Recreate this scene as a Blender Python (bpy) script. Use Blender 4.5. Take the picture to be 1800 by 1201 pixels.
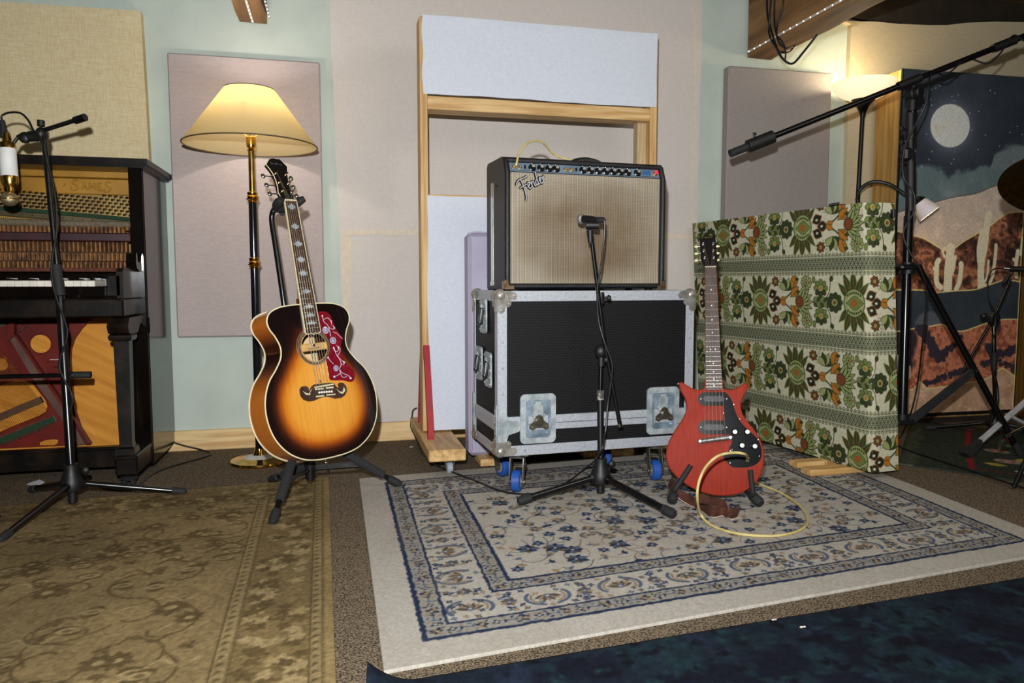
import bpy, bmesh, math, random
import numpy as np
from mathutils import Matrix, Vector
SC = bpy.context.scene
for o in list(bpy.data.objects): bpy.data.objects.remove(o)
random.seed(7); RNG = np.random.RandomState(11)
PI = math.pi

# ---------------------------------------------------------------- camera, world, lights, exposure
F, H, PITCH, YAW = 1300.0, 0.76, math.radians(4.64), math.radians(13.5)
cam = bpy.data.cameras.new('camera'); cam.sensor_width = 36; cam.lens = 36*F/1800; cam.clip_start = .02
camo = bpy.data.objects.new('camera', cam); SC.collection.objects.link(camo)
camo.location = (0, 0, H); camo.rotation_euler = (PI/2-PITCH, 0, -YAW); SC.camera = camo
W = bpy.data.worlds.new('world'); SC.world = W; W.use_nodes = True
W.node_tree.nodes['Background'].inputs[0].default_value = (1.0, .92, .82, 1)
W.node_tree.nodes['Background'].inputs[1].default_value = .05
SC.view_settings.view_transform = 'Standard'; SC.view_settings.look = 'None'
SC.view_settings.gamma = 1; SC.view_settings.use_curve_mapping = False
SC.view_settings.exposure = 0.09
def light(name, kind, loc, power, col, **k):
    l = bpy.data.lights.new(name, kind); l.energy = power; l.color = col
    o = bpy.data.objects.new(name, l); SC.collection.objects.link(o); o.location = loc
    for a, b in k.items():
        if a == 'target':
            o.rotation_euler = (Vector(b)-Vector(loc)).to_track_quat('-Z', 'Y').to_euler()
        else: setattr(l, a, b)
    return o
# the photographer's flash, just above the lens and a hand's width left
light('camera_flash', 'SPOT', (-.06, -.02, H+.21), 335, (.97, .985, 1.0), target=(.45, 3.2, 1.40),
      spot_size=math.radians(152), spot_blend=1.0, shadow_soft_size=.022)
# added soft overhead fill, no lamp of the studio, brightening the right side
light('room_fill', 'AREA', (1.9, .7, 2.15), 24, (1, .93, .84), target=(2.3, 2.4, .3), shape='RECTANGLE', size=1.8, size_y=1.0)

# ---------------------------------------------------------------- pixel -> place helpers (1800x1201 frame)
_f = np.array([math.sin(YAW)*math.cos(PITCH), math.cos(YAW)*math.cos(PITCH), -math.sin(PITCH)])
_r = np.array([math.cos(YAW), -math.sin(YAW), 0]); _u = np.cross(_r, _f); _c = np.array([0, 0, H])
def ray(px, py): return _f+_r*(px-900)/F+_u*(600.5-py)/F
def az(px, py, z=0): r = ray(px, py); return Vector(_c+r*(z-H)/r[2])
def ay(px, py, y): r = ray(px, py); return Vector(_c+r*y/r[1])
def ax(px, py, x): r = ray(px, py); return Vector(_c+r*x/r[0])
def ad(px, py, d): return Vector(_c+ray(px, py)*d)

# ---------------------------------------------------------------- materials
def s2l(c):
    c = np.asarray(c, float)/255.0
    return np.where(c <= .04045, c/12.92, ((c+.055)/1.055)**2.4)
def C4(c): v = s2l(c); return (float(v[0]), float(v[1]), float(v[2]), 1)
_M = {}
def mat(name, col, rough=.6, metal=0, col2=None, scale=20, stretch=(1, 1, 1), detail=4, contrast=(.35, .65), bump=0, bscale=None,
        vcol=False, coat=0, emit=None, estr=0, spec=.5, trans=0, mixv=.35, sheen=0, coord='Object', rot=(0, 0, 0)):
    if name in _M: return _M[name]
    m = bpy.data.materials.new(name); m.use_nodes = True; nt = m.node_tree; N = nt.nodes; L = nt.links
    b = N['Principled BSDF']
    b.inputs['Roughness'].default_value = rough; b.inputs['Metallic'].default_value = metal
    b.inputs['Coat Weight'].default_value = coat; b.inputs['Specular IOR Level'].default_value = spec
    b.inputs['Sheen Weight'].default_value = sheen
    tc = N.new('ShaderNodeTexCoord'); mp = N.new('ShaderNodeMapping'); mp.inputs['Scale'].default_value = stretch; mp.inputs['Rotation'].default_value = rot
    if rot != (0, 0, 0): mp.vector_type = 'TEXTURE'; mp.inputs['Scale'].default_value = tuple(1/q for q in stretch)
    L.new(tc.outputs[coord], mp.inputs[0])
    nz = N.new('ShaderNodeTexNoise'); nz.inputs['Scale'].default_value = scale; nz.inputs['Detail'].default_value = detail
    L.new(mp.outputs[0], nz.inputs['Vector'])
    rp = N.new('ShaderNodeValToRGB'); rp.color_ramp.elements[0].position = contrast[0]; rp.color_ramp.elements[1].position = contrast[1]
    c1 = C4(col)
    if vcol:
        va = N.new('ShaderNodeVertexColor'); va.layer_name = 'Col'
        rp.color_ramp.elements[0].color = (1-mixv,)*3+(1,); rp.color_ramp.elements[1].color = (1+0*mixv,)*3+(1,)
        mx = N.new('ShaderNodeMix'); mx.data_type = 'RGBA'; mx.blend_type = 'MULTIPLY'; mx.inputs[0].default_value = 1
        L.new(va.outputs[0], mx.inputs[6]); L.new(rp.outputs[0], mx.inputs[7]); L.new(mx.outputs[2], b.inputs['Base Color'])
    else:
        c2 = C4(col2) if col2 else tuple(x*.88 for x in c1[:3])+(1,)
        rp.color_ramp.elements[0].color = c2; rp.color_ramp.elements[1].color = c1
        L.new(rp.outputs[0], b.inputs['Base Color'])
    L.new(nz.outputs[0], rp.inputs[0])
    if bump:
        n2 = N.new('ShaderNodeTexNoise'); n2.inputs['Scale'].default_value = bscale or scale*4; n2.inputs['Detail'].default_value = 3
        L.new(mp.outputs[0], n2.inputs['Vector'])
        bp = N.new('ShaderNodeBump'); bp.inputs['Strength'].default_value = bump; bp.inputs['Distance'].default_value = .002
        L.new(n2.outputs[0], bp.inputs['Height']); L.new(bp.outputs[0], b.inputs['Normal'])
    if emit:
        b.inputs['Emission Color'].default_value = C4(emit); b.inputs['Emission Strength'].default_value = estr
    _M[name] = m; return m
def math_node(nt, op, a, b=None, c=None):
    n = nt.nodes.new('ShaderNodeMath'); n.operation = op
    for i, v in enumerate((a, b, c)):
        if v is None: continue
        if isinstance(v, (int, float)): n.inputs[i].default_value = v
        else: nt.links.new(v, n.inputs[i])
    return n.outputs[0]
def weave(name, col, col2, period=.0022, streak=(1, 1, 1), rough=.9, amount=.5, tilt=(1, 0, 1)):
    """woven cloth: fine threads across and down with slub variation"""
    if name in _M: return _M[name]
    m = mat(name, col, rough, col2=col2, scale=1.0, spec=.2)
    nt = m.node_tree; N = nt.nodes; L = nt.links; b = N['Principled BSDF']
    tc = N.new('ShaderNodeTexCoord')
    outs = []
    for st in ((420, 420, 60), (40, 40, 420)):
        mp = N.new('ShaderNodeMapping'); mp.inputs['Scale'].default_value = tuple(s*.002/period for s in st)
        L.new(tc.outputs['Object'], mp.inputs[0])
        nz = N.new('ShaderNodeTexNoise'); nz.inputs['Scale'].default_value = 1; nz.inputs['Detail'].default_value = 2
        L.new(mp.outputs[0], nz.inputs['Vector']); outs.append(nz.outputs[0])
    s = math_node(nt, 'ADD', outs[0], outs[1]); s = math_node(nt, 'MULTIPLY', s, .5)
    rp = N.new('ShaderNodeValToRGB'); rp.color_ramp.elements[0].position = .5-amount*.3; rp.color_ramp.elements[1].position = .5+amount*.3
    rp.color_ramp.elements[0].color = C4(col2); rp.color_ramp.elements[1].color = C4(col)
    L.new(s, rp.inputs[0]); L.new(rp.outputs[0], b.inputs['Base Color'])
    bp = N.new('ShaderNodeBump'); bp.inputs['Strength'].default_value = .25; bp.inputs['Distance'].default_value = .001
    L.new(s, bp.inputs['Height']); L.new(bp.outputs[0], b.inputs['Normal'])
    return m
def woodm(name, col, col2, axis='z', rough=.55, coat=0, scale=9, knots=True):
    if name in _M: return _M[name]
    st = {'x': (1, 14, 14), 'y': (14, 1, 14), 'z': (14, 14, 1)}[axis]
    return mat(name, col, rough, col2=col2, scale=scale*.35, stretch=st, detail=6, contrast=(.38, .62), coat=coat, bump=.15, bscale=20)

black_metal = mat('black_powder_coat', (15, 15, 16), .42, .0, col2=(10, 10, 11), scale=60, spec=.4)
black_gloss = mat('black_gloss_tube', (12, 12, 14), .24, 0, col2=(8, 8, 9), scale=40, spec=.5)
black_plastic = mat('black_plastic', (16, 16, 17), .5, 0, col2=(11, 11, 12), scale=80)
black_rubber = mat('black_rubber', (30, 30, 31), .75, 0, col2=(21, 21, 22), scale=90, bump=.2)
foam = mat('black_foam', (44, 44, 45), .95, 0, col2=(27, 27, 28), scale=250, bump=.5)
chrome = mat('chrome', (220, 218, 214), .14, 1, col2=(190, 188, 184), scale=30)
steel = mat('brushed_steel', (168, 170, 172), .34, 1, col2=(118, 120, 122), scale=45, bump=.1)
brass = mat('polished_brass', (226, 178, 84), .16, 1, col2=(190, 140, 55), scale=40)
gold = mat('gold_metal', (214, 176, 96), .22, 1, col2=(180, 140, 66), scale=50)
pine = woodm('pine_z', (214, 178, 118), (176, 132, 74), 'z')
pine_x = woodm('pine_x', (222, 188, 132), (184, 142, 84), 'x')
pine_y = woodm('pine_y', (214, 178, 122), (178, 136, 80), 'y')
cable_mat = mat('black_cable_rubber', (18, 18, 18), .45, 0, col2=(13, 13, 13), scale=60)

# ---------------------------------------------------------------- mesh builder
def bez(pts, n=8, closed=False):
    P = [Vector(p) for p in pts]; out = []; m = len(P)
    rng = range(m if closed else m-1)
    for i in rng:
        if closed: a, b, c, d = P[(i-1) % m], P[i], P[(i+1) % m], P[(i+2) % m]
        else: a, b, c, d = P[max(i-1, 0)], P[i], P[i+1], P[min(i+2, m-1)]
        for k in range(n):
            t = k/n
            out.append(.5*((2*b)+(c-a)*t+(2*a-5*b+4*c-d)*t*t+(3*b-a-3*c+d)*t**3))
    if not closed: out.append(P[-1].copy())
    return out
class MB:
    def __init__(s): s.v = []; s.f = []; s.m = []; s.T = Matrix.Identity(4)
    def add(s, vs, fs, mi=0):
        k = len(s.v); s.v += [tuple(s.T @ Vector(v)) for v in vs]
        s.f += [tuple(i+k for i in f) for f in fs]; s.m += [mi]*len(fs); return s
    def box(s, a, b, bev=0, mi=0):
        a, b = Vector(a), Vector(b); c = (a+b)/2; h = (b-a)/2; h = Vector((abs(h.x), abs(h.y), abs(h.z)))
        if bev <= 0:
            vs = [(c.x+i*h.x, c.y+j*h.y, c.z+k*h.z) for i in (-1, 1) for j in (-1, 1) for k in (-1, 1)]
            return s.add(vs, [(0, 1, 3, 2), (4, 6, 7, 5), (0, 4, 5, 1), (2, 3, 7, 6), (0, 2, 6, 4), (1, 5, 7, 3)], mi)
        e = min(bev, h.x*.95, h.y*.95, h.z*.95); vs = []; ix = {}
        for i in (-1, 1):
            for j in (-1, 1):
                for k in (-1, 1):
                    for ax_ in range(3):
                        d = [h.x-e, h.y-e, h.z-e]; d[ax_] += e
                        ix[(i, j, k, ax_)] = len(vs); vs.append((c.x+i*d[0], c.y+j*d[1], c.z+k*d[2]))
        fs = []
        for ax_ in range(3):
            for sg in (-1, 1):
                q = []
                for (p, r) in ((-1, -1), (1, -1), (1, 1), (-1, 1)):
                    t = [0, 0, 0]; t[ax_] = sg; t[(ax_+1) % 3] = p; t[(ax_+2) % 3] = r; q.append(ix[(t[0], t[1], t[2], ax_)])
                fs.append(tuple(q if sg > 0 else q[::-1]))
        for ax_ in range(3):
            b1, b2 = (ax_+1) % 3, (ax_+2) % 3
            for p in (-1, 1):
                for r in (-1, 1):
                    t1 = [0]*3; t2 = [0]*3; t1[b1] = t2[b1] = p; t1[b2] = t2[b2] = r; t1[ax_] = -1; t2[ax_] = 1
                    q = [ix[(*t1, b1)], ix[(*t2, b1)], ix[(*t2, b2)], ix[(*t1, b2)]]
                    fs.append(tuple(q if p*r < 0 else q[::-1]))
        for i in (-1, 1):
            for j in (-1, 1):
                for k in (-1, 1):
                    q = [ix[(i, j, k, 0)], ix[(i, j, k, 1)], ix[(i, j, k, 2)]]
                    fs.append(tuple(q if i*j*k > 0 else q[::-1]))
        return s.add(vs, fs, mi)
    def tube(s, pts, r, n=10, sm=0, closed=False, mi=0, flat=None, caps=True):
        P = bez(pts, sm, closed) if sm else [Vector(p) for p in pts]
        m = len(P); R = (lambda i: r) if not isinstance(r, (list, tuple)) else (lambda i: float(np.interp(i/(m-1), np.linspace(0, 1, len(r)), r)))
        T = []
        for i in range(m):
            a = P[(i-1) % m] if (closed or i > 0) else P[i]; b = P[(i+1) % m] if (closed or i < m-1) else P[i]
            t = (b-a); T.append(t.normalized() if t.length > 1e-9 else Vector((0, 0, 1)))
        up = Vector((0, 0, 1)) if abs(T[0].z) < .9 else Vector((1, 0, 0))
        nrm = (up-T[0]*up.dot(T[0])).normalized(); vs = []
        for i in range(m):
            nrm = (nrm-T[i]*nrm.dot(T[i])).normalized(); bn = T[i].cross(nrm)
            for k in range(n):
                a = 2*PI*k/n
                ca, sa = math.cos(a), math.sin(a)
                if flat: sa *= flat
                vs.append(P[i]+nrm*(ca*R(i))+bn*(sa*R(i)))
        fs = []
        for i in range(m if closed else m-1):
            for k in range(n):
                a, b = i*n+k, i*n+(k+1) % n; c, d = ((i+1) % m)*n+(k+1) % n, ((i+1) % m)*n+k
                fs.append((a, b, c, d))
        if not closed and caps: fs += [tuple(range(n))[::-1], tuple((m-1)*n+k for k in range(n))]
        return s.add(vs, fs, mi)
    def cyl(s, a, b, r, r2=None, n=16, mi=0):
        return s.tube([a, b], [r, r if r2 is None else r2], n, mi=mi)
    def lathe(s, prof, c=(0, 0, 0), axis=(0, 0, 1), n=28, mi=0, cap=True):
        q = Vector((0, 0, 1)).rotation_difference(Vector(axis)).to_matrix(); c = Vector(c)
        vs = []; m = len(prof)
        for (r, z) in prof:
            for k in range(n):
                a = 2*PI*k/n; vs.append(c+q @ Vector((r*math.cos(a), r*math.sin(a), z)))
        fs = [(i*n+k, i*n+(k+1) % n, (i+1)*n+(k+1) % n, (i+1)*n+k) for i in range(m-1) for k in range(n)]
        if cap:
            if prof[0][0] > 1e-6: fs.append(tuple(range(n))[::-1])
            if prof[-1][0] > 1e-6: fs.append(tuple((m-1)*n+k for k in range(n)))
        return s.add(vs, fs, mi)
    def sphere(s, c, r, n=14, sc=(1, 1, 1), mi=0):
        c = Vector(c); vs = []; h = n//2
        for i in range(h+1):
            t = PI*i/h
            for k in range(n):
                a = 2*PI*k/n; vs.append((c.x+r*sc[0]*math.sin(t)*math.cos(a), c.y+r*sc[1]*math.sin(t)*math.sin(a), c.z-r*sc[2]*math.cos(t)))
        return s.add(vs, [(i*n+k, i*n+(k+1) % n, (i+1)*n+(k+1) % n, (i+1)*n+k) for i in range(h) for k in range(n)], mi)
    def prism(s, poly, y0, y1, mi=0, plane='xz'):
        """2D outline (x,z) extruded along y (or (x,y) along z, (y,z) along x)"""
        A = sum(poly[i][0]*poly[(i+1) % len(poly)][1]-poly[(i+1) % len(poly)][0]*poly[i][1] for i in range(len(poly)))
        if A < 0: poly = poly[::-1]
        f = {'xz': lambda a, b, t: (a, t, b), 'xy': lambda a, b, t: (a, b, t), 'yz': lambda a, b, t: (t, a, b)}[plane]
        n = len(poly); vs = [f(p[0], p[1], y0) for p in poly]+[f(p[0], p[1], y1) for p in poly]
        fl = plane == 'xz'
        fs = [tuple(range(n)) if fl else tuple(range(n))[::-1], tuple(range(2*n-1, n-1, -1)) if fl else tuple(range(n, 2*n))]
        for i in range(n):
            j = (i+1) % n; q = (i, i+n, j+n, j); fs.append(q if fl else q[::-1])
        return s.add(vs, fs, mi)
    def build(s, name, mats, parent=None, local_origin=False, sharp=35):
        me = bpy.data.meshes.new(name); V = s.v
        loc = Vector((0, 0, 0))
        if parent is None or local_origin:
            a = np.array(V); lo = a.min(0); hi = a.max(0); loc = Vector(((lo[0]+hi[0])/2, (lo[1]+hi[1])/2, lo[2]))
            V = [(v[0]-loc.x, v[1]-loc.y, v[2]-loc.z) for v in V]
        me.from_pydata(V, [], s.f); me.polygons.foreach_set('material_index', s.m)
        me.polygons.foreach_set('use_smooth', [True]*len(s.f))
        me.validate(); me.update(); me.set_sharp_from_angle(angle=math.radians(sharp))
        for m in (mats if isinstance(mats, (list, tuple)) else [mats]): me.materials.append(m)
        o = bpy.data.objects.new(name, me); SC.collection.objects.link(o); o.location = loc
        if parent: o.parent = parent
        return o
def thing(name, label, cat, loc=(0, 0, 0), rz=0, group=None, M=None):
    o = bpy.data.objects.new(name, None); o.empty_display_size = .05; SC.collection.objects.link(o)
    if M is not None: o.matrix_world = M
    else: o.location = loc; o.rotation_euler = (0, 0, rz)
    o['label'] = label; o['category'] = cat
    if group: o['group'] = group
    return o
def tag(o, label, cat, group=None, kind=None):
    o['label'] = label; o['category'] = cat
    if group: o['group'] = group
    if kind: o['kind'] = kind
    return o
def struct(o, label=None, cat=None):
    o['kind'] = 'structure'
    if label: o['label'] = label
    if cat: o['category'] = cat
    return o
def part(o, label): o['label'] = label; return o

# ---------------------------------------------------------------- pattern rasteriser -> vertex colours on dense cloth grids
class Canvas:
    def __init__(s, w, h, res, base):
        s.w, s.h, s.res = w, h, res; s.nx = int(round(w/res))+1; s.ny = int(round(h/res))+1
        s.X, s.Y = np.meshgrid(np.linspace(0, w, s.nx), np.linspace(0, h, s.ny)); s.im = np.empty((s.ny, s.nx, 3)); s.im[:] = base
    def win(s, x0, y0, x1, y1):
        a = max(0, int(x0/s.res)-1); b = min(s.nx, int(x1/s.res)+3); c = max(0, int(y0/s.res)-1); d = min(s.ny, int(y1/s.res)+3)
        return (slice(c, d), slice(a, b)) if (a < b and c < d) else None
    def put(s, w, al, col):
        al = np.clip(al, 0, 1)[..., None]; s.im[w] = s.im[w]*(1-al)+np.asarray(col, float)*al
    def ell(s, cx, cy, rx, ry, col, ang=0, ed=None, ew=.003):
        R = max(rx, ry)+ew; w = s.win(cx-R, cy-R, cx+R, cy+R)
        if w is None: return
        X = s.X[w]-cx; Y = s.Y[w]-cy; c, q = math.cos(ang), math.sin(ang); u = X*c+Y*q; v = -X*q+Y*c
        d = (np.sqrt((u/rx)**2+(v/ry)**2)-1)*min(rx, ry)
        if ed is not None: s.put(w, .5-(d-ew)/s.res, ed)
        s.put(w, .5-d/s.res, col)
    def petal(s, x, y, L, wd, ang, col, ed=None, ew=.003, pw=1.0, tip=None):
        R = L+ew*2; w = s.win(x-R, y-R, x+R, y+R)
        if w is None: return
        X = s.X[w]-x; Y = s.Y[w]-y; c, q = math.cos(ang), math.sin(ang); u = (X*c+Y*q)/L; v = -X*q+Y*c
        uu = np.clip(u, 0, 1); hw = wd*np.sin(PI*uu**pw)
        d = np.abs(v)-hw; d = np.where((u < 0) | (u > 1), np.maximum(d, np.maximum(-u, u-1)*L), d)
        if ed is not None: s.put(w, .5-(d-ew)/s.res, ed)
        s.put(w, .5-d/s.res, col)
        if tip is not None: s.put(w, .5-(np.abs(v)-hw*.2+np.where((u < .15) | (u > .8), 1, 0))/s.res, tip)
    def line(s, pts, wd, col, sm=6):
        P = [tuple(p) for p in (bez([(a, b, 0) for a, b in pts], sm) if sm else [(a, b, 0) for a, b in pts])]
        for i in range(len(P)-1):
            a, b = P[i], P[i+1]; w = s.win(min(a[0], b[0])-wd, min(a[1], b[1])-wd, max(a[0], b[0])+wd, max(a[1], b[1])+wd)
            if w is None: continue
            dx, dy = b[0]-a[0], b[1]-a[1]; L2 = dx*dx+dy*dy+1e-12
            t = np.clip(((s.X[w]-a[0])*dx+(s.Y[w]-a[1])*dy)/L2, 0, 1)
            d = np.hypot(s.X[w]-a[0]-t*dx, s.Y[w]-a[1]-t*dy)-wd/2
            s.put(w, .5-d/s.res, col)
    def rect(s, x0, y0, x1, y1, col):
        w = s.win(x0, y0, x1, y1)
        if w is None: return
        d = np.maximum(np.maximum(x0-s.X[w], s.X[w]-x1), np.maximum(y0-s.Y[w], s.Y[w]-y1)); s.put(w, .5-d/s.res, col)
    def mask(s, al, col): s.im += (np.asarray(col, float)-s.im)*np.clip(al, 0, 1)[..., None]
    def noise(s, sc, seed=0, octv=3):
        r = np.random.RandomState(seed); o = np.zeros((s.ny, s.nx)); amp = 1; tot = 0
        for k in range(octv):
            gx, gy = int(s.w/sc)+3, int(s.h/sc)+3; g = r.rand(gy, gx); u = s.X/sc; v = s.Y/sc
            i = u.astype(int); j = v.astype(int); fu = u-i; fv = v-j; fu = fu*fu*(3-2*fu); fv = fv*fv*(3-2*fv)
            o += amp*((g[j, i]*(1-fu)+g[j, i+1]*fu)*(1-fv)+(g[j+1, i]*(1-fu)+g[j+1, i+1]*fu)*fv); tot += amp; amp *= .5; sc /= 2
        return o/tot
    def build(s, name, fn, material, parent=None, skirt=None):
        """fn(X,Y)->(x,y,z) arrays; skirt(X,Y)->(x,y,z) closes the edge down to what it lies on"""
        x, y, z = fn(s.X, s.Y); V = np.stack([x+0*s.X, y+0*s.X, z+0*s.X], -1); Cc = s.im
        if skirt:
            V = np.pad(V, ((1, 1), (1, 1), (0, 0)), 'edge'); Cc = np.pad(Cc, ((1, 1), (1, 1), (0, 0)), 'edge')
            Xp = np.pad(s.X, 1, 'edge'); Yp = np.pad(s.Y, 1, 'edge'); sk = np.stack([q+0*Xp for q in skirt(Xp, Yp)], -1)
            for sl in ((0, slice(None)), (-1, slice(None)), (slice(None), 0), (slice(None), -1)): V[sl] = sk[sl]
        ny, nx = V.shape[:2]; idx = np.arange(nx*ny).reshape(ny, nx)
        fc = np.stack([idx[:-1, :-1], idx[:-1, 1:], idx[1:, 1:], idx[1:, :-1]], -1).reshape(-1, 4)
        P = V.reshape(-1, 3); loc = np.zeros(3)
        if parent is None: loc = np.array([P[:, 0].mean(), P[:, 1].mean(), P[:, 2].min()]); P = P-loc
        me = bpy.data.meshes.new(name); me.vertices.add(len(P)); me.vertices.foreach_set('co', P.ravel())
        me.loops.add(fc.size); me.loops.foreach_set('vertex_index', fc.ravel()); me.polygons.add(len(fc))
        me.polygons.foreach_set('loop_start', np.arange(0, fc.size, 4)); me.polygons.foreach_set('loop_total', np.full(len(fc), 4))
        me.polygons.foreach_set('use_smooth', np.ones(len(fc), bool)); me.update(); me.validate()
        ca = me.color_attributes.new('Col', 'FLOAT_COLOR', 'POINT'); rgba = np.ones((len(P), 4)); rgba[:, :3] = s2l(Cc.reshape(-1, 3))
        ca.data.foreach_set('color', rgba.ravel()); me.materials.append(material)
        o = bpy.data.objects.new(name, me); SC.collection.objects.link(o); o.location = tuple(loc)
        if parent: o.parent = parent
        return o

# ================================================================= ROOM
WY = 3.54      # back wall
carpet = mat('brown_loop_carpet', (136, 120, 98), 1, col2=(50, 43, 35), scale=230, detail=3, contrast=(.38, .62), bump=1.0, bscale=320, spec=.1)
wallp = mat('pale_green_wall_paint', (188, 199, 188), .75, col2=(180, 191, 181), scale=7, bump=.15, bscale=160)
struct(MB().box((-3.2, -2.2, -.06), (5.2, WY+.1, 0)).build('floor', carpet))
struct(MB().box((-3.2, WY, 0), (5.2, WY+.1, 2.5)).build('wall_back', wallp))
struct(MB().box((-3.3, -2.2, 0), (-3.2, WY+.1, 2.5)).build('wall_left', wallp))
struct(MB().box((5.2, -2.2, 0), (5.3, WY+.1, 2.5)).build('wall_right', mat('dark_side_wall', (88, 78, 62), .9, scale=5)))
struct(MB().box((-3.3, -2.3, 0), (5.3, -2.2, 2.5)).build('wall_front', wallp))
struct(MB().box((-3.3, -2.2, 2.32), (5.3, WY+.1, 2.4)).build('ceiling', mat('dark_timber_ceiling', (98, 76, 40), .8, col2=(58, 42, 20), scale=4, stretch=(1, 8, 1), bump=.3)))
bb = MB().box((-1.0, WY-.022, 0), (2.72, WY, .092), .004)
struct(bb.build('baseboard_back', woodm('pine_board', (226, 196, 140), (196, 156, 100), 'x')))
# fabric wall lining, slightly slanting left edge
lin = weave('beige_lining_cloth', (210, 203, 196), (199, 192, 185), .0026, amount=.7)
b = MB(); yl = WY-.022
def wavy(x0, x1, z0, z1, n=26, amp=.004, sd=3):
    rr = random.Random(sd); L = []
    for i in range(n+1): t = i/n; L.append((x0+(x1-x0)*t+rr.uniform(-amp, amp), z0+(z1-z0)*t))
    return L
out = wavy(.045, 0.0, .094, 2.2, 26, .0025)+wavy(0, 1.83, 2.2, 2.19, 2, 0)[1:]+wavy(1.83, 1.822, 2.19, .094, 26, .003, 5)[1:]
b.prism(out, yl, WY)
struct(b.build('wall_back_lining', lin), 'beige fabric wall lining behind the tall white frame', 'wall lining')
seam = mat('seam_tape_cloth', (216, 204, 184), .85, col2=(208, 195, 175), scale=40, bump=.2)
b = MB(); rr = random.Random(9)
top = [(x, .995+.004*rr.random()+.006*math.sin(x*5)) for x in np.linspace(.035, 1.80, 30)]
b.prism(top+[(x, z-.024-.004*rr.random()) for x, z in reversed(top)], yl-.0025, yl-.0002)
struct(b.build('wall_back_seam', seam))
b = MB(); b.prism([(.036, .97), (.082, .97), (.068, .5), (.064, .1), (.05, .1), (.042, .5)], yl-.0027, yl-.0002)
struct(b.build('wall_back_seam', seam))
b = MB(); b.prism([(1.783, 2.18), (1.80, 2.18), (1.806, 1.4), (1.795, .6), (1.783, .1), (1.775, .1), (1.788, .7), (1.795, 1.4)], yl-.0027, yl-.0002)
struct(b.build('wall_back_seam', seam))
# cream cloth on the far right wall with sagging top
b = MB(); out = wavy(2.70, 2.69, .0, 2.12, 14, .004, 2)
out += [(q.x, q.z) for q in (ay(1480, 36, WY-.03), ay(1500, 37, WY-.03), ay(1540, 38, WY-.03), ay(1580, 42, WY-.03), ay(1630, 44, WY-.03), ay(1665, 44, WY-.03), ay(1700, 40, WY-.03), ay(1750, 38, WY-.03), ay(1800, 39, WY-.03), ay(1900, 36, WY-.03))]+[(5.1, 2.31), (5.1, 0)]
b.prism(out, WY-.03, WY)
struct(b.build('wall_back_cream_cloth', weave('cream_wall_cloth', (206, 192, 160), (194, 180, 148), .003, amount=.5)), 'cream fabric stretched over the wall behind the uplighter', 'wall lining')
# dark boards and clutter above the cloth on the right
b = MB(); b.box((1.4, WY-.08, 2.205), (2.7, WY-.005, 2.318), .01); b.prism([(2.7, 2.16)]+[(q.x, q.z-.004) for q in (ay(1540, 38, WY-.03), ay(1630, 44, WY-.03), ay(1700, 40, WY-.03), ay(1800, 39, WY-.03))]+[(5.1, 2.30), (5.1, 2.318), (2.7, 2.318)], WY-.025, WY-.001); b.box((2.72, WY-1.0, 2.27), (5.1, WY-.5, 2.318), .01)
struct(b.build('trim_1', mat('dark_roof_board', (44, 34, 22), .8, col2=(26, 20, 14), scale=8)))

# ceiling beams
def beam(x0, x1, ztop, zbot, label, strip, y0=-.6):
    wd = mat('old_beam_timber', (150, 112, 66), .75, col2=(92, 62, 34), scale=1.6, stretch=(9, 1, 9), detail=7, contrast=(.34, .66), bump=.5, bscale=12)
    rr = random.Random(int(x0*50)); n = 34; b = MB()
    prev = None
    ys = np.linspace(y0, WY-.03, n)
    vs = []
    for i, y in enumerate(ys):
        j = lambda a=.004: rr.uniform(-a, a)
        vs += [(x0+j(), y, zbot+j()), (x1+j(), y, zbot+j()), (x1+j(), y, ztop), (x0+j(), y, ztop)]
    fs = [(0, 1, 2, 3), ((n-1)*4+3, (n-1)*4+2, (n-1)*4+1, (n-1)*4)]
    for i in range(n-1):
        for k in range(4): fs.append((i*4+k, (i+1)*4+k, (i+1)*4+(k+1) % 4, i*4+(k+1) % 4))
    b.add(vs, fs); o = b.build('ceiling_beam', wd); tag(o, label, 'beam')
    return o
beam(-.378, -.262, 2.32, 1.892, 'short looking timber ceiling beam end above the brass floor lamp', 0)
beam(2.082, 2.215, 2.32, 1.905, 'thick rough timber ceiling beam above the grey panel, cables hanging from it', 0)
dot = mat('led_chip', (255, 250, 235), .4, emit=(255, 246, 225), estr=5)
strip = mat('led_tape', (206, 200, 190), .4, col2=(190, 184, 174), scale=30)
def led(name, p0, p1, n, nrm, side, label):
    t = thing(name, label, 'led strip', p0)
    p0, p1 = Vector(p0), Vector(p1); d = p1-p0; s_ = Vector(side)*.005; nn = Vector(nrm)*.002
    b = MB(); b.add([-s_, s_, d+s_, d-s_, -s_+nn, s_+nn, d+s_+nn, d-s_+nn], [(0, 1, 2, 3), (7, 6, 5, 4), (0, 4, 5, 1), (1, 5, 6, 2), (2, 6, 7, 3), (3, 7, 4, 0)])
    b.build('strip_tape', strip, t)
    b = MB()
    for i in range(n):
        c = d*((i+.5)/n)+nn*1.4; b.sphere(c, .0028, 6)
    o = b.build('led_chips', dot, t); o['kind'] = 'stuff'
led('led_strip', (-.322, 3.50, 1.887), (-.322, -.5, 1.887), 90, (0, 0, -1), (1, 0, 0), 'pale led tape along the underside of the left beam')
led('led_strip', (-.256, 3.50, 1.91), (-.256, -.5, 1.91), 90, (1, 0, 0), (0, 0, 1), 'led dots along the dark right side of the left beam')
led('led_strip', (2.074, 3.50, 1.925), (2.074, -.5, 1.925), 80, (-1, 0, 0), (0, 0, 1), 'led tape with bright dots along the lower edge of the thick right beam')
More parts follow.
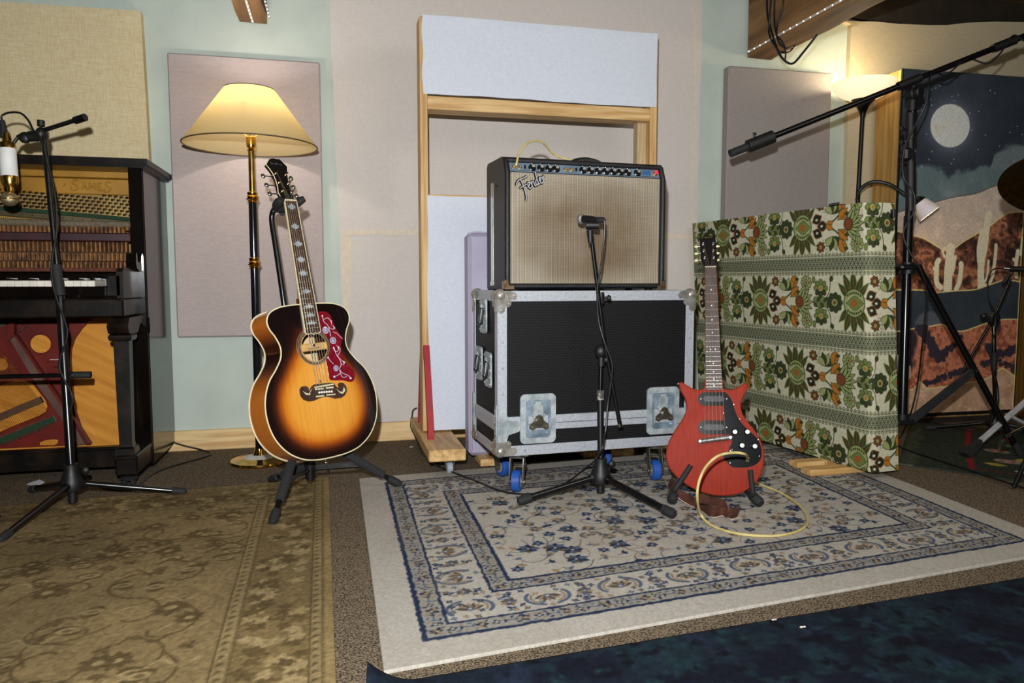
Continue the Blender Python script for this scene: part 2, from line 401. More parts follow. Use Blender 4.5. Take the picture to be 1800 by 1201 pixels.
# cables hanging over the right beam
xb = 2.06
def hang(pts, r, label):
    o = MB().tube([ax(px, py, xb+dx) for px, py, dx in pts], r, 8, sm=7).build('hanging_cable', cable_mat); tag(o, label, 'cable', 'cables hanging over the right beam'); return o
L_ = 'black cable drooping in a loop over the thick right ceiling beam'
hang([(1348, -30, 0), (1349, 25, 0), (1358, 62, -.01), (1372, 98, -.02), (1392, 112, .01), (1412, 92, .03), (1437, 60, .06)], .0052, 'thickest black cable looping lowest under the right beam')
hang([(1357, -30, 0), (1353, 30, -.008), (1352, 60, -.01), (1368, 88, -.02), (1386, 92, .04), (1397, 80, .08)], .0045, L_)
hang([(1378, -30, 0), (1376, 12, -.005), (1367, 40, -.01), (1366, 66, -.02), (1378, 84, -.01), (1394, 82, .05)], .004, L_)
hang([(1364, -30, 0), (1361, 20, -.004), (1364, 58, -.012), (1376, 75, -.02), (1381, 92, .02), (1380, 104, .04)], .004, L_)

# wall panels
def panel(name, pts4, th, m, label, y=WY, cat='acoustic panel'):
    (xa, xb_, z0, z1) = pts4; b = MB(); b.box((xa, y-th, z0), (xb_, y-.001, z1), .006)
    return tag(b.build(name, m), label, cat)
grey_rose = weave('greyish_rose_panel_cloth', (184, 172, 168), (164, 152, 149), .0024, amount=.8)
straw = weave('straw_linen_cloth', (224, 212, 178), (190, 170, 122), .0032, amount=1.0)
panel('sound_absorber', (-.676, -.042, .514, 1.738), .035, grey_rose, 'greyish rose cloth acoustic panel on the wall behind the brass floor lamp')
b = MB(); b.prism([(-1.9, 1.0), (-.762, 1.0), (-.757, 1.15), (-.762, 1.5), (-.77, 1.895), (-1.9, 1.882)], WY-.05, WY-.001)
tag(b.build('sound_absorber', straw), 'straw coloured slubby linen panel on the wall above the piano', 'acoustic panel')
o = panel('sound_absorber', (1.965, 2.565, .62, 1.85), .06, weave('cool_grey_panel_cloth', (160, 152, 146), (140, 132, 128), .0024, amount=.8), 'grey cloth acoustic panel on the green wall beneath the thick beam')
o.location.y -= 0

# ================================================================= RUGS
random.seed(3)
def rug_map(BL, BR, FR, FL, w, h, z, wav=.0):
    BL, BR, FR, FL = [np.array(p, float) for p in (BL, BR, FR, FL)]
    def pos(X, Y):
        u = (X/w)[..., None]; v = (Y/h)[..., None]; p = (FL*(1-u)+FR*u)*(1-v)+(BL*(1-u)+BR*u)*v; return p[..., 0], p[..., 1]
    def fn(X, Y): x, y = pos(X, Y); return x, y, z+wav*(np.sin(X*9+Y*4)+np.sin(Y*13-X*3))*.5
    def sk(X, Y): x, y = pos(X, Y); return x, y, .001+0*X
    return fn, sk
# --- cream and blue floral rug
w, h = 1.98, 1.46
cream = (180, 174, 163); navy = (40, 50, 76); slate = (84, 97, 116); tan = (146, 126, 98); brn = (88, 78, 70)
cv = Canvas(w, h, .0029, cream); rr = random.Random(5)
edge = np.minimum(np.minimum(cv.X, cv.w-cv.X), np.minimum(cv.Y, cv.h-cv.Y))
n1 = cv.noise(.012, 1, 2)
def ring(d0, d1, col, jag=.006):
    e = edge+(n1-.5)*jag; cv.mask(.5-np.maximum(d0-e, e-d1)/cv.res, col)
def flower(x, y, r, cols, n=6, a0=0.0):
    a0 = a0 or rr.uniform(0, PI)
    for k in range(n): cv.petal(x, y, r*rr.uniform(.8, 1.15), r*.3, a0+2*PI*k/n, cols[k % len(cols)])
    cv.ell(x, y, r*.28, r*.28, cols[0]); cv.ell(x, y, r*.14, r*.14, cream)
def leafspray(x, y, r, a, col):
    cv.line([(x, y), (x+r*math.cos(a), y+r*math.sin(a)), (x+1.6*r*math.cos(a+.5), y+1.6*r*math.sin(a+.5))], .0022, col, 4)
    for k in (-1, 0, 1): cv.petal(x+r*.8*math.cos(a), y+r*.8*math.sin(a), r*.75, r*.2, a+k*.8, col)
def palmette(x, y, r, a):
    cv.ell(x, y, r*1.05, r*.8, cream, a)
    for s_ in (-1, 1):
        cv.line([(x+r*1.3*math.cos(a+s_*q), y+r*1.0*math.sin(a+s_*q)) for q in (.3, .8, 1.3, 1.8, 2.2)], .009, slate, 4)
        cv.line([(x+r*1.02*math.cos(a+s_*q), y+r*.8*math.sin(a+s_*q)) for q in (.5, 1., 1.5, 2.1)], .006, tan, 4)
    for k in range(7): cv.petal(x-.3*r*math.cos(a), y-.3*r*math.sin(a), r*.95, r*.16, a+(k-3)*.36, tan if k % 2 else brn)
    cv.ell(x-.1*r*math.cos(a), y-.1*r*math.sin(a), r*.26, r*.2, slate, a); cv.ell(x-.1*r*math.cos(a), y-.1*r*math.sin(a), r*.12, r*.1, cream, a)
# field
fx0, fy0 = .345, .345; pts = []
tries = 0
while len(pts) < 240 and tries < 30000:
    tries += 1; x = rr.uniform(fx0+.02, w-fx0-.02); y = rr.uniform(fy0+.02, h-fy0-.02)
    if all((x-a)**2+(y-b_)**2 > .047**2 for a, b_ in pts): pts.append((x, y))
for (x, y) in pts[::2]:
    a = rr.uniform(0, 6.3); cv.line([(x+.05*t*math.cos(a+t*.9), y+.05*t*math.sin(a+t*.9)) for t in (0, .5, 1, 1.5, 2.)], .0028, rr.choice([slate, tan, brn]), 4)
for i, (x, y) in enumerate(pts):
    k = i % 5
    if k == 0: palmette(x, y, .024, rr.uniform(0, 6.3)) if i % 2 else flower(x, y, .036, [navy, slate, brn], 8)
    elif k == 1: flower(x, y, .022, [slate, navy])
    elif k == 2: leafspray(x, y, .024, rr.uniform(0, 6.3), navy)
    elif k == 3: leafspray(x, y, .026, rr.uniform(0, 6.3), tan); leafspray(x, y, .02, rr.uniform(0, 6.3), slate)
    else: flower(x, y, .026, [tan, brn, slate], 7)
# main border 0.155-0.275, guard bands .097-.148 and .285-.335
def border_pts(d, step):
    out = []; nx = max(1, int(round((w-2*d)/step))); ny = max(1, int(round((h-2*d)/step)))
    for i in range(nx+1): t = d+(w-2*d)*i/nx; out += [(t, d, PI/2, i), (t, h-d, -PI/2, i)]
    for i in range(1, ny): t = d+(h-2*d)*i/ny; out += [(d, t, 0, i), (w-d, t, PI, i)]
    return out
for (x, y, a, i) in border_pts(.213, .098):
    if i % 2 == 0: palmette(x, y, .043, a if i % 4 == 0 else a+PI)
    else:
        flower(x, y, .024, [slate, brn, tan], 8)
        for q in (-1, 1):
            c_, s__ = math.cos(a), math.sin(a); ox, oy = q*.036*c_, q*.036*s__; flower(x+ox, y+oy, .016, [navy, slate], 4)
for (x, y, a, i) in border_pts(.168, .030)+border_pts(.262, .030)+border_pts(.19, .049)+border_pts(.24, .049):
    if rr.random() < .62: flower(x+rr.uniform(-.004, .004), y+rr.uniform(-.004, .004), .0105, [rr.choice([tan, slate, brn, navy])], 4)
grnd = (150, 146, 137)
for d0, d1 in ((.098, .15), (.284, .334)):
    ring(d0, d1, grnd)
    for (x, y, a, i) in border_pts((d0+d1)/2, .034):
        if i % 3 == 0: flower(x, y, .017, [tan, brn, navy], 6)
        elif i % 3 == 1: flower(x, y, .013, [navy, brn], 4); cv.ell(x, y, .004, .004, cream)
        else: leafspray(x, y, .012, a+PI/2, navy); leafspray(x, y, .012, a-PI/2, slate)
    for (x, y, a, i) in border_pts((d0+d1)/2+.014, .02)+border_pts((d0+d1)/2-.014, .02):
        if rr.random() < .75: cv.ell(x, y, .006, .003, rr.choice([navy, slate, tan, brn]), rr.uniform(0, 3))
for d0, d1 in ((.088, .1), (.147, .155), (.278, .286), (.331, .342)): ring(d0, d1, navy, .008)
nz = cv.noise(.006, 4, 2); cv.im *= (1+(nz-.5)*.16)[..., None]
cv.mask((cv.noise(.18, 8, 3)-.62)*.9, (150, 138, 118))
rugm = mat('rug_pile_cloth', (255, 255, 255), .95, vcol=True, scale=500, mixv=.3, bump=.6, bscale=420, spec=.1)
fn, sk = rug_map((.08, 2.84), (2.12, 3.02), (2.03, 1.61), (.08, 1.395), w, h, .0085, .0008)
tag(cv.build('rug', fn, rugm, skirt=sk), 'cream floral rug with navy bordered bands under the black flight case', 'rug')
# --- tan rug at left
w, h = 1.95, 2.6
cv = Canvas(w, h, .0042, (128, 110, 76)); rr = random.Random(12)
dk = (92, 77, 50); lt = (146, 128, 91); md = (110, 94, 64)
edge = np.minimum(cv.w-cv.X, cv.h-cv.Y)
for i in range(900):
    x, y = rr.uniform(0, w-.26), rr.uniform(0, h-.26); k = (i % 6) if i % 3 else [0, 1, 4][i % 9//3]
    if k == 0:
        r = rr.uniform(.03, .05)
        for q in range(9): cv.petal(x, y, r*rr.uniform(.8, 1.2), r*.25, q*.7+i, dk)
        cv.ell(x, y, r*.3, r*.25, lt)
    elif k == 1:
        cv.ell(x, y, .034, .022, dk, rr.uniform(0, 3)); cv.ell(x, y, .025, .015, lt); cv.ell(x, y, .012, .008, md)
    elif k in (2, 3): a = rr.uniform(0, 6.3); cv.line([(x+.055*t*math.cos(a+t*1.2), y+.055*t*math.sin(a+t*1.2)) for t in (0, .5, 1, 1.5, 2., 2.5)], .0055, dk if k == 2 else lt, 4)
    elif k == 4:
        for q in range(6): cv.petal(x, y, .022, .007, q*1.05, dk if q % 2 else md)
    else: cv.line([(x, y), (x+.03, y+.03), (x+.07, y-.01), (x+.1, y+.02)], .007, rr.choice([dk, lt]), 4)
def rg2(d0, d1, col): cv.mask(.5-np.maximum(d0-edge, edge-d1)/cv.res, col)
rg2(.045, .205, (116, 99, 66))
for i in range(240):
    t = rr.uniform(0, h); d = .125+rr.uniform(-.06, .06)
    for (x, y) in (((w-d), min(t, h-d)), (min(t, w-d), h-d)):
        for q in range(5): cv.petal(x, y, rr.uniform(.014, .03), .007, q*1.26+t*9, dk if i % 2 else lt)
rg2(.026, .05, (136, 119, 84)); rg2(.205, .235, (136, 119, 84))
for d in (.038, .22):
    for i in range(170):
        t = i*.0155; a = (1 if i % 2 else -1)*.7
        for (x, y, q) in ((w-d, min(t, h-d), a), (min(t, w-d), h-d, a+PI/2)): cv.petal(x-.008, y-.004, .018, .0036, q+.3, dk)
for d in (.024, .051, .204, .236): rg2(d-.003, d+.002, dk)
rg2(-.1, .02, (138, 119, 80))
nz = cv.noise(.3, 5, 4); cv.im *= (1+(nz-.5)*.5)[..., None]
nz = cv.noise(.008, 6, 2); cv.im *= (1+(nz-.5)*.35)[..., None]
fn, sk = rug_map((-1.98, 2.66), (-.033, 2.885), (.005, .35), (-1.94, .15), w, h, .008, .0006)
tag(cv.build('rug', fn, rugm, skirt=sk), 'faded tan patterned rug in the left foreground', 'rug')
# --- navy rug, foreground
w, h = 2.6, 1.6
cv = Canvas(w, h, .0055, (22, 32, 44))
for sc, sd, c_, th in ((.2, 1, (24, 42, 50), .5), (.09, 2, (16, 20, 34), .52), (.14, 3, (32, 42, 60), .6), (.04, 4, (26, 50, 54), .64), (.03, 7, (12, 14, 24), .6)):
    cv.mask((cv.noise(sc, sd, 4)-th)*7, c_)
rr = random.Random(4)
for i in range(200):
    x, y = rr.uniform(0, w), rr.uniform(0, h-.05)
    for q in range(5): cv.petal(x, y, rr.uniform(.02, .05), .009, q*1.3+i, rr.choice([(16, 20, 34), (30, 44, 60), (26, 46, 52)]))
cv.im *= (1+(cv.noise(.012, 9, 2)-.5)*.6)[..., None]
p0 = np.array([.035, 1.345]); p1 = np.array([1.70, 1.475]); d = (p1-p0)/np.linalg.norm(p1-p0); nn = np.array([-d[1], d[0]])
BL = p0; BR = p0+d*w; FL = p0-nn*h; FR = BR-nn*h
fn0, sk = rug_map(BL, BR, FR, FL, w, h, .008)
def fn(X, Y):      # back-left corner curls up off the carpet
    x, y, z = fn0(X, Y); c = np.clip(1-np.hypot(X, h-Y)/.10, 0, 1)
    return x+.012*c**2, y+.0*c, z+.05*c**1.6
tag(cv.build('rug', fn, mat('navy_rug_pile', (255, 255, 255), .9, vcol=True, scale=500, mixv=.3, bump=.8, bscale=300, spec=.15), skirt=lambda X, Y: (fn(X, Y)[0], fn(X, Y)[1], fn(X, Y)[2]-.007)), 'dark navy blotchy rug in the near foreground with a curled corner', 'rug')
# --- dark green kilim at right
w, h = 1.9, 1.15
cv = Canvas(w, h, .004, (56, 62, 52)); rr = random.Random(21)
for i in range(34):
    y = i*h/34; cv.petal(0, y, .05+.05*rr.random(), .02, 0, (76, 82, 66))
cv.line([(.27, .1), (.26, .5), (.27, 1.05)], .022, (150, 34, 40), 4)
for i in range(32): x = .29+i*.05; cv.line([(x, .105-.001*i), (x+.03, .10)], .010, (150, 34, 40), 0)
for i in range(14): x = .29+i*.11; cv.line([(x, 1.05), (x+.08, 1.05)], .01, (120, 40, 40), 0)
for i in range(46):
    x, y = rr.uniform(.36, w-.1), rr.uniform(.17, .98); c_ = [(150, 36, 44), (176, 160, 60), (110, 130, 92), (150, 148, 134), (120, 26, 40), (86, 104, 70)][i % 6]
    if i % 3: cv.petal(x, y, rr.uniform(.05, .1), rr.uniform(.014, .03), rr.uniform(0, 6.3), c_)
    else:
        cv.ell(x, y, .05, .04, c_); cv.ell(x, y, .032, .026, (170, 90, 80)); cv.ell(x, y, .014, .012, (190, 180, 150))
for i in range(8): x, y = rr.uniform(.3, 1.5), rr.uniform(.2, .9); cv.line([(x, y), (x+.1, y-.03), (x+.24, y-.01)], .006, (120, 122, 112), 4)
cv.ell(.46, .17, .045, .025, (196, 196, 184), .3); cv.ell(.60, .16, .04, .032, (122, 148, 108))
cv.im *= (1+(cv.noise(.01, 3, 2)-.5)*.5)[..., None]
fn, sk = rug_map((3.05, 3.37), (4.15, 1.83), (3.37, 1.03), (2.27, 2.57), w, h, .007)
tag(cv.build('rug', fn, mat('kilim_cloth', (255, 255, 255), .95, vcol=True, scale=400, mixv=.35, bump=.6, bscale=350, spec=.1), skirt=sk), 'dark green rug with red lines and flowers under the tall black stand', 'rug')

# ================================================================= PIANO
pwood = mat('worn_black_lacquer', (16, 11, 9), .14, col2=(9, 6, 5), scale=7, spec=.55, coat=0, detail=8)
pscuff = mat('scuffed_black_lacquer', (44, 31, 21), .34, col2=(11, 8, 6), scale=14, contrast=(.45, .85), detail=9, spec=.35, bump=.15, bscale=60)
pgold = mat('gold_painted_iron', (172, 126, 44), .45, .2, col2=(140, 98, 28), scale=6, spec=.4)
pgold2 = mat('pin_field_gold', (168, 136, 66), .5, .1, col2=(140, 108, 52), scale=9)
pdark = mat('piano_inner_dark', (38, 26, 18), .8, col2=(22, 15, 11), scale=20)
pmar = mat('maroon_rail', (58, 20, 26), .5, col2=(40, 14, 18), scale=12)
felt_g = mat('green_felt', (34, 62, 38), 1, col2=(24, 46, 28), scale=120, sheen=.3)
felt_grey = mat('grey_felt', (120, 108, 88), 1, col2=(88, 78, 62), scale=120)
act_w = mat('hammer_wood', (150, 102, 56), .75, col2=(84, 54, 30), scale=30)
act_d = mat('old_action_brown', (98, 68, 46), .8, col2=(56, 38, 26), scale=40)
ivory = mat('ivory_key', (232, 228, 216), .3, col2=(214, 208, 192), scale=25)
iron_red = mat('oxblood_iron_plate', (116, 30, 20), .5, col2=(84, 20, 14), scale=5, spec=.3, bump=.2, bscale=80)
sboard = mat('soundboard_spruce', (218, 152, 62), .3, col2=(186, 118, 40), scale=1.6, stretch=(1.2, 10, 22), detail=8, contrast=(.3, .7), coat=.2, rot=(0, math.radians(28), 0))
copper = mat('copper_string', (170, 110, 60), .35, .8, col2=(130, 80, 40), scale=50)
pin_m = mat('tuning_pin_steel', (60, 58, 60), .35, .9, col2=(36, 34, 36), scale=60)
PX, PY, PW = -.705, 3.13, 1.42
pi = thing('upright_piano', 'old black upright piano opened up with bare keys and golden frame', 'piano', (PX, PY, 0))
def pb(name, fnb, m, parent=None, sharp=35): b = MB(); fnb(b); return b.build(name, m, parent or pi, sharp=sharp)
# local: x<0 to the left, y back, z up; PX,PY at the right front post
pb('side_panel', lambda b: (b.box((-.035, 0, .04), (0, .405, 1.20), .003), b.box((-.05, -.012, .0405), (-.002, .0, 1.198), .004), b.box((0, .0, .56), (.004, .03, .62), .001)), pwood)
pb('side_panel', lambda b: b.box((-PW, 0, .04), (-PW+.035, .405, 1.20), .003), pwood)
pb('back_panel', lambda b: b.box((-PW+.035, .385, .05), (-.035, .405, 1.19), 0), pdark)
def cornice(b):
    prof = [(0, 0), (.012, .004), (.016, .012), (.022, .016), (.026, .028), (.026, .036), (.020, .042)]
    for k in range(len(prof)-1):
        o, z = prof[k]; z2 = prof[k+1][1]; oo = max(o, prof[k+1][0])
        b.box((-PW-oo, -.018-oo, 1.19+z*.78), (oo, .405, 1.19+z2*.78), 0)
pb('top_lid', cornice, pscuff)
# bottom board and lower rails
pb('bottom_rail', lambda b: (b.box((-PW+.03, .0, .035), (-.03, .03, .115), .004), b.box((-PW+.03, -.006, .105), (-.03, .03, .118), .003)), pscuff)
pb('inner_stile', lambda b: b.box((-.10, .004, .118), (-.034, .03, .63), .002), pwood)
pb('floor_board', lambda b: b.box((-PW+.03, .03, .04), (-.03, .385, .06), 0), pdark)
# leg: toe block, tapered post, capital, scroll bracket
leg = pb('leg', lambda b: (b.box((-.082, -.225, .052), (-.006, 0, .118), .006), b.box((-.086, -.23, .112), (-.003, .0, .128), .004)), pscuff)
def post(b):
    def sq(z, h, cx=-.047, cy=-.185): return [(cx-h, cy-h, z), (cx+h, cy-h, z), (cx+h, cy+h, z), (cx-h, cy+h, z)]
    lv = [(.128, .034), (.150, .032), (.156, .024), (.17, .0215), (.545, .026), (.548, .036), (.556, .039), (.566, .039), (.57, .032)]
    vs = []; [vs.extend(sq(z, h)) for z, h in lv]
    fs = [(i*4+k, i*4+(k+1) % 4, (i+1)*4+(k+1) % 4, (i+1)*4+k) for i in range(len(lv)-1) for k in range(4)]+[tuple(range(len(vs)-4, len(vs)))]
    b.add(vs, fs)
part(pb('leg_post', post, pscuff, leg), 'square tapered post of the leg')
def scroll(b):
    P = [(-.225, .63), (-.16, .63), (-.03, .63), (-.005, .63), (-.005, .585), (-.03, .59), (-.06, .603), (-.08, .60), (-.095, .585), (-.115, .57), (-.15, .57), (-.2, .57), (-.235, .575), (-.25, .6)]
    b.prism(P, -.082, -.012, plane='yz')
part(pb('leg_bracket', scroll, pscuff, leg), 'carved bracket under the keybed')
def arch(b):   # small arch between leg top and the side
    P = [(-.1, .13)]+[(-.05-.045*math.cos(t), .50+.09*math.sin(t)) for t in np.linspace(0, PI, 12)]+[(-.002, .13)]
    b.prism([(-.11, .118), (-.11, .62), (-.0, .62), (-.0, .118)], -.03, -.018, plane='yz')
caster = pb('caster', lambda b: (b.lathe([(.028, 0), (.03, .006), (.022, .012), (.008, .014), (.008, .02)], (-.045, -.19, .032)), b.sphere((-.06, -.19, .018), .018, 12, (.55, 1, 1)), b.sphere((-.032, -.19, .018), .018, 12, (.55, 1, 1))), black_rubber)
pb('caster', lambda b: (b.sphere((-.05, .3, .02), .02, 12, (.6, 1, 1)), b.cyl((-.05, .3, .02), (-.05, .3, .045), .009)), black_rubber)
pb('leg', lambda b: (b.box((-PW+.006, -.225, .052), (-PW+.082, 0, .128), .006), b.box((-PW+.03, -.21, .128), (-PW+.07, -.165, .63), .003), b.box((-PW+.03, -.2, .0), (-PW+.07, -.16, .053), .01)), pscuff)
# keybed, key slip, key blocks
pb('keybed', lambda b: (b.box((-PW+.02, -.235, .632), (-.028, .03, .70), .006), b.box((-PW+.03, -.22, .7), (-.085, -.205, .742), .004)), pscuff)
pb('key_slip', lambda b: b.box((-PW+.06, -.222, .702), (-.088, -.200, .741), .003), pwood)
def kblock(b):
    b.box((-.085, -.225, .70), (-.03, .0, .79), .01); b.prism([(-.225, .70), (-.225, .795), (-.21, .808), (-.14, .81), (-.05, .80), (-.01, .80), (-.01, .70)], -.05, -.028, plane='yz')
pb('key_block', kblock, pscuff)
pb('arm', lambda b: b.prism([(-.07, .80), (-.10, .81), (-.11, .83), (-.105, .862), (-.09, .868), (-.085, .835), (-.06, .83), (-.012, .868), (-.0, .868), (-.0, .80)], -.045, -.01, plane='yz'), pwood)
pb('fallboard', lambda b: b.box((-PW+.06, -.055, .742), (-.085, -.04, .79), .002), pwood)
pb('piano_shelf', lambda b: (b.box((-PW+.04, -.04, .78), (-.04, .08, .792), .002)), pwood)
kx = -.128; i = 0; keys = 0
pat = [1, 0, 1, 1, 0, 1, 1]
while kx-.0232 > -PW+.12:
    o = pb('white_key', lambda b: b.box((kx-.0226, -.198, .742), (kx, -.056, .763), .0015), ivory)
    if pat[i % 7]: pb('black_key', lambda b: b.box((kx-.0285, -.155, .763), (kx-.0165, -.056, .774), .002), pwood)
    kx -= .0232; i += 1; keys += 1
# upper gold plate (plane around local y .10)
def X0(): return -PW+.035
pb('upper_plate', lambda b: (b.box((X0(), .11, 1.165), (-.035, .13, 1.192), .003), b.box((X0(), .115, 1.10), (-.035, .135, 1.163), .004), b.cyl((-.31, .117, 1.135), (-.31, .108, 1.135), .007, .005)), pgold)
def curve_z(x, a, b_, c): t = np.clip((-x)/1.2, 0, 1); return a+(b_-a)*t+c*math.sin(PI*t)
xs = np.linspace(-.036, X0(), 40)
def strip_mb(b, z0f, z1f, y0, y1):
    P = [(x, z0f(x)) for x in xs]+[(x, z1f(x)) for x in xs[::-1]]; b.prism(P, y0, y1)
topc = lambda x: 1.108+.10*(max(0, -x-.15)/1.2)**1.2
botc = lambda x: 1.010+.085*(max(0, -x-.05)/1.2)**.9
pb('pin_block', lambda b: strip_mb(b, lambda x: botc(x)-.01, lambda x: topc(x)+.004, .128, .145), pgold2)
pnb = []
for r_ in range(7):
    for c_ in range(62):
        x = -.055-c_*.0205-(.010 if r_ % 2 else 0)
        z = botc(x)+.012+r_*.0135
        if z < topc(x)-.008 and x > X0()+.03: pnb.append((x, z))
pnb.sort(key=lambda p: -p[0])
def pins(b, L):
    for x, z in L: b.cyl((x, .13, z), (x-.001, .098, z-.004), .0042, .0038, 8)
for k, q in enumerate(pnb[:99]):
    pb('tuning_pin', lambda b: pins(b, [q]), pin_m)
o = pb('tuning_pins', lambda b: pins(b, pnb[99:]), pin_m); o['kind'] = 'stuff'
pb('felt_strip', lambda b: strip_mb(b, lambda x: botc(x)-.014, lambda x: botc(x)+.001, .112, .128), felt_g)
pb('agraffe_bar', lambda b: (strip_mb(b, lambda x: botc(x)-.034, lambda x: botc(x)-.016, .105, .13), [b.sphere((-.07-i*.035, .104, botc(-.07-i*.035)-.025), .0035, 8) for i in range(36)]), mat('old_pressure_bar', (104, 92, 62), .5, .4, col2=(76, 66, 44), scale=12))
pb('string_field', lambda b: [b.cyl((x, .14, botc(x)-.01), (x-.01, .15, .80), .0008, n=4) for x in np.arange(-.06, X0()+.02, -.0075)], copper)
pb('hammer_felt_rail', lambda b: b.tube([(-.06, .07, .982), (-.5, .07, .985), (X0()+.03, .07, 1.02)], .013, 12, sm=4), felt_grey)
pb('action_frame', lambda b: (b.tube([(-.048, .06, .80), (-.046, .05, .9), (-.05, .04, .96), (-.042, .06, 1.0), (-.045, .055, 1.025)], .006, 8, sm=5), b.sphere((-.045, .05, 1.03), .010, 10), b.tube([(-.05, .04, .96), (-.075, .04, .955), (-.085, .04, .972)], .004, 8, sm=3), b.box((-.06, .03, .86), (-.052, .06, .905), .001), b.box((-.047, .03, .86), (-.04, .06, .905), .001)), gold)
pb('maroon_rail', lambda b: b.box((X0()+.01, .0, .912), (-.05, .045, .945), .004), pmar)
nh = 84
for k in range(nh):
    x = -.075-k*.0152
    pb('hammer', lambda b: (b.box((x-.0045, .05, .945), (x+.0045, .085, .972), .002), b.box((x-.003, .02, .873), (x+.003, .05, .911), .001), b.cyl((x, .03, .872), (x, .06, .95), .002, n=5)), act_w)
    pb('wippen', lambda b: (b.box((x-.0055, .012, .838), (x+.0055, .05, .868), .0015), b.box((x-.003, -.005, .80), (x+.003, .03, .836), .001)), act_w)
pb('action_rail', lambda b: (b.box((X0()+.01, .045, .868), (-.06, .075, .873), .001), b.box((X0()+.01, .05, .80), (-.055, .08, .872), .001), [b.cyl((-.07-i*.0152, .004, .822), (-.07-i*.0152, .004, .87), .0012, n=4) for i in range(nh)]), act_d)
pb('felt_rail', lambda b: b.box((X0()+.01, -.01, .797), (-.07, .02, .812), .003), mat('dusty_red_felt', (110, 52, 40), 1, col2=(66, 44, 34), scale=90))
pb('inner_back', lambda b: b.box((X0(), .15, .62), (-.035, .16, 1.19), 0), pgold2)
# raised maker name on the plate
def textobj(txt, size, ext, m, parent, M, name, align='LEFT', width=1.0):
    cu = bpy.data.curves.new(name, 'FONT'); cu.body = txt; cu.size = size; cu.extrude = ext; cu.align_x = align; cu.space_character = width; cu.bevel_depth = ext*.4
    t = bpy.data.objects.new(name+'_c', cu); SC.collection.objects.link(t); bpy.context.view_layer.update()
    me = bpy.data.meshes.new_from_object(t.evaluated_get(bpy.context.evaluated_depsgraph_get())); bpy.data.objects.remove(t)
    o = bpy.data.objects.new(name, me); me.materials.clear(); me.materials.append(m); SC.collection.objects.link(o); o.parent = parent; o.matrix_local = M; return o
RX = Matrix.Rotation(PI/2, 4, 'X')
lett = MB()
def st(b, x0, z0, s, pts, r=.0030): b.tube([(x0+s*px, .1105, z0+s*pz) for px, pz in pts], r, 6, sm=5)
def name_sames(b):
    z = 1.118; s = .026
    st(b, -.285, z, s*1.35, [(.75, .95), (.45, 1.05), (.2, .8), (.4, .55), (.7, .35), (.6, .05), (.25, -.08), (0, .1), (.12, .28)])
    x = -.246; st(b, x, z, s, [(0, 0), (.35, 1)]); st(b, x, z, s, [(.35, 1), (.7, 0)]); st(b, x, z, s, [(.15, .4), (.58, .4)])
    x = -.220; st(b, x, z, s, [(0, 0), (.08, 1)]); st(b, x, z, s, [(.08, 1), (.42, .3)]); st(b, x, z, s, [(.42, .3), (.78, 1)]); st(b, x, z, s, [(.78, 1), (.86, 0)])
    x = -.190; st(b, x, z, s, [(.05, 0), (.05, 1)]); st(b, x, z, s, [(.05, 1), (.55, 1)]); st(b, x, z, s, [(.05, .52), (.45, .52)]); st(b, x, z, s, [(.05, 0), (.58, 0)])
    st(b, -.172, z-.004, s*1.35, [(.85, .95), (.5, 1.05), (.3, .8), (.5, .55), (.8, .35), (.7, .05), (.35, -.08), (.08, .1), (.22, .28)])
pb('maker_name', name_sames, pgold)
# lower part: soundboard, oxblood iron frame with openings, struts, strings
pb('soundboard', lambda b: b.box((X0(), .12, .06), (-.05, .13, .63), 0), sboard)
def zl(zx, zy, y=.094): q = ay(zx/2.929, 550+zy/2.929, PY+y); return (q.x-PX, q.z)
def ironplate(b):
    P = [zl(*q) for q in [(492, 22), (455, 45), (415, 85), (380, 135), (362, 190), (358, 250), (362, 330), (372, 420), (385, 510), (412, 590), (466, 676), (470, 700)]]
    b.prism([(P[0][0], .63)]+P[:-1]+[(P[-2][0], .112), (-1.37, .112), (-1.37, .63)], .095, .118)
pb('iron_frame', ironplate, iron_red)
def disc(b, pts, y=.0935): b.prism(pts, y, y+.0015)
circ = lambda x, z, r: [(x+r*math.cos(t), z+r*math.sin(t)) for t in np.linspace(0, 2*PI, 24, endpoint=False)]
win = [zl(*q) for q in [(-160, 470), (-60, 410), (20, 362), (80, 347), (130, 346), (170, 362), (200, 400), (238, 450), (248, 480), (240, 510), (205, 532), (60, 590), (-160, 690)]]
pb('soundboard_opening', lambda b: (disc(b, circ(*zl(210, 160), .037)), disc(b, circ(*zl(5, 266), .024)), disc(b, win), disc(b, [zl(*q) for q in [(205, 682), (206, 668), (235, 656), (280, 652), (300, 656), (296, 672), (280, 682)]])), sboard)
rim = [zl(*q) for q in [(-160, 470), (-60, 410), (20, 362), (80, 347), (130, 346), (170, 362), (200, 400), (238, 450), (248, 480), (240, 510), (205, 532), (60, 590), (-160, 690)]]
pb('opening_rim', lambda b: (b.tube([(x, .093, z) for x, z in rim], .0025, 6), b.tube([(x, .093, z) for x, z in circ(*zl(210, 160), .038)], .0025, 6, closed=True)), iron_red)
strut_m = mat('strut_edge_brown', (104, 78, 64), .5, col2=(84, 56, 46), scale=8)
pb('frame_strut', lambda b: b.prism([zl(*q, .08) for q in [(50, 135), (74, 120), (105, 165), (250, 380), (345, 520), (440, 676), (398, 680), (300, 520), (190, 370)]], .078, .095), strut_m)
pb('frame_strut', lambda b: (b.prism([zl(*q, .07) for q in [(74, 116), (82, 112), (260, 372), (355, 510), (466, 676), (446, 678), (345, 520), (250, 382)]], .066, .095)), iron_red)
pb('frame_strut', lambda b: (b.prism([zl(*q, .07) for q in [(52, 15), (76, 15), (74, 118), (50, 140), (38, 138), (46, 90)]], .066, .095)), iron_red)
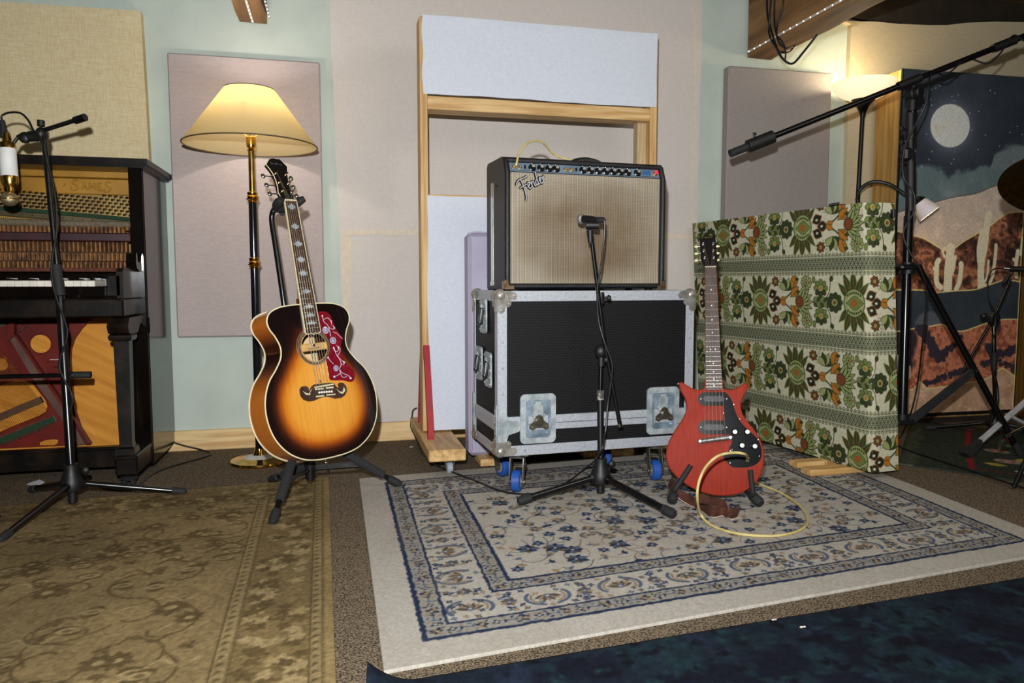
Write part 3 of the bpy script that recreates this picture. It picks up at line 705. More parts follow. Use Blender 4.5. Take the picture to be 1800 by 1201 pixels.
pb('felt_strip', lambda b: b.prism([zl(*q) for q in [(278, 530), (292, 558), (150, 618), (-10, 682), (-160, 745), (-160, 710), (-10, 645), (150, 580)]], .083, .094), felt_g)
pb('felt_strip', lambda b: b.prism([zl(*q) for q in [(-10, 22), (44, 22), (38, 52), (-10, 78)]], .083, .094), felt_g)
pb('felt_strip', lambda b: b.prism([zl(*q) for q in [(84, 22), (152, 22), (110, 42), (84, 60)]], .083, .094), felt_g)
pb('bridge', lambda b: b.prism([zl(*q, .08) for q in [(205, 432), (222, 462), (120, 505), (0, 556), (-160, 630), (-160, 590), (0, 518), (110, 470)]], .075, .094), mat('bridge_dark_wood', (70, 52, 36), .7, scale=9))
def lstr(b):
    for k in range(30):
        x0, z0_ = zl(-150+k*6.2, 150+k*2.5, .07); x1, z1_ = zl(20+k*8.6, 640-k*3.6, .07); b.cyl((x0, .066, z0_), (x1, .070, z1_), .0008, n=4)
pb('bass_strings', lstr, copper)
def pinrow(k, zx, zy):
    x, z = zl(zx, zy, .08); return pb('hitch_pin', lambda b: b.cyl((x, .095, z), (x, .072, z+.002), .0022, n=6), steel)
for k in range(22): pinrow(k, 245-k*11, 590+k*4.4)
for k in range(9): pinrow(k, 175-k*10, 45+k*7)
def cast(b):
    for cx_, cy_, n_ in ((265, 250, 4), (270, 305, 5), (275, 350, 5)):
        for i in range(n_):
            x, z = zl(cx_-22+i*11, cy_); b.box((x-.003, .0925, z-.006), (x-.001, .095, z+.006), .001); b.box((x-.003, .0925, z-.006), (x+.003, .095, z-.003), .001)
pb('cast_lettering', cast, iron_red)

# ================================================================= BRASS FLOOR LAMP
lx, ly = -.318, 3.235
lamp = thing('floor_lamp', 'brass and black floor lamp with lit cream cone shade', 'floor lamp', (lx, ly, 0))
MB().lathe([(.0, 0), (.117, 0), (.12, .006), (.117, .013), (.085, .018), (.075, .022), (.03, .03), (.022, .045), (.018, .06)], n=48).build('base', brass, lamp)
MB().lathe([(.064, .0215), (.066, .0235), (.03, .034)], n=40, cap=False).build('base_inlay', mat('white_enamel', (206, 204, 198), .3), lamp)
MB().lathe([(.0165, .055), (.0165, .82)], n=20).build('pole', mat('black_chrome_tube', (30, 30, 34), .12, .4, spec=.9), lamp)
MB().lathe([(.0165, .86), (.0165, 1.085)], n=20).build('pole', _M['black_chrome_tube'], lamp)
MB().lathe([(.0125, 1.12), (.0125, 1.29)], n=20).build('pole', mat('aged_brass_tube', (176, 148, 82), .25, 1, col2=(140, 112, 56), scale=20), lamp)
for z in (.815, 1.082):
    MB().lathe([(.017, z), (.021, z+.004), (.019, z+.008), (.025, z+.012), (.026, z+.016), (.02, z+.02), (.024, z+.024), (.019, z+.03), (.021, z+.036), (.021, z+.041), (.017, z+.044)], n=28).build('pole_collar', brass, lamp)
sh_z0, sh_z1, sh_r0, sh_r1 = 1.312, 1.535, .262, .099
bm_ = bpy.data.materials.new('lampshade_cloth'); bm_.use_nodes = True; nt = bm_.node_tree
for n in list(nt.nodes): nt.nodes.remove(n)
oo = nt.nodes.new('ShaderNodeOutputMaterial'); mx = nt.nodes.new('ShaderNodeMixShader'); df = nt.nodes.new('ShaderNodeBsdfDiffuse'); tr = nt.nodes.new('ShaderNodeBsdfTranslucent')
nz = nt.nodes.new('ShaderNodeTexNoise'); nz.inputs['Scale'].default_value = 160; rp = nt.nodes.new('ShaderNodeValToRGB')
rp.color_ramp.elements[0].color = C4((228, 214, 172)); rp.color_ramp.elements[1].color = C4((238, 226, 188)); nt.links.new(nz.outputs[0], rp.inputs[0])
nt.links.new(rp.outputs[0], df.inputs[0]); nt.links.new(rp.outputs[0], tr.inputs[0]); mx.inputs[0].default_value = .68
nt.links.new(df.outputs[0], mx.inputs[1]); nt.links.new(tr.outputs[0], mx.inputs[2]); nt.links.new(mx.outputs[0], oo.inputs[0])
b = MB(); b.lathe([(sh_r0, sh_z0), (sh_r1, sh_z1)], n=72, cap=False); b.lathe([(sh_r1-.0015, sh_z1), (sh_r0-.0015, sh_z0)], n=72, cap=False)
shade = b.build('lamp_shade', bm_, lamp, sharp=60)
trim = mat('dark_shade_piping', (84, 66, 36), .6)
b = MB(); b.tube([(sh_r0*math.cos(t), sh_r0*math.sin(t), sh_z0) for t in np.linspace(0, 2*PI, 72, endpoint=False)], .0028, 6, closed=True); b.tube([(sh_r1*math.cos(t), sh_r1*math.sin(t), sh_z1) for t in np.linspace(0, 2*PI, 48, endpoint=False)], .0022, 6, closed=True)
b.build('shade_piping', trim, shade)
b = MB(); b.lathe([(.012, 1.29), (.018, 1.293), (.01, 1.30), (.017, 1.305), (.019, 1.315), (.019, 1.345), (.012, 1.35)], n=20)
for k in range(3): a = k*2.094+.5; b.cyl((.012*math.cos(a), .012*math.sin(a), 1.345), ((sh_r1+.05)*math.cos(a), (sh_r1+.05)*math.sin(a), 1.464), .0014, n=5)
b.build('bulb_holder', brass, lamp)
MB().sphere((0, 0, 1.43), .026, 16, (1, 1, 1.25)).build('bulb', mat('lit_bulb_warm', (255, 230, 190), .4, emit=(255, 205, 140), estr=12), lamp)
l_ = light('floor_lamp_bulb', 'POINT', (0, 0, 1.464), 5.4, (1, .90, .86), shadow_soft_size=.03); l_.parent = lamp

# ================================================================= UPLIGHTER WITH READING ARM
tc_ = ay(1521, 176, 3.3); tx, ty = tc_.x, 3.3
up_ = thing('floor_lamp', 'black uplighter floor lamp with lit white bowl and a curved reading arm', 'floor lamp', (tx-.012, ty, 0))
MB().lathe([(0, 0), (.12, 0), (.12, .02), (.02, .03), (.012, .05)], n=36).build('base', black_metal, up_)
MB().tube([(-.028, 0, .045), (-.010, 0, 1.2), (0, 0, 1.64)], .0105, 12).build('pole', black_metal, up_)
MB().lathe([(.010, 1.585), (.016, 1.61), (.03, 1.645), (.056, 1.672), (.058, 1.676)], n=32).build('bowl_holder', black_metal, up_)
opal = mat('opal_bowl_glass', (250, 236, 205), .3, emit=(255, 228, 182), estr=.85)
b = MB(); b.lathe([(.058, 1.674), (.095, 1.69), (.125, 1.71), (.145, 1.735), (.153, 1.758), (.15, 1.758), (.142, 1.738), (.121, 1.714), (.09, 1.695), (.05, 1.68)], n=48, cap=False)
b.build('bowl_shade', opal, up_, sharp=60)
l_ = light('uplighter_bulb', 'POINT', (0, 0, 1.775), 4.8, (1, .84, .58), shadow_soft_size=.05); l_.parent = up_
arm_pts = [ay(1506, 352, 3.3), ay(1512, 333, 3.28), ay(1533, 320, 3.25), ay(1563, 324, 3.2), ay(1590, 341, 3.15), ay(1611, 353, 3.12)]
o_ = Vector((tx-.012, ty, 0)); b = MB(); b.tube([p-o_ for p in arm_pts], .0085, 10, sm=7); arm = b.build('reading_arm', black_metal, up_)
b = MB(); hd = ay(1611, 352, 3.12)-o_; axis = (ay(1636, 378, 3.08)-ay(1611, 352, 3.12)).normalized()
b.lathe([(.014, -.012), (.03, .0), (.036, .014), (.034, .02)], hd, axis, 20); b.build('head_cap', black_metal, arm)
b = MB(); b.lathe([(.032, .012), (.040, .03), (.048, .06), (.055, .092), (.053, .092), (.045, .06), (.037, .03), (.028, .012)], hd, axis, 32, cap=False); b.build('reading_shade', mat('white_reading_shade', (214, 216, 222), .3, emit=(255, 190, 120), estr=.10), arm, sharp=60)
l_ = light('reading_bulb', 'POINT', tuple(hd+axis*.075), 1.0, (1, .66, .36), shadow_soft_size=.02); l_.parent = up_

# ================================================================= TALL WHITE CLOTH GOBO ON WHEELED PLANKS
gy = 3.135
gb = thing('studio_screen', 'tall pine framed screen with white cloth panels and an open window', 'acoustic screen', (.36, gy, 0))
GW, zb, ztp = 1.06, .118, 1.845
Z = lambda py, px=745: ay(px, py, gy).z
b = MB(); b.box((0, 0, zb), (.032, .095, ztp), .002); b.build('post', pine, gb)
b = MB(); b.box((GW-.032, 0, zb), (GW, .095, ztp), .002); b.build('post', pine, gb)
z1_, z2_ = 1.475, 1.53; zl = 1.125
b = MB(); b.box((.032, .003, z1_), (GW-.032, .095, z2_), .002); b.build('cross_rail', pine_x, gb)
b = MB(); b.box((.032, .003, zl-.045), (GW-.032, .095, zl), .002); b.build('cross_rail', pine_x, gb)
b = MB(); b.box((.032, .003, ztp-.045), (GW-.032, .095, ztp), .002); b.build('cross_rail', pine_x, gb)
b = MB(); b.box((.032, .003, zb), (GW-.032, .095, zb+.045), .002); b.build('cross_rail', pine_x, gb)
b = MB(); b.box((GW-.075, .04, zl), (GW-.032, .09, z1_), .002); b.build('inner_stud', woodm('pale_pine', (206, 186, 148), (176, 152, 112), 'z'), gb)
white_cl = weave('white_cotton_cloth', (214, 219, 228), (196, 202, 214), .0022, amount=.7)
def cloth(name, x0, x1, z0, z1, parent, m, sag=0, wr=(0, 0), top=0, th=.004):
    nx_, nz_ = 60, 26; vs = []; fs = []; rr = random.Random(int(z0*100)); ph = [rr.uniform(0, 6) for _ in range(6)]
    for j in range(nz_+1):
        for i in range(nx_+1):
            u = i/nx_; v = j/nz_; x = x0+(x1-x0)*u; z = z0+(z1-z0)*v; e = min(u, 1-u, v, 1-v)
            if j == 0: z += .0022*math.sin(u*7+ph[0])+.0010*math.sin(u*31+ph[1])
            if i == 0: x += .003*math.sin(v*12+ph[2])
            y = -.004-.0035*min(1, e*12)+.0018*math.sin(u*9+ph[3])*math.sin(v*5+ph[4])
            if top and v > .86: y -= .004*math.sin(u*7+ph[5])**2*(v-.86)/.14
            vs.append((x, y, z))
    for j in range(nz_):
        for i in range(nx_): a = j*(nx_+1)+i; fs.append((a, a+1, a+nx_+2, a+nx_+1))
    b = MB(); b.add(vs, fs); n0 = len(vs)
    ring_ = [i for i in range(nx_+1)]+[(j)*(nx_+1)+nx_ for j in range(1, nz_+1)]+[nz_*(nx_+1)+i for i in range(nx_-1, -1, -1)]+[j*(nx_+1) for j in range(nz_-1, 0, -1)]
    back = [(vs[k][0], .0015, vs[k][2]) for k in ring_]; k0 = len(b.v); b.v += back
    for q in range(len(ring_)):
        r2 = (q+1) % len(ring_); b.f.append((ring_[q], k0+q, k0+r2, ring_[r2])); b.m.append(0)
    return b.build(name, m, parent, sharp=50)
cloth('cloth_panel', .012, GW-.006, 1.535, 1.853, gb, white_cl, top=1)
cloth('cloth_panel', .026, GW-.03, .122, 1.118, gb, white_cl)
# folded-over cloth at the top
b = MB(); b.box((.010, -.003, 1.846), (GW-.006, .09, 1.852), .002); b.build('cloth_top_fold', white_cl, gb)
red_pt = mat('red_painted_bracket', (166, 22, 36), .65, col2=(150, 22, 36), scale=20)
def plank(x0, name='foot_plank'):
    b = MB(); b.box((x0, -.345, .066), (x0+.145, .40, .112), .004); p = b.build(name, pine_y, gb)
    for yy in (-.27, .33):
        b = MB(); b.box((x0+.05, yy-.03, .061), (x0+.12, yy+.03, .066), .001); b.cyl((x0+.09, yy+.01, .062), (x0+.09, yy+.01, .05), .012, .01); b.box((x0+.072, yy-.022, .022), (x0+.076, yy+.012, .055), .001); b.box((x0+.104, yy-.022, .022), (x0+.108, yy+.012, .055), .001)
        f_ = b.build('caster_fork', steel, p)
        b = MB(); b.lathe([(.0, -.012), (.02, -.012), (.024, -.008), (.024, .008), (.02, .012), (0, .012)], (x0+.09, yy-.008, .025), (1, 0, 0), 24); b.build('caster_wheel', mat('grey_translucent_wheel', (156, 166, 172), .3), f_)
    return p
plank(-.018); plank(GW-.13)
def brace(x, sgn):
    b = MB()
    P = [(-.003 if sgn < 0 else .098, .50), (-.003 if sgn < 0 else .098, .112), (-.115 if sgn < 0 else .2, .112), (-.115 if sgn < 0 else .2, .135), (-.022 if sgn < 0 else .115, .50)]
    if sgn < 0: P = [(-.002, .49), (-.022, .49), (-.145, .145), (-.145, .112), (-.118, .112), (-.118, .135), (-.014, .43), (-.002, .43)]
    else: P = [(.097, .49), (.117, .49), (.24, .145), (.24, .112), (.213, .112), (.213, .135), (.109, .43), (.097, .43)]
    b.prism(P, x+.004, x+.028, plane='yz'); return b.build('bracket', red_pt, gb)
brace(0, -1); brace(0, 1); brace(GW-.036, -1); brace(GW-.036, 1)

# ================================================================= LILAC SLAB ON BLOCKS
b = MB(); b.box((.53, 2.965, .04), (1.12, 3.07, .955), .014)
slab = b.build('foam_slab', mat('lilac_vinyl_cloth', (172, 166, 186), .6, col2=(158, 152, 174), scale=6, bump=.35, bscale=18)); tag(slab, 'lilac covered slab standing between the flight case and the white screen', 'acoustic panel')
slab.location = slab.location
b = MB(); b.tube([(.541, 2.9655, .06), (.54, 2.9635, .5), (.542, 2.9645, .93)], .004, 6, sm=5); b.tube([(.53, 2.975, .95), (.56, 2.968, .957), (.7, 2.967, .955), (1.1, 2.967, .955)], .004, 6, sm=4)
for v in range(len(b.v)): b.v[v] = tuple(Vector(b.v[v])-slab.location)
b.build('cloth_seam', _M['lilac_vinyl_cloth'], slab)
for (x0, y0, x1, y1, z1, lab) in ((.565, 2.90, .66, 3.03, .039, 'short pine offcut under the lilac slab, left of the case'), (1.02, 2.94, 1.25, 3.06, .039, 'pine offcut beneath the far right end of the lilac slab')):
    tag(MB().box((x0, y0, .009), (x1, y1, z1), .003).build('wood_offcut', pine_y), lab, 'wood block')

# ================================================================= FLIGHT CASE
CW_, CH, CD = .762, .575, .352
cz0 = .15
case = thing('flight_case', 'black honeycomb flight case with aluminium edges on blue wheels', 'flight case', (.545, 2.483, 0), .057)
alu = mat('scratched_aluminium', (188, 193, 200), .42, .3, col2=(168, 173, 180), scale=14, stretch=(9, 9, 9), detail=8, bump=.15, bscale=90)
galv = mat('galvanised_steel', (186, 194, 196), .42, .3, col2=(140, 150, 154), scale=28, detail=6, bump=.15)
def honeycomb():
    m = mat('honeycomb_laminate', (22, 22, 23), .55, spec=.2); nt = m.node_tree; N = nt.nodes; L = nt.links; b = N['Principled BSDF']
    tc = N.new('ShaderNodeTexCoord'); sep = N.new('ShaderNodeSeparateXYZ'); L.new(tc.outputs['Object'], sep.inputs[0])
    hx = math_node(nt, 'ADD', sep.outputs[0], sep.outputs[1]); a = .0105
    u = math_node(nt, 'DIVIDE', hx, a); v = math_node(nt, 'DIVIDE', sep.outputs[2], a*.866*2)
    ds = []
    for o in (0, .5):
        fu = math_node(nt, 'SUBTRACT', math_node(nt, 'FRACT', math_node(nt, 'ADD', u, o+50)), .5)
        fv = math_node(nt, 'MULTIPLY', math_node(nt, 'SUBTRACT', math_node(nt, 'FRACT', math_node(nt, 'ADD', v, o+50)), .5), 1.732)
        ds.append(math_node(nt, 'SQRT', math_node(nt, 'ADD', math_node(nt, 'MULTIPLY', fu, fu), math_node(nt, 'MULTIPLY', fv, fv))))
    d = math_node(nt, 'MINIMUM', ds[0], ds[1]); rp = N.new('ShaderNodeValToRGB'); e = rp.color_ramp.elements
    e[0].position = .36; e[0].color = C4((27, 27, 28)); e[1].position = .46; e[1].color = C4((5, 5, 6)); L.new(d, rp.inputs[0]); L.new(rp.outputs[0], b.inputs['Base Color'])
    bp = N.new('ShaderNodeBump'); bp.inputs['Strength'].default_value = .6; bp.inputs['Distance'].default_value = .001; bp.invert = True; L.new(d, bp.inputs['Height']); L.new(bp.outputs[0], b.inputs['Normal'])
    return m
hc = honeycomb()
zt = cz0+CH; fw_ = .034
MB().box((.004, .004, .265), (CW_-.004, CD-.004, zt-.004), 0).build('lid', hc, case)
MB().box((.004, .004, cz0+.003), (CW_-.004, CD-.004, .255), 0).build('tray', hc, case)
def edges(b):
    t = .0025
    for z in (cz0, zt-fw_):      # horizontal angle along the front, back, sides, top and bottom
        b.box((0, 0, z), (CW_, .004, z+fw_), .001); b.box((0, CD-.004, z), (CW_, CD, z+fw_), .001)
        b.box((0, 0, z), (.004, CD, z+fw_), .001); b.box((CW_-.004, 0, z), (CW_, CD, z+fw_), .001)
    for z in (cz0-t, zt-.002):
        b.box((0, 0, z), (CW_, fw_, z+.0045), .001); b.box((0, CD-fw_, z), (CW_, CD, z+.0045), .001); b.box((0, 0, z), (fw_, CD, z+.0045), .001); b.box((CW_-fw_, 0, z), (CW_, CD, z+.0045), .001)
    for x in (0, CW_-fw_):
        b.box((x, -.001, cz0), (x+fw_, .003, zt), .001); b.box((x, CD-.003, cz0), (x+fw_, CD+.001, zt), .001)
    for x in (-.001, CW_-.003):
        b.box((x, 0, cz0), (x+.004, fw_, zt), .001); b.box((x, CD-fw_, cz0), (x+.004, CD, zt), .001)
b = MB(); edges(b); b.build('edge_trim', alu, case)
def midrail(b):
    b.box((fw_-.002, -.002, .236), (CW_-fw_+.002, .004, .258), .001); b.box((fw_-.002, -.005, .260), (CW_-fw_+.002, .004, .288), .0015)
    b.box((-.003, fw_-.002, .236), (.004, CD-fw_, .258), .001); b.box((-.005, fw_-.002, .260), (.004, CD-fw_, .288), .0015)
    b.box((CW_-.004, fw_-.002, .240), (CW_+.004, CD-fw_, .286), .001)
b = MB(); midrail(b); b.build('joint_rail', alu, case)
def corner(b, x, y, z, sx, sz):
    fy = -.0062 if y < .1 else CD+.0062; sy = 1 if y < .1 else -1
    b.sphere((x, y, z), .0235, 18)
    P = [(-.012, -.012), (.03, -.016), (.05, -.012), (.058, .0), (.052, .013), (.034, .012), (.036, .03), (.026, .04), (.014, .036), (.012, .054), (.0, .062), (-.012, .054)]
    b.prism([(x+sx*p, z-sz*-q) for p, q in P], min(fy, fy+.003*sy), max(fy, fy+.003*sy))
    xs__ = -.0062 if sx > 0 else CW_+.0062
    b.prism([(y+sy*p, z-sz*-q) for p, q in P], min(xs__, xs__+.003*sx), max(xs__, xs__+.003*sx), plane='yz')
    for dx, dz in ((.046, 0), (.026, .028), (0, .05)):
        b.sphere((x+sx*dx, fy, z+sz*dz), .0045, 8, (1, .6, 1)); b.sphere((xs__, y+sy*dx, z+sz*dz), .0045, 8, (.6, 1, 1))
for x, sx in ((.012, 1), (CW_-.012, -1)):
    for y in (.012, CD-.012):
        for z, sz in ((zt-.014, -1), (cz0+.016, 1)):
            b = MB(); corner(b, x, y, z, sx, sz); b.build('ball_corner', mat('dull_ball_steel', (176, 174, 168), .35, .55, col2=(140, 134, 124), scale=40), case)
# corner brace plates near the joint
for x, sx in ((0, 1), (CW_, -1)):
    b = MB(); P = [(0, .20), (.03, .20), (.038, .225), (.075, .235), (.08, .245), (.08, .262), (.072, .272), (.04, .276), (.03, .30), (.028, .318), (0, .318)]
    b.prism([(x+sx*p, q) for p, q in P], -.0065, -.003)
    for p, q in ((.014, .21), (.014, .235), (.014, .26), (.014, .285), (.014, .305), (.05, .25), (.068, .25)): b.sphere((x+sx*p, -.0065, q), .0042, 8, (1, .5, 1))
    b.build('brace_plate', galv, case)
b = MB(); P = [(0, .20), (.02, .20), (.026, .23), (.026, .29), (.018, .33), (0, .33)]
b.prism([(p+CD-.026, q) for p, q in P], -.006, -.002, plane='yz'); b.prism([(p, q) for p, q in P], -.006, -.002, plane='yz')
for q in (.21, .23, .25, .27, .29, .31): b.sphere((-.006, CD-.012, q), .004, 8, (.5, 1, 1)); b.sphere((-.006, .012, q), .004, 8, (.5, 1, 1))
b.build('brace_plate', galv, case)
b = MB()
for i in range(6):
    x = .10+i*.112
    b.sphere((x, -.002, zt-.017), .0042, 8, (1, .5, 1)); b.sphere((x, -.002, cz0+.016), .0042, 8, (1, .5, 1))
for i in range(4):
    z = .37+i*.09
    for x in (.017, CW_-.017): b.sphere((x, -.003, z), .0042, 8, (1, .5, 1))
b.build('rivets', galv, case)
def rrect(cx, cz, w_, h_, r, n=5):
    P = []
    for (sx, sz, a0) in ((1, 1, 0), (-1, 1, PI/2), (-1, -1, PI), (1, -1, 3*PI/2)):
        for k in range(n+1): a = a0+PI/2*k/n; P.append((cx+sx*(w_/2-r)+r*math.cos(a), cz+sz*(h_/2-r)+r*math.sin(a)))
    return P
def frame_prism(b, outer, inner, y0, y1):
    n = len(outer); vs = []
    for y in (y0, y1): vs += [(p[0], y, p[1]) for p in outer]+[(p[0], y, p[1]) for p in inner]
    fs = []
    for i in range(n):
        j = (i+1) % n
        fs += [(i, i+n, j+n, j), (2*n+i, 2*n+j, 3*n+j, 3*n+i), (i, j, 2*n+j, 2*n+i), (n+i, 3*n+i, 3*n+j, n+j)]
    b.add(vs, fs)
def latch(x, z, name='latch'):
    w_, h_ = .132, .176
    b = MB(); frame_prism(b, rrect(x, z, w_, h_, .018), rrect(x, z, w_*.68, h_*.74, .012), -.0085, -.001)
    for p in [(x+sx*w_*.42, z+k*h_*.2) for sx in (-1, 1) for k in (-2, -1, 0, 1, 2)]+[(x+k*w_*.22, z+s_*h_*.435) for k in (-1, 0, 1) for s_ in (-1, 1)]: b.sphere((p[0], -.009, p[1]), .0042, 8, (1, .6, 1))
    pl = b.build(name, galv, case)
    b = MB(); frame_prism(b, rrect(x, z, w_*.70, h_*.76, .012), rrect(x, z, w_*.56, h_*.64, .008), -.0095, .0); b.prism(rrect(x, z, w_*.66, h_*.72, .01), -.0016, .003)
    b.build('dish', mat('zinc_dish', (166, 184, 196), .35, .45, col2=(110, 128, 142), scale=22), pl)
    b = MB(); b.box((x-.02, -.014, z+.0), (x+.02, -.004, z+.052), .003); b.box((x-.026, -.012, z+.01), (x+.026, -.004, z+.018), .002); b.box((x-.012, -.011, z+.05), (x+.012, -.004, z+.062), .002)
    b.build('hook_plate', galv, pl)
    b = MB(); wing = [(0, .028), (.012, .022), (.018, .006), (.034, -.006), (.036, -.020), (.024, -.026), (.012, -.018), (-.012, -.018), (-.024, -.026), (-.036, -.020), (-.034, -.006), (-.018, .006), (-.012, .022)]
    b.prism([(x+p, z-.012+q) for p, q in wing], -.020, -.014); b.lathe([(.014, 0), (.014, .004), (.011, .0065), (0, .0065)], (x, -.02, z-.01), (0, -1, 0), 20); b.box((x-.007, -.0285, z-.0115), (x+.007, -.0265, z-.0085), 0)
    b.sphere((x+.026, -.0205, z-.027+.0), .003, 8); b.sphere((x-.026, -.0205, z-.027), .003, 8)
    b.build('butterfly_key', mat('dull_nickel', (150, 144, 130), .35, .9, col2=(112, 106, 94), scale=30), pl)
latch(.146, .278); latch(.636, .282)
def side_handle(yc, zc):
    b = MB(); w_, h_ = .085, .125
    tmp = MB(); frame_prism(tmp, rrect(0, 0, w_, h_, .012), rrect(0, 0, w_*.66, h_*.7, .008), -.006, 0); tmp.prism(rrect(0, 0, w_*.68, h_*.72, .008), -.001, .001)
    for p in [(sx*w_*.42, k*h_*.2) for sx in (-1, 1) for k in (-2, -1, 0, 1, 2)]: tmp.sphere((p[0], -.0065, p[1]), .0036, 8)
    T = lambda v: (v[1]-.003, yc-v[0], zc+v[2])
    b.add([T(v) for v in tmp.v], tmp.f); o = b.build('handle', galv, case)
    b = MB(); b.tube([(-.012, yc-.022, zc+.03), (-.02, yc-.022, zc-.025), (-.02, yc+.022, zc-.025), (-.012, yc+.022, zc+.03)], .004, 8, sm=3)
    b.build('grip_loop', black_metal, o)
    b = MB(); b.tube([(-.008, yc-.024, zc+.03), (-.008, yc+.024, zc+.03)], .005, 8); b.build('spring_bar', chrome, o)
side_handle(.17, .635); side_handle(.235, .455); side_handle(.105, .445)
blue_w = mat('blue_rubber_tyre', (34, 84, 168), .5, col2=(26, 66, 140), scale=30)
hub_m = mat('grey_hub', (170, 172, 170), .4, .4)
def caster(x, y, a):
    R_ = Matrix.Translation((x, y, 0)) @ Matrix.Rotation(a, 4, 'Z'); off = .03
    b = MB(); b.T = R_; b.box((-.05, -.045, cz0-.008), (.05, .045, cz0-.0025), .002); b.lathe([(.03, cz0-.02), (.033, cz0-.014), (.03, cz0-.008)], n=24)
    for s_ in (-1, 1): b.prism([(-.012, cz0-.018), (.03, cz0-.018), (off+.02, .06), (off+.012, .035), (off-.012, .035), (off-.02, .06)], s_*.024-.0015, s_*.024+.0015)
    b.box((-.014, -.025, cz0-.022), (.032, .025, cz0-.016), .002); b.cyl((off, -.03, .045), (off, .03, .045), .006)
    b.box((-.03, -.02, .095), (-.005, .02, .101), .002); b.box((-.045, -.024, .088), (-.03, .024, .098), .002)
    c = b.build('caster', mat('olive_zinc_fork', (148, 146, 132), .38, .8, col2=(108, 106, 92), scale=20), case)
    wz = .0095+.0385
    b = MB(); b.T = R_; b.lathe([(.024, -.0165), (.034, -.0165), (.0385, -.013), (.0385, .013), (.034, .0165), (.024, .0165)], (off, 0, wz), (0, 1, 0), 32); b.build('tyre', blue_w, c)
    b = MB(); b.T = R_; b.lathe([(.0, -.0175), (.008, -.019), (.009, -.0175), (.024, -.0172), (.024, .0172), (.009, .0175), (.008, .019), (0, .0175)], (off, 0, wz), (0, 1, 0), 24); b.build('wheel_hub', hub_m, c)
caster(.095, .065, -2.05); caster(.635, .065, -1.75); caster(.085, .29, -1.3); caster(.52, .29, -1.6)
MB().box((.03, .02, cz0-.0095), (.2, .1, cz0-.0025), .002).build('caster_board', black_metal, case)

# ================================================================= GUITAR AMPLIFIER
AW, AH, AD = .64, .478, .227
amp = thing('guitar_amplifier', 'black guitar combo amplifier with silver sparkle grille cloth on the flight case', 'amplifier', (.593, 2.583, .7262), .077)
tolex = mat('black_tolex', (19, 21, 24), .42, col2=(9, 10, 12), scale=26, detail=6, bump=.7, bscale=380, spec=.55)
side_t = mat('worn_tolex_side', (34, 32, 30), .45, col2=(18, 17, 17), scale=6, detail=9, bump=.6, bscale=340)
z0 = .006
P = [(0, z0), (0, .42), (.022, AH-.012), (.034, AH), (AD-.012, AH), (AD, AH-.014), (AD, z0)]      # side profile (y,z)
b = MB()
b.prism(P, 0, .022, plane='yz'); b.build('side_panel', side_t, amp)
b = MB(); b.prism(P, AW-.022, AW, plane='yz'); b.build('side_panel', side_t, amp)
b = MB(); b.prism([(.018, AH-.026), (.024, AH-.008), (.034, AH-.0), (AD-.012, AH), (AD, AH-.014), (AD, AH-.03)], .022, AW-.022, plane='yz'); b.build('top_panel', tolex, amp)
b = MB(); b.box((.022, .0, z0), (AW-.022, AD, z0+.02), .004); b.build('bottom_panel', tolex, amp)
b = MB(); b.box((.022, AD-.012, .03), (AW-.022, AD, AH-.03), 0); b.build('back_panel', tolex, amp)
b = MB()
for x in (0, AW-.021): b.tube([(x+.0105, .001, z0+.012), (x+.0105, .001, .415), (x+.0105, .022, AH-.014)], .0105, 12)
b.tube([(.01, .001, z0+.0105), (AW-.01, .001, z0+.0105)], .0105, 12); b.tube([(.011, .026, AH-.0125), (AW-.011, .026, AH-.0125)], .0115, 12)
b.build('edge_piping', tolex, amp)
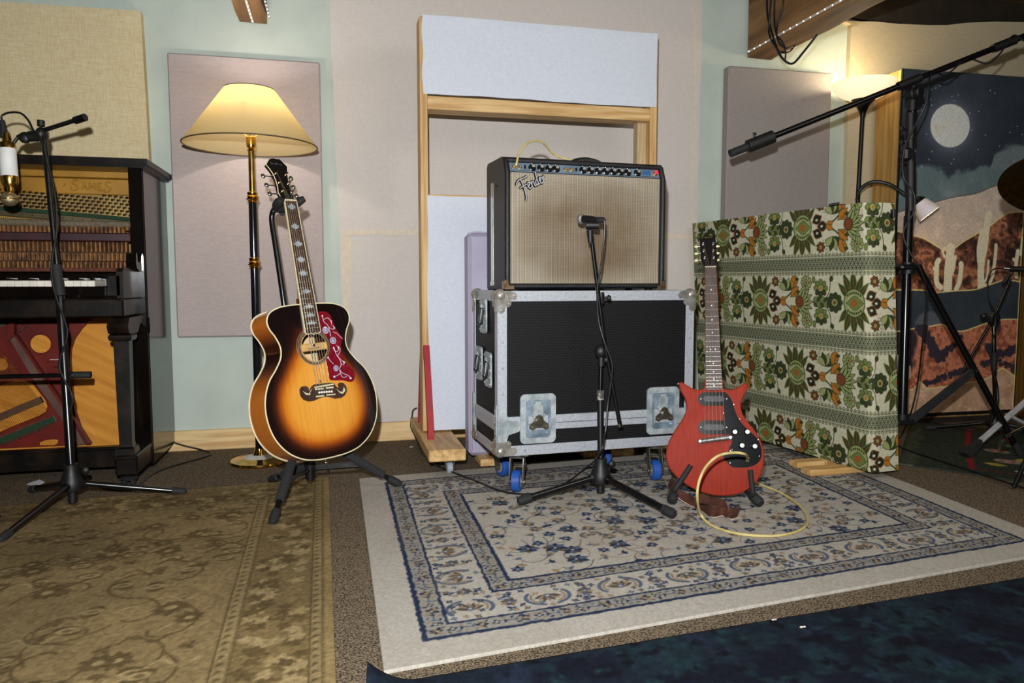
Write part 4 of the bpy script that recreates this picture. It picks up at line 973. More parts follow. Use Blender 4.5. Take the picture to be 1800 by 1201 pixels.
# grille cloth
def grille():
    m = mat('grille_cloth', (150, 140, 118), .55, spec=.5); nt = m.node_tree; N = nt.nodes; L = nt.links; b = N['Principled BSDF']
    tc = N.new('ShaderNodeTexCoord'); sep = N.new('ShaderNodeSeparateXYZ'); L.new(tc.outputs['Object'], sep.inputs[0])
    sx = math_node(nt, 'FRACT', math_node(nt, 'DIVIDE', sep.outputs[0], .0100)); sz = math_node(nt, 'FRACT', math_node(nt, 'DIVIDE', sep.outputs[2], .0052))
    rp = N.new('ShaderNodeValToRGB'); rp.color_ramp.interpolation = 'CONSTANT'; e = rp.color_ramp.elements
    cols = [(0, (194, 188, 172)), (.2, (112, 100, 82)), (.36, (170, 156, 128)), (.52, (196, 196, 190)), (.62, (108, 96, 78)), (.8, (176, 160, 128))]
    e[0].position = 0; e[0].color = C4(cols[0][1]); e[1].position = .2; e[1].color = C4(cols[1][1])
    for p, c in cols[2:]: q = e.new(p); q.color = C4(c)
    L.new(sx, rp.inputs[0])
    row = math_node(nt, 'LESS_THAN', sz, .42)
    odd = math_node(nt, 'GREATER_THAN', math_node(nt, 'ABSOLUTE', math_node(nt, 'SUBTRACT', math_node(nt, 'FRACT', math_node(nt, 'MULTIPLY', sx, 2)), .35)), .18)
    dark = math_node(nt, 'MULTIPLY', row, odd)
    mx = N.new('ShaderNodeMix'); mx.data_type = 'RGBA'; L.new(math_node(nt, 'MULTIPLY', dark, .6), mx.inputs[0]); L.new(rp.outputs[0], mx.inputs[6]); mx.inputs[7].default_value = C4((88, 78, 62))
    # nicotine and dust stain in rings around the speakers
    nz = N.new('ShaderNodeTexNoise'); nz.inputs['Scale'].default_value = 5; nz.inputs['Detail'].default_value = 5; L.new(tc.outputs['Object'], nz.inputs['Vector'])
    rp2 = N.new('ShaderNodeValToRGB'); rp2.color_ramp.elements[0].position = .3; rp2.color_ramp.elements[1].position = .75; L.new(nz.outputs[0], rp2.inputs[0])
    def pw(sock, c, h_): return math_node(nt, 'POWER', math_node(nt, 'DIVIDE', math_node(nt, 'ABSOLUTE', math_node(nt, 'SUBTRACT', sock, c)), h_), 2.6)
    blob = math_node(nt, 'ADD', pw(sep.outputs[0], .33, .30), pw(sep.outputs[2], .215, .20))
    blob = math_node(nt, 'SUBTRACT', 1.05, math_node(nt, 'POWER', blob, 1.3)); blob = math_node(nt, 'MAXIMUM', blob, 0)
    nz2 = N.new('ShaderNodeTexNoise'); nz2.inputs['Scale'].default_value = 9; nz2.inputs['Detail'].default_value = 4; L.new(tc.outputs['Object'], nz2.inputs['Vector'])
    stain = math_node(nt, 'ADD', math_node(nt, 'MULTIPLY', blob, math_node(nt, 'ADD', .2, math_node(nt, 'MULTIPLY', nz2.outputs[0], .7))), math_node(nt, 'MULTIPLY', rp2.outputs[0], .35))
    stain = math_node(nt, 'MINIMUM', stain, 1.0)
    m2 = N.new('ShaderNodeMix'); m2.data_type = 'RGBA'; m2.blend_type = 'MULTIPLY'; L.new(stain, m2.inputs[0]); L.new(mx.outputs[2], m2.inputs[6]); m2.inputs[7].default_value = C4((150, 122, 84))
    L.new(m2.outputs[2], b.inputs['Base Color']); return m
MB().box((.0205, .004, .025), (AW-.0205, .012, .421), .001).build('grille_cloth', grille(), amp)
# slanted control panel
sl = math.atan2(.022, .058); PM = Matrix.Translation((0, .006, .4215)) @ Matrix.Rotation(-sl, 4, 'X')
def pan(name, f, m, parent=amp): b = MB(); b.T = PM; f(b); return b.build(name, m, parent)
cp = pan('control_panel', lambda b: b.box((.0215, 0, .0), (AW-.0215, .006, .044), .0008), mat('silver_blue_face_plate', (140, 160, 176), .35, .45, col2=(104, 126, 146), scale=14))
pan('panel_frets', lambda b: (b.box((.0215, -.0015, .0), (AW-.0215, 0, .0025), 0), b.box((.0215, -.0015, .041), (AW-.0215, 0, .044), 0), b.box((.36, -.001, .0065), (.6, 0, .0078), 0), b.box((.052, -.001, .0065), (.20, 0, .0078), 0)), mat('panel_trim_black', (30, 34, 40), .4), cp)
kn_b = mat('skirted_knob_black', (20, 20, 21), .3); kn_t = mat('knob_silver_cap', (206, 208, 206), .25, .6)
for x in (.108, .141, .172, .2, .305, .336, .367, .397, .427, .457, .487, .527):
    o = pan('knob', lambda b: b.lathe([(.0145, 0), (.0145, .002), (.0105, .005), (.0092, .014), (.0085, .016), (0, .016)], (x, 0, .020), (0, -1, 0), 22), kn_b)
    pan('knob_cap', lambda b: b.lathe([(.0062, .0158), (.0062, .0168), (0, .017)], (x, 0, .020), (0, -1, 0), 16), kn_t, o)
    pan('knob_pointer', lambda b: b.sphere((x, -.003, .034), .0028, 8), mat('white_pointer', (232, 232, 228), .5), o)
for x in (.038, .061, .236, .259): pan('input_jack', lambda b: b.lathe([(.0068, 0), (.0068, .003), (.004, .004), (.004, .001), (0, .001)], (x, 0, .019), (0, -1, 0), 14), mat('jack_nut', (196, 166, 110), .3, .9))
for x in (.080, .278): pan('bright_switch', lambda b: (b.box((x-.003, -.007, .014), (x+.003, 0, .027), .001)), kn_b)
pan('blue_script_plate', lambda b: [b.box((.552+.004*i, -.0012, .012+.001*(i % 3)), (.5545+.004*i, 0, .033-.002*(i % 2)), 0) for i in range(8)], mat('blue_panel_print', (30, 96, 150), .4), cp)
pl = pan('pilot_light_base', lambda b: b.lathe([(.008, 0), (.008, .004), (.006, .006)], (.604, 0, .021), (0, -1, 0), 16), gold, cp)
pan('pilot_light', lambda b: b.sphere((.604, -.009, .022), .0068, 12), mat('red_jewel', (230, 20, 30), .15, emit=(255, 24, 40), estr=3.0))
for x, sx in ((0, 1), (AW, -1)):
    b = MB(); b.prism([(x, z0), (x+sx*.034, z0), (x+sx*.030, z0+.012), (x+sx*.012, z0+.016), (x+sx*.010, z0+.03), (x, z0+.034)], -.012, .0); b.sphere((x+sx*.01, .0, z0+.01), .0125, 12)
    b.box((x-.0015*sx, -.004, z0), (x+.001*sx, .03, z0+.03), .001); b.build('metal_corner', mat('worn_nickel_corner', (176, 150, 122), .35, .85, col2=(120, 96, 72), scale=60), amp)
b = MB(); b.box((-.0025, .14, .02), (.001, .166, .40), .001); b.box((-.004, .135, .018), (.0, .17, .034), .001); b.sphere((-.003, .11, .385), .005, 8)
b.build('tilt_leg', chrome, amp)
b = MB()
for x in (.05, AW-.05):
    for y in (.03, AD-.03): b.lathe([(.014, -.0002), (.015, z0)], (x, y, 0), n=14)
b.build('rubber_feet', black_rubber, amp)
b = MB(); b.tube([(.30, .11, AH), (.32, .11, AH+.010), (.36, .11, AH+.016), (.40, .11, AH+.010), (.42, .11, AH)], .012, 10, sm=5, flat=1.3); b.build('handle', tolex, amp)
# script badge with the maker's name, tail under the F
def badge(b, r, dy):
    s_ = .108; ang = math.radians(24); ox, oz = .052, .345
    def T(x, z): return (ox+s_*(x*math.cos(ang)-z*math.sin(ang)), dy, oz+s_*(x*math.sin(ang)+z*math.cos(ang)))
    S = [[(.04, .27), (.10, .36), (.22, .41), (.36, .40), (.50, .42)], [(.25, .40), (.26, .2), (.24, -.05), (.19, -.24), (.13, -.30)], [(.10, .14), (.25, .17), (.38, .18)],
         [(.38, .07), (.46, .12), (.5, .18), (.46, .22), (.41, .12), (.44, .01), (.52, .04)], [(.54, .2), (.55, .02)], [(.55, .1), (.6, .19), (.64, .16), (.64, .02), (.68, .03)],
         [(.78, .18), (.72, .16), (.70, .06), (.74, .01), (.79, .08)], [(.82, .44), (.79, .2), (.79, .04), (.83, .02)], [(.85, .1), (.91, .14), (.92, .2), (.88, .21), (.86, .1), (.89, .01), (.95, .04)], [(.98, .2), (.98, .02)], [(.98, .1), (1.03, .2), (1.08, .19)]]
    for k in S: b.tube([T(*p) for p in k], r, 6, sm=5)
b = MB(); badge(b, .0052, .003); bd = b.build('maker_badge', mat('badge_black', (16, 16, 17), .4), amp)
b = MB(); badge(b, .0017, -.0021); b.build('badge_script', mat('badge_silver', (206, 208, 208), .35, .3), bd)

# ================================================================= MICROPHONE STANDS
def tripod(name, label, ctr, feet, hub_z=.06, hub_r=.034, cat='microphone stand', pole=None, gloss=black_gloss, legr=.0105, z0=.0, top_r=.0115, hole_z=.02):
    t = thing(name, label, cat, (ctr[0], ctr[1], 0)); c = Vector((ctr[0], ctr[1], 0))
    b = MB(); b.lathe([(.012, hole_z), (.014, hole_z+.002), (.014, hub_z-.02), (hub_r*.95, hub_z-.018), (hub_r, hub_z-.008), (hub_r, hub_z+.012), (hub_r*.8, hub_z+.028), (hub_r*.62, hub_z+.05), (hub_r*.6, hub_z+.07), (.014, hub_z+.072)], n=28)
    b.sphere((hub_r+.006, 0, hub_z+.045), .014, 12, (1, .6, 1)); b.build('hub', black_plastic, t)
    for f_ in feet:
        v = Vector((f_[0]-ctr[0], f_[1]-ctr[1], 0)); d = v.normalized(); fz = f_[2] if len(f_) > 2 else z0
        a = d*(hub_r*.8)+Vector((0, 0, hub_z+.002)); e = v+Vector((0, 0, fz+legr+.003))
        b = MB(); b.cyl(a, e, legr, n=14); b.tube([a-d*.012, a+(e-a)*.05], legr*1.35, 10); lg = b.build('leg', gloss, t)
        u_ = (e-a).normalized(); b = MB(); b.lathe([(legr*.9, -.038), (legr*1.25, -.036), (legr*1.3, -.004), (legr*1.1, .008), (legr*.5, .012)], e, u_, 16); b.build('rubber_foot', black_rubber, lg)
    return t
RZ = .0095
# ---- centre stand with dynamic microphone in front of the amp
cs = tripod('microphone_stand', 'black boom microphone stand standing in front of the amplifier', (.895, 2.40), [(.597, 2.362), (1.031, 2.115), (1.04, 2.70)], z0=RZ, hub_z=.075, hub_r=.036, legr=.0125, hole_z=.022)
o_ = Vector((.895, 2.40, 0))
Z2 = 2.585
cp_ = ad(1057, 618, Z2)-o_
MB().tube([(0, 0, .12), tuple(ad(1055, 690, Z2+.005)-o_)], .0115, 14).build('lower_tube', black_metal, cs)
MB().tube([tuple(ad(1055, 690, Z2+.005)-o_), tuple(cp_)], .0085, 14).build('upper_tube', black_gloss, cs)
b = MB(); b.tube([ad(1055, 703, Z2)-o_, ad(1055, 686, Z2)-o_], .0125, 14); part(b.build('worn_tape', mat('torn_tape', (186, 184, 176), .8, col2=(70, 68, 64), scale=40, contrast=(.45, .55)), cs), 'torn pale tape around the tube')
b = MB(); b.sphere(cp_, .026, 16, (1, .8, 1)); b.tube([cp_-Vector((.0, .0, .05)), cp_], .013, 12); b.sphere(cp_+Vector((.01, -.02, -.028)), .012, 10); b.build('boom_clutch', black_plastic, cs)
mt = ad(1038, 408, 2.50)-o_; bj = ad(1062, 600, 2.565)-o_; be = ad(1090, 748, 2.57)-o_
b = MB(); b.tube([mt, bj, be], .0075, 12); bo = b.build('boom_arm', black_gloss, cs)
b = MB(); b.tube([be+(bj-be)*.02, be-(bj-be)*.02], .0085, 12); part(b.build('boom_end_ring', chrome, bo), 'bare chrome end of the boom')
b = MB(); q = ad(1056, 524, 2.55)-o_; b.tube([q-Vector((0, 0, .02)), q+Vector((0, 0, .02))], .012, 12); b.cyl(q, q+Vector((.03, -.005, .0)), .005); b.lathe([(.008, 0), (.011, .006), (.008, .012)], q+Vector((.022, -.004, 0)), (1, 0, 0), 12); b.build('boom_clamp_knob', black_plastic, bo)
b = MB(); b.tube([mt-Vector((0, 0, .035)), mt+Vector((-.002, 0, .005))], [.009, .012], 12); b.tube([ad(1030, 396, 2.50)-o_, ad(1052, 396, 2.50)-o_], .014, 12); b.build('mic_clip', black_plastic, cs)
mic = thing('microphone', 'small black microphone with silver head aimed at the amp grille', 'microphone', ad(1040, 386, 2.50))
mo = ad(1040, 386, 2.50); A_ = ad(1018, 385, 2.535)-mo; B_ = ad(1060, 387, 2.46)-mo; dr = (B_-A_).normalized()
MB().lathe([(0, -.004), (.011, -.002), (.0165, .004), (.017, .014), (.013, .02)], A_, dr, 24).build('head_grille', mat('silver_mic_grille', (190, 188, 182), .4, .7, col2=(110, 108, 104), scale=400, bump=.5), mic)
MB().lathe([(.013, 0), (.0135, .004), (.012, .04), (.0105, .055), (.009, .068), (0, .068)], A_+dr*.018, dr, 24).build('body', black_plastic, mic)
MB().lathe([(.0095, 0), (.0105, .004), (.0105, .022), (.006, .03)], A_+dr*.083, dr, 16).build('cable_plug', black_rubber, mic)
def cable(name, pts, r, label, m=cable_mat, sm=9, cat='cable'): b = MB(); b.tube(pts, r, 8, sm=sm); return tag(b.build(name, m), label, cat)
fz = RZ+.0035
cable('microphone_cable', [mo+A_+dr*.111, ad(1063, 400, 2.46), ad(1061, 430, 2.47), ad(1056, 470, 2.49), ad(1050, 510, 2.51), ad(1052, 560, 2.53), ad(1062, 600, 2.535), ad(1076, 640, 2.545), ad(1073, 680, 2.56), ad(1068, 715, 2.57), ad(1064, 760, 2.56), ad(1054, 800, 2.545), az(1030, 823, fz+.01), az(1000, 846, fz), az(965, 863, fz), az(925, 869, fz), az(880, 863, fz), az(835, 845, fz), az(795, 830, fz), az(762, 815, .004), az(740, 795, .005), ay(729, 766, 3.49), ay(722, 750, 3.492), ay(724, 735, 3.495), ay(726, 722, 3.49), ay(733, 717, 3.49)], .0035, 'black cable running from the amp microphone down the stand and across the rug')

# ---- left stand by the piano
lc = (-.875, 2.735)
ls = tripod('microphone_stand', 'black microphone stand in front of the upright piano', lc, [(-.537, 2.787), (-1.073, 2.945, .0), (-.955, 2.385)], hub_z=.075, hub_r=.036, legr=.0105, z0=.0, hole_z=.012)
o_ = Vector((*lc, 0)); D = 2.53
pt_ = lambda px, py, d=D: ad(px, py, d)-o_
MB().tube([(0, 0, .13), pt_(105, 515, D+.01)], .014, 14).build('lower_tube', black_gloss, ls)
MB().tube([pt_(105, 515, D+.01), pt_(77, 240, D)], .0095, 14).build('upper_tube', black_gloss, ls)
MB().tube([pt_(106, 520), pt_(98, 466)], [.0165, .0165], 16).build('height_collar', black_rubber, ls)
b = MB(); k = pt_(73, 236); b.sphere(k, .024, 14, (.8, 1, 1)); b.tube([pt_(72, 222), pt_(72, 212)], .012, 14); b.tube([pt_(52, 240), pt_(80, 238)], .018, 12); b.build('boom_clutch', black_plastic, ls)
b = MB(); b.tube([pt_(80, 228), pt_(140, 209, D-.06)], .0075, 12); b.tube([pt_(132, 212, D-.055), pt_(150, 206, D-.065)], .0125, 14); b.build('boom_arm', black_gloss, ls)
b = MB(); b.tube([pt_(32, 243), pt_(40, 238), pt_(52, 240)], .010, 10); b.sphere(pt_(44, 242), .02, 12, (1, .6, 1)); b.tube([pt_(30, 243), pt_(24, 252)], .006, 8); b.build('mic_swivel', black_plastic, ls)
b = MB(); b.box(pt_(91, 630)-Vector((.003, .006, .003)), pt_(107, 634)+Vector((.0, -.004, .003)), .001); part(b.build('cable_clip', mat('white_clip', (206, 206, 202), .5), ls), 'small white clip on the tube')
# vintage condenser hung upside down
mh = ad(13, 285, 2.5); cm = thing('microphone', 'white and gold condenser microphone hanging beside the piano', 'microphone', mh)
pm_ = lambda px, py, d=2.5: ad(px, py, d)-mh
ax_ = (pm_(15, 312)-pm_(9, 232)).normalized()
white_en = mat('white_enamel_mic', (226, 226, 222), .35, col2=(214, 214, 210), scale=20)
MB().lathe([(.026, 0), (.026, .094)], pm_(13, 262), ax_, 28).build('body', white_en, cm)
MB().lathe([(.008, -.055), (.012, -.052), (.014, -.025), (.023, -.02), (.0262, -.012), (.0262, 0)], pm_(13, 262), ax_, 28).build('end_cap', gold, cm)
MB().lathe([(.0262, .094), (.0262, .108), (.022, .122), (.010, .13), (.010, .142), (.013, .145), (.010, .15), (.010, .16)], pm_(13, 262), ax_, 28).build('end_cap', gold, cm)
q = pm_(17, 350); MB().sphere(q, .027, 20, (1, 1, .9)).build('capsule', mat('gold_mesh_ball', (200, 186, 150), .35, .8, col2=(140, 120, 80), scale=260, bump=.4), cm)
b = MB(); b.tube([q-Vector((.026, 0, 0)), q-Vector((.022, .014, 0)), q-Vector((0, .028, 0)), q+Vector((.022, -.014, 0)), q+Vector((.026, 0, 0)), q+Vector((.018, .018, 0)), q+Vector((0, .028, 0)), q+Vector((-.018, .018, 0))], .0025, 6, sm=4, closed=True); b.build('capsule_ring', gold, cm)
MB().tube([pm_(4, 212), pm_(8, 242)], [.008, .013], 14).build('cable_plug', black_rubber, cm)
cable('microphone_cable', [mh+pm_(4, 212), ad(3, 204, 2.5), ad(16, 198, 2.5), ad(36, 199, 2.49), ad(50, 212, 2.49), ad(58, 228, 2.49), ad(68, 240, 2.49), ad(78, 262, 2.49), ad(84, 290, 2.495), ad(94, 330, 2.50), ad(99, 370, 2.50), ad(99, 410, 2.5), ad(92, 450, 2.505), ad(91, 490, 2.505), ad(101, 530, 2.505), ad(112, 560, 2.505), ad(118, 590, 2.505), ad(104, 640, 2.505), ad(113, 668, 2.505), ad(127, 700, 2.505), ad(119, 740, 2.51), ad(116, 775, 2.51), ad(125, 802, 2.52), ad(140, 826, 2.55), az(160, 849, .01), az(185, 858, .005), az(215, 862, .005), az(240, 858, .005), az(262, 838, .005), az(290, 824, .005), az(330, 812, .005), az(362, 803, .005), az(371, 797, .005), ay(350, 790, 3.49), ay(325, 784, 3.495), ay(306, 778, 3.50), ay(300, 774, 3.50)], .0036, 'thin black cable wound down the piano microphone stand and looping to the wall')
# low boom reaching in from the left, its own stand just outside the frame
bc = (-1.30, 2.78); bs = tripod('microphone_stand', 'low black boom arm reaching in from the left edge across the piano front', bc, [(-1.55, 2.6), (-1.50, 3.02), (-1.06, 2.62, .0)], hub_z=.075)
o_ = Vector((*bc, 0)); e1 = ay(-70, 664, 2.85)-o_; e2 = ay(160, 659, 2.85)-o_
MB().tube([(0, 0, .13), tuple(e1+(e2-e1)*.1)], .011, 12).build('pole', black_metal, bs)
MB().tube([e1, e2], .0078, 12).build('boom_arm', black_gloss, bs)
b = MB(); b.sphere(e1+(e2-e1)*.1, .024, 12); b.build('boom_clutch', black_plastic, bs)
b = MB(); dd = (e2-e1).normalized(); b.tube([e2-dd*.056, e2], .0125, 14); b.build('end_cap', black_rubber, bs)
b = MB(); b.tube([e2-dd*.066, e2-dd*.058], .0135, 14); b.build('lock_ring', chrome, bs)

# ================================================================= GUITAR PLANES
def Rm(a, b_, c): return Matrix.Rotation(c, 4, 'Z') @ Matrix.Rotation(b_, 4, 'X') @ Matrix.Rotation(a, 4, 'Y')
class Plane:
    """photo pixel -> (x,z) on the plane y=0 of a posed instrument"""
    def __init__(s, M): s.M = M; s.I = M.inverted()
    def __call__(s, px, py, y=0):
        o = s.I @ Vector((0, 0, H)); d = (s.I.to_3x3() @ Vector(ray(px, py))); t = (y-o.y)/d.y; q = o+d*t; return (q.x, q.z)
def burst_body(name, outline, ctr, colf, m, parent, nr=46, ystep=lambda t: 0, hole=None):
    O = [Vector((p[0], p[1])) for p in outline]; n = len(O); c = Vector(ctr); vs = [(c.x, ystep(0), c.y)]; fs = []
    for k in range(1, nr+1):
        t = k/nr
        for p in O: q = c+(p-c)*t; vs.append((q.x, ystep(t), q.y))
    for i in range(n): fs.append((0, 1+(i+1) % n, 1+i)[::-1])
    for k in range(nr-1):
        for i in range(n):
            a = 1+k*n+i; b_ = 1+k*n+(i+1) % n; fs.append((a, b_, b_+n, a+n))
    if hole:
        hx, hz, hr = hole
        fs = [f for f in fs if math.hypot(sum(vs[i][0] for i in f)/len(f)-hx, sum(vs[i][2] for i in f)/len(f)-hz) > hr]
    me = bpy.data.meshes.new(name); me.from_pydata(vs, [], fs); me.update(); me.polygons.foreach_set('use_smooth', [True]*len(fs))
    ca = me.color_attributes.new('Col', 'FLOAT_COLOR', 'POINT'); V = np.array(vs); OO = np.array([(p.x, p.y) for p in O])
    dist = np.min(np.hypot(V[:, None, 0]-OO[None, :, 0], V[:, None, 2]-OO[None, :, 1]), 1)
    col = colf(V[:, 0], V[:, 2], dist); rgba = np.ones((len(vs), 4)); rgba[:, :3] = s2l(col); ca.data.foreach_set('color', rgba.ravel())
    me.materials.append(m); o = bpy.data.objects.new(name, me); SC.collection.objects.link(o); o.parent = parent; return o
def grad(t, stops):
    t = np.asarray(t); xs_ = [s[0] for s in stops]; return np.stack([np.interp(t, xs_, [s[1][i] for s in stops]) for i in range(3)], -1)
lac = mat('guitar_lacquer', (255, 255, 255), .14, vcol=True, scale=3, stretch=(30, 30, 1.5), mixv=.12, coat=.6, spec=.6)
cream_b = mat('cream_binding', (232, 222, 184), .35, col2=(214, 202, 160), scale=30)
rosew = woodm('dark_rosewood', (74, 46, 32), (44, 26, 18), 'z', rough=.5, scale=30)
pearl = mat('grey_pearl', (178, 186, 190), .25, .1, col2=(130, 140, 148), scale=90)
nickel = mat('nickel_fret', (200, 196, 186), .28, 1, col2=(160, 156, 148), scale=60)
string_m = mat('steel_string', (196, 190, 176), .3, .9, col2=(150, 140, 120), scale=80)

# ================================================================= SUNBURST ACOUSTIC GUITAR
MA = Matrix.Translation((-.0476, 2.583, .4015)) @ Rm(-.0387, -.2108, .5764); PA = Plane(MA)
ag = thing('acoustic_guitar', 'sunburst jumbo acoustic guitar with red floral pickguard leaning on a stand', 'acoustic guitar', M=MA)
half = [(0, -.241), (.06, -.238), (.115, -.224), (.165, -.19), (.200, -.138), (.2145, -.075), (.210, -.015), (.188, .04), (.155, .08), (.132, .115), (.1265, .15), (.138, .185), (.155, .215), (.158, .243), (.142, .268), (.105, .283), (.055, .288), (0, .289)]
R_ = bez([(x, 0, z) for x, z in half], 7); OUT = [(p.x, p.z) for p in R_]+[(-p.x, p.z) for p in R_[-2:0:-1]]
def colA(x, z, d):
    e = np.sqrt((x/.215)**2+((z+.035)/np.where(z > -.035, .255, .232))**2)
    edge_ = np.clip(1-d/.10, 0, 1); t = np.clip(.62*e+.5*edge_**1.3+np.clip((z-.10)/.22, 0, 1)*.42, 0, 1.3)
    return grad(t, [(0, (232, 166, 72)), (.35, (224, 152, 56)), (.52, (206, 122, 36)), (.66, (146, 70, 22)), (.8, (66, 30, 18)), (.95, (30, 17, 15)), (1.3, (22, 13, 13))])
hx, hz = PA(420+378/2.86, 520+258/2.86)
burst_body('soundboard_top', OUT, (0, .02), colA, lac, ag, 60, hole=(hx, hz, .0505))
def colB(x, z, d): return np.tile(np.array([62., 32, 20]), (len(x), 1))
bk = burst_body('back', OUT, (0, .02), colB, lac, ag, 8, ystep=lambda t: .116-.006*t)
# sides
n = len(OUT); vs = []; rows = 5
for j in range(rows+1):
    for p in OUT: vs.append((p[0], .0005+(.110)*j/rows, p[1]))
fs = [(j*n+i, (j+1)*n+i, (j+1)*n+(i+1) % n, j*n+(i+1) % n) for j in range(rows) for i in range(n)]
me = bpy.data.meshes.new('side_rim'); me.from_pydata(vs, [], fs); me.update(); me.polygons.foreach_set('use_smooth', [True]*len(fs))
V = np.array(vs); t = np.abs(V[:, 2]-.128)/.075
colr = grad(t, [(0, (34, 18, 14)), (.45, (66, 30, 16)), (1, (178, 96, 34)), (1.6, (206, 122, 46)), (6, (196, 110, 40))])
ca = me.color_attributes.new('Col', 'FLOAT_COLOR', 'POINT'); rgba = np.ones((len(vs), 4)); rgba[:, :3] = s2l(colr); ca.data.foreach_set('color', rgba.ravel()); me.materials.append(lac)
o = bpy.data.objects.new('side_rim', me); SC.collection.objects.link(o); o.parent = ag
b = MB(); b.tube([(p[0], .001, p[1]) for p in OUT], .0025, 6, closed=True); b.build('front_binding', cream_b, ag)
b = MB(); b.tube([(p[0]*1.002, .110, p[1]*1.002) for p in OUT], .0028, 6, closed=True); b.build('back_binding', cream_b, ag)
# rosette, hole lip, inside view
b = MB(); b.lathe([(.0495, .004), (.0495, -.0006), (.0525, -.0008), (.0525, -.0001)], (hx, 0, hz), (0, -1, 0), 56, cap=False); part(b.build('soundhole_edge', mat('pale_spruce_edge', (206, 176, 122), .6), ag), 'pale edge of the soundhole')
rosd = mat('rosette_dark', (40, 30, 22), .3); rosl = mat('rosette_line', (168, 158, 128), .35, col2=(136, 128, 104), scale=60)
for r0, r1, c in ((.0525, .0545, rosd), (.0545, .0555, rosl), (.0555, .0585, rosd), (.0585, .0595, rosl), (.0595, .0605, rosd), (.0605, .0613, rosl), (.0613, .0622, rosd), (.0655, .0664, rosl)):
    b = MB(); b.lathe([(r0, 0), (r0, .0006), (r1, .0006), (r1, 0)], (hx, 0, hz), (0, -1, 0), 64, cap=False); b.build('rosette_ring', c, ag)
b = MB(); b.box((hx-.075, .106, hz-.08), (hx+.075, .108, hz+.08), 0); b.build('inner_back_wood', mat('pale_inner_wood', (236, 206, 156), .7, col2=(216, 184, 134), scale=12, emit=None), ag)
pk = MB(); pk.box((hx-.062, .002, hz-.012), (hx+.062, .014, hz+.014), .003); pk = pk.build('soundhole_pickup', mat('maple_pickup_bar', (206, 168, 104), .5, col2=(186, 146, 84), scale=14), ag)
b = MB(); b.box((hx-.005, .0012, hz+.002), (hx+.005, .002, hz+.010), 0); [b.box((hx-.022+i*.0045, .0012, hz-.005), (hx-.019+i*.0045, .002, hz-.0025), 0) for i in range(10)]; b.build('pickup_print', black_plastic, pk)
# neck and fretboard
def fretz(k, S): return S-S*(1-2**(-k/12))
S_ = .648; FE = PA(549, 583)[1]
def fw_at(z): t = np.clip((S_-z)/(S_-FE), 0, 1); return .0215+(.0285-.0215)*t
b = MB(); b.add([(-fw_at(S_), -.007, S_), (fw_at(S_), -.007, S_), (fw_at(FE), -.007, FE), (-fw_at(FE), -.007, FE), (-fw_at(S_), 0, S_), (fw_at(S_), 0, S_), (fw_at(FE), 0, FE), (-fw_at(FE), 0, FE)], [(0, 3, 2, 1), (4, 5, 6, 7), (0, 1, 5, 4), (1, 2, 6, 5), (2, 3, 7, 6), (3, 0, 4, 7)])
b.prism([(-fw_at(FE), FE+.001), (-.02, FE-.007), (-.006, FE-.004), (0, FE-.011), (.006, FE-.004), (.02, FE-.007), (fw_at(FE), FE+.001)], -.007, -.0005)
fb = b.build('fretboard', rosew, ag)
b = MB()
for sx in (-1, 1):
    w1, w2 = fw_at(S_)*sx, fw_at(FE)*sx; q = .0022*sx
    b.add([(w1, -.0075, S_), (w1+q, -.0075, S_), (w2+q, -.0075, FE-.004), (w2, -.0075, FE-.004), (w1, 0, S_), (w1+q, 0, S_), (w2+q, 0, FE-.004), (w2, 0, FE-.004)], [(0, 3, 2, 1), (4, 5, 6, 7), (0, 1, 5, 4), (1, 2, 6, 5), (2, 3, 7, 6), (3, 0, 4, 7)])
b.tube([(x, -.006, z) for x, z in ((-fw_at(FE)-.002, FE-.003), (-.02, FE-.0095), (-.006, FE-.006), (0, FE-.0135), (.006, FE-.006), (.02, FE-.0095), (fw_at(FE)+.002, FE-.003))], .0018, 6)
b.build('fretboard_binding', cream_b, fb)
for k in range(1, 21):
    z = fretz(k, S_)
    if z > FE: b = MB(); b.cyl((-fw_at(z), -.0073, z), (fw_at(z), -.0073, z), .0011, n=6); b.build('fret', nickel, fb)
for k in (1, 3, 5, 7, 9, 12, 15, 17, 19):
    za, zb_ = fretz(k-1, S_), fretz(k, S_); zc = (za+zb_)/2; w_ = fw_at(zc)*.72; h_ = min(.0095, (za-zb_)*.42)
    if zc < FE+.004: continue
    h_ *= 1.35; w_ *= .92; P = [(-w_, -.3*h_), (-w_*.86, .15*h_), (-w_*.62, -.05*h_), (-w_*.5, .6*h_), (-w_*.28, .2*h_), (0, h_), (w_*.28, .2*h_), (w_*.5, .6*h_), (w_*.62, -.05*h_), (w_*.86, .15*h_), (w_, -.3*h_), (w_*.55, -.8*h_), (0, -h_), (-w_*.55, -.8*h_)]
    b = MB(); b.prism([(p, zc+q) for p, q in P], -.0076, -.0068); b.build('crown_inlay', pearl, fb)
b = MB(); nk = []
zs = np.linspace(S_+.0, .31, 9)
vs = []; fs = []
for z in zs:
    w_ = fw_at(z); dpt = .020+.004*(S_-z)/.35+(.012 if z < .33 else 0)
    for k in range(9): a = PI*k/8; vs.append((w_*math.cos(a), dpt*math.sin(a), z))
for i in range(len(zs)-1):
    for k in range(8): fs.append((i*9+k, (i+1)*9+k, (i+1)*9+k+1, i*9+k+1))
b.add(vs, fs); b.prism([(-.024, .287), (.024, .287), (.022, .312), (-.022, .312)], 0, .03); b.build('neck', woodm('maple_neck_stain', (120, 62, 30), (88, 44, 22), 'z', rough=.25, coat=.5), ag)
b = MB(); b.box((-.022, -.0105, S_-.001), (.022, .0, S_+.005), .001); b.build('nut', cream_b, ag)
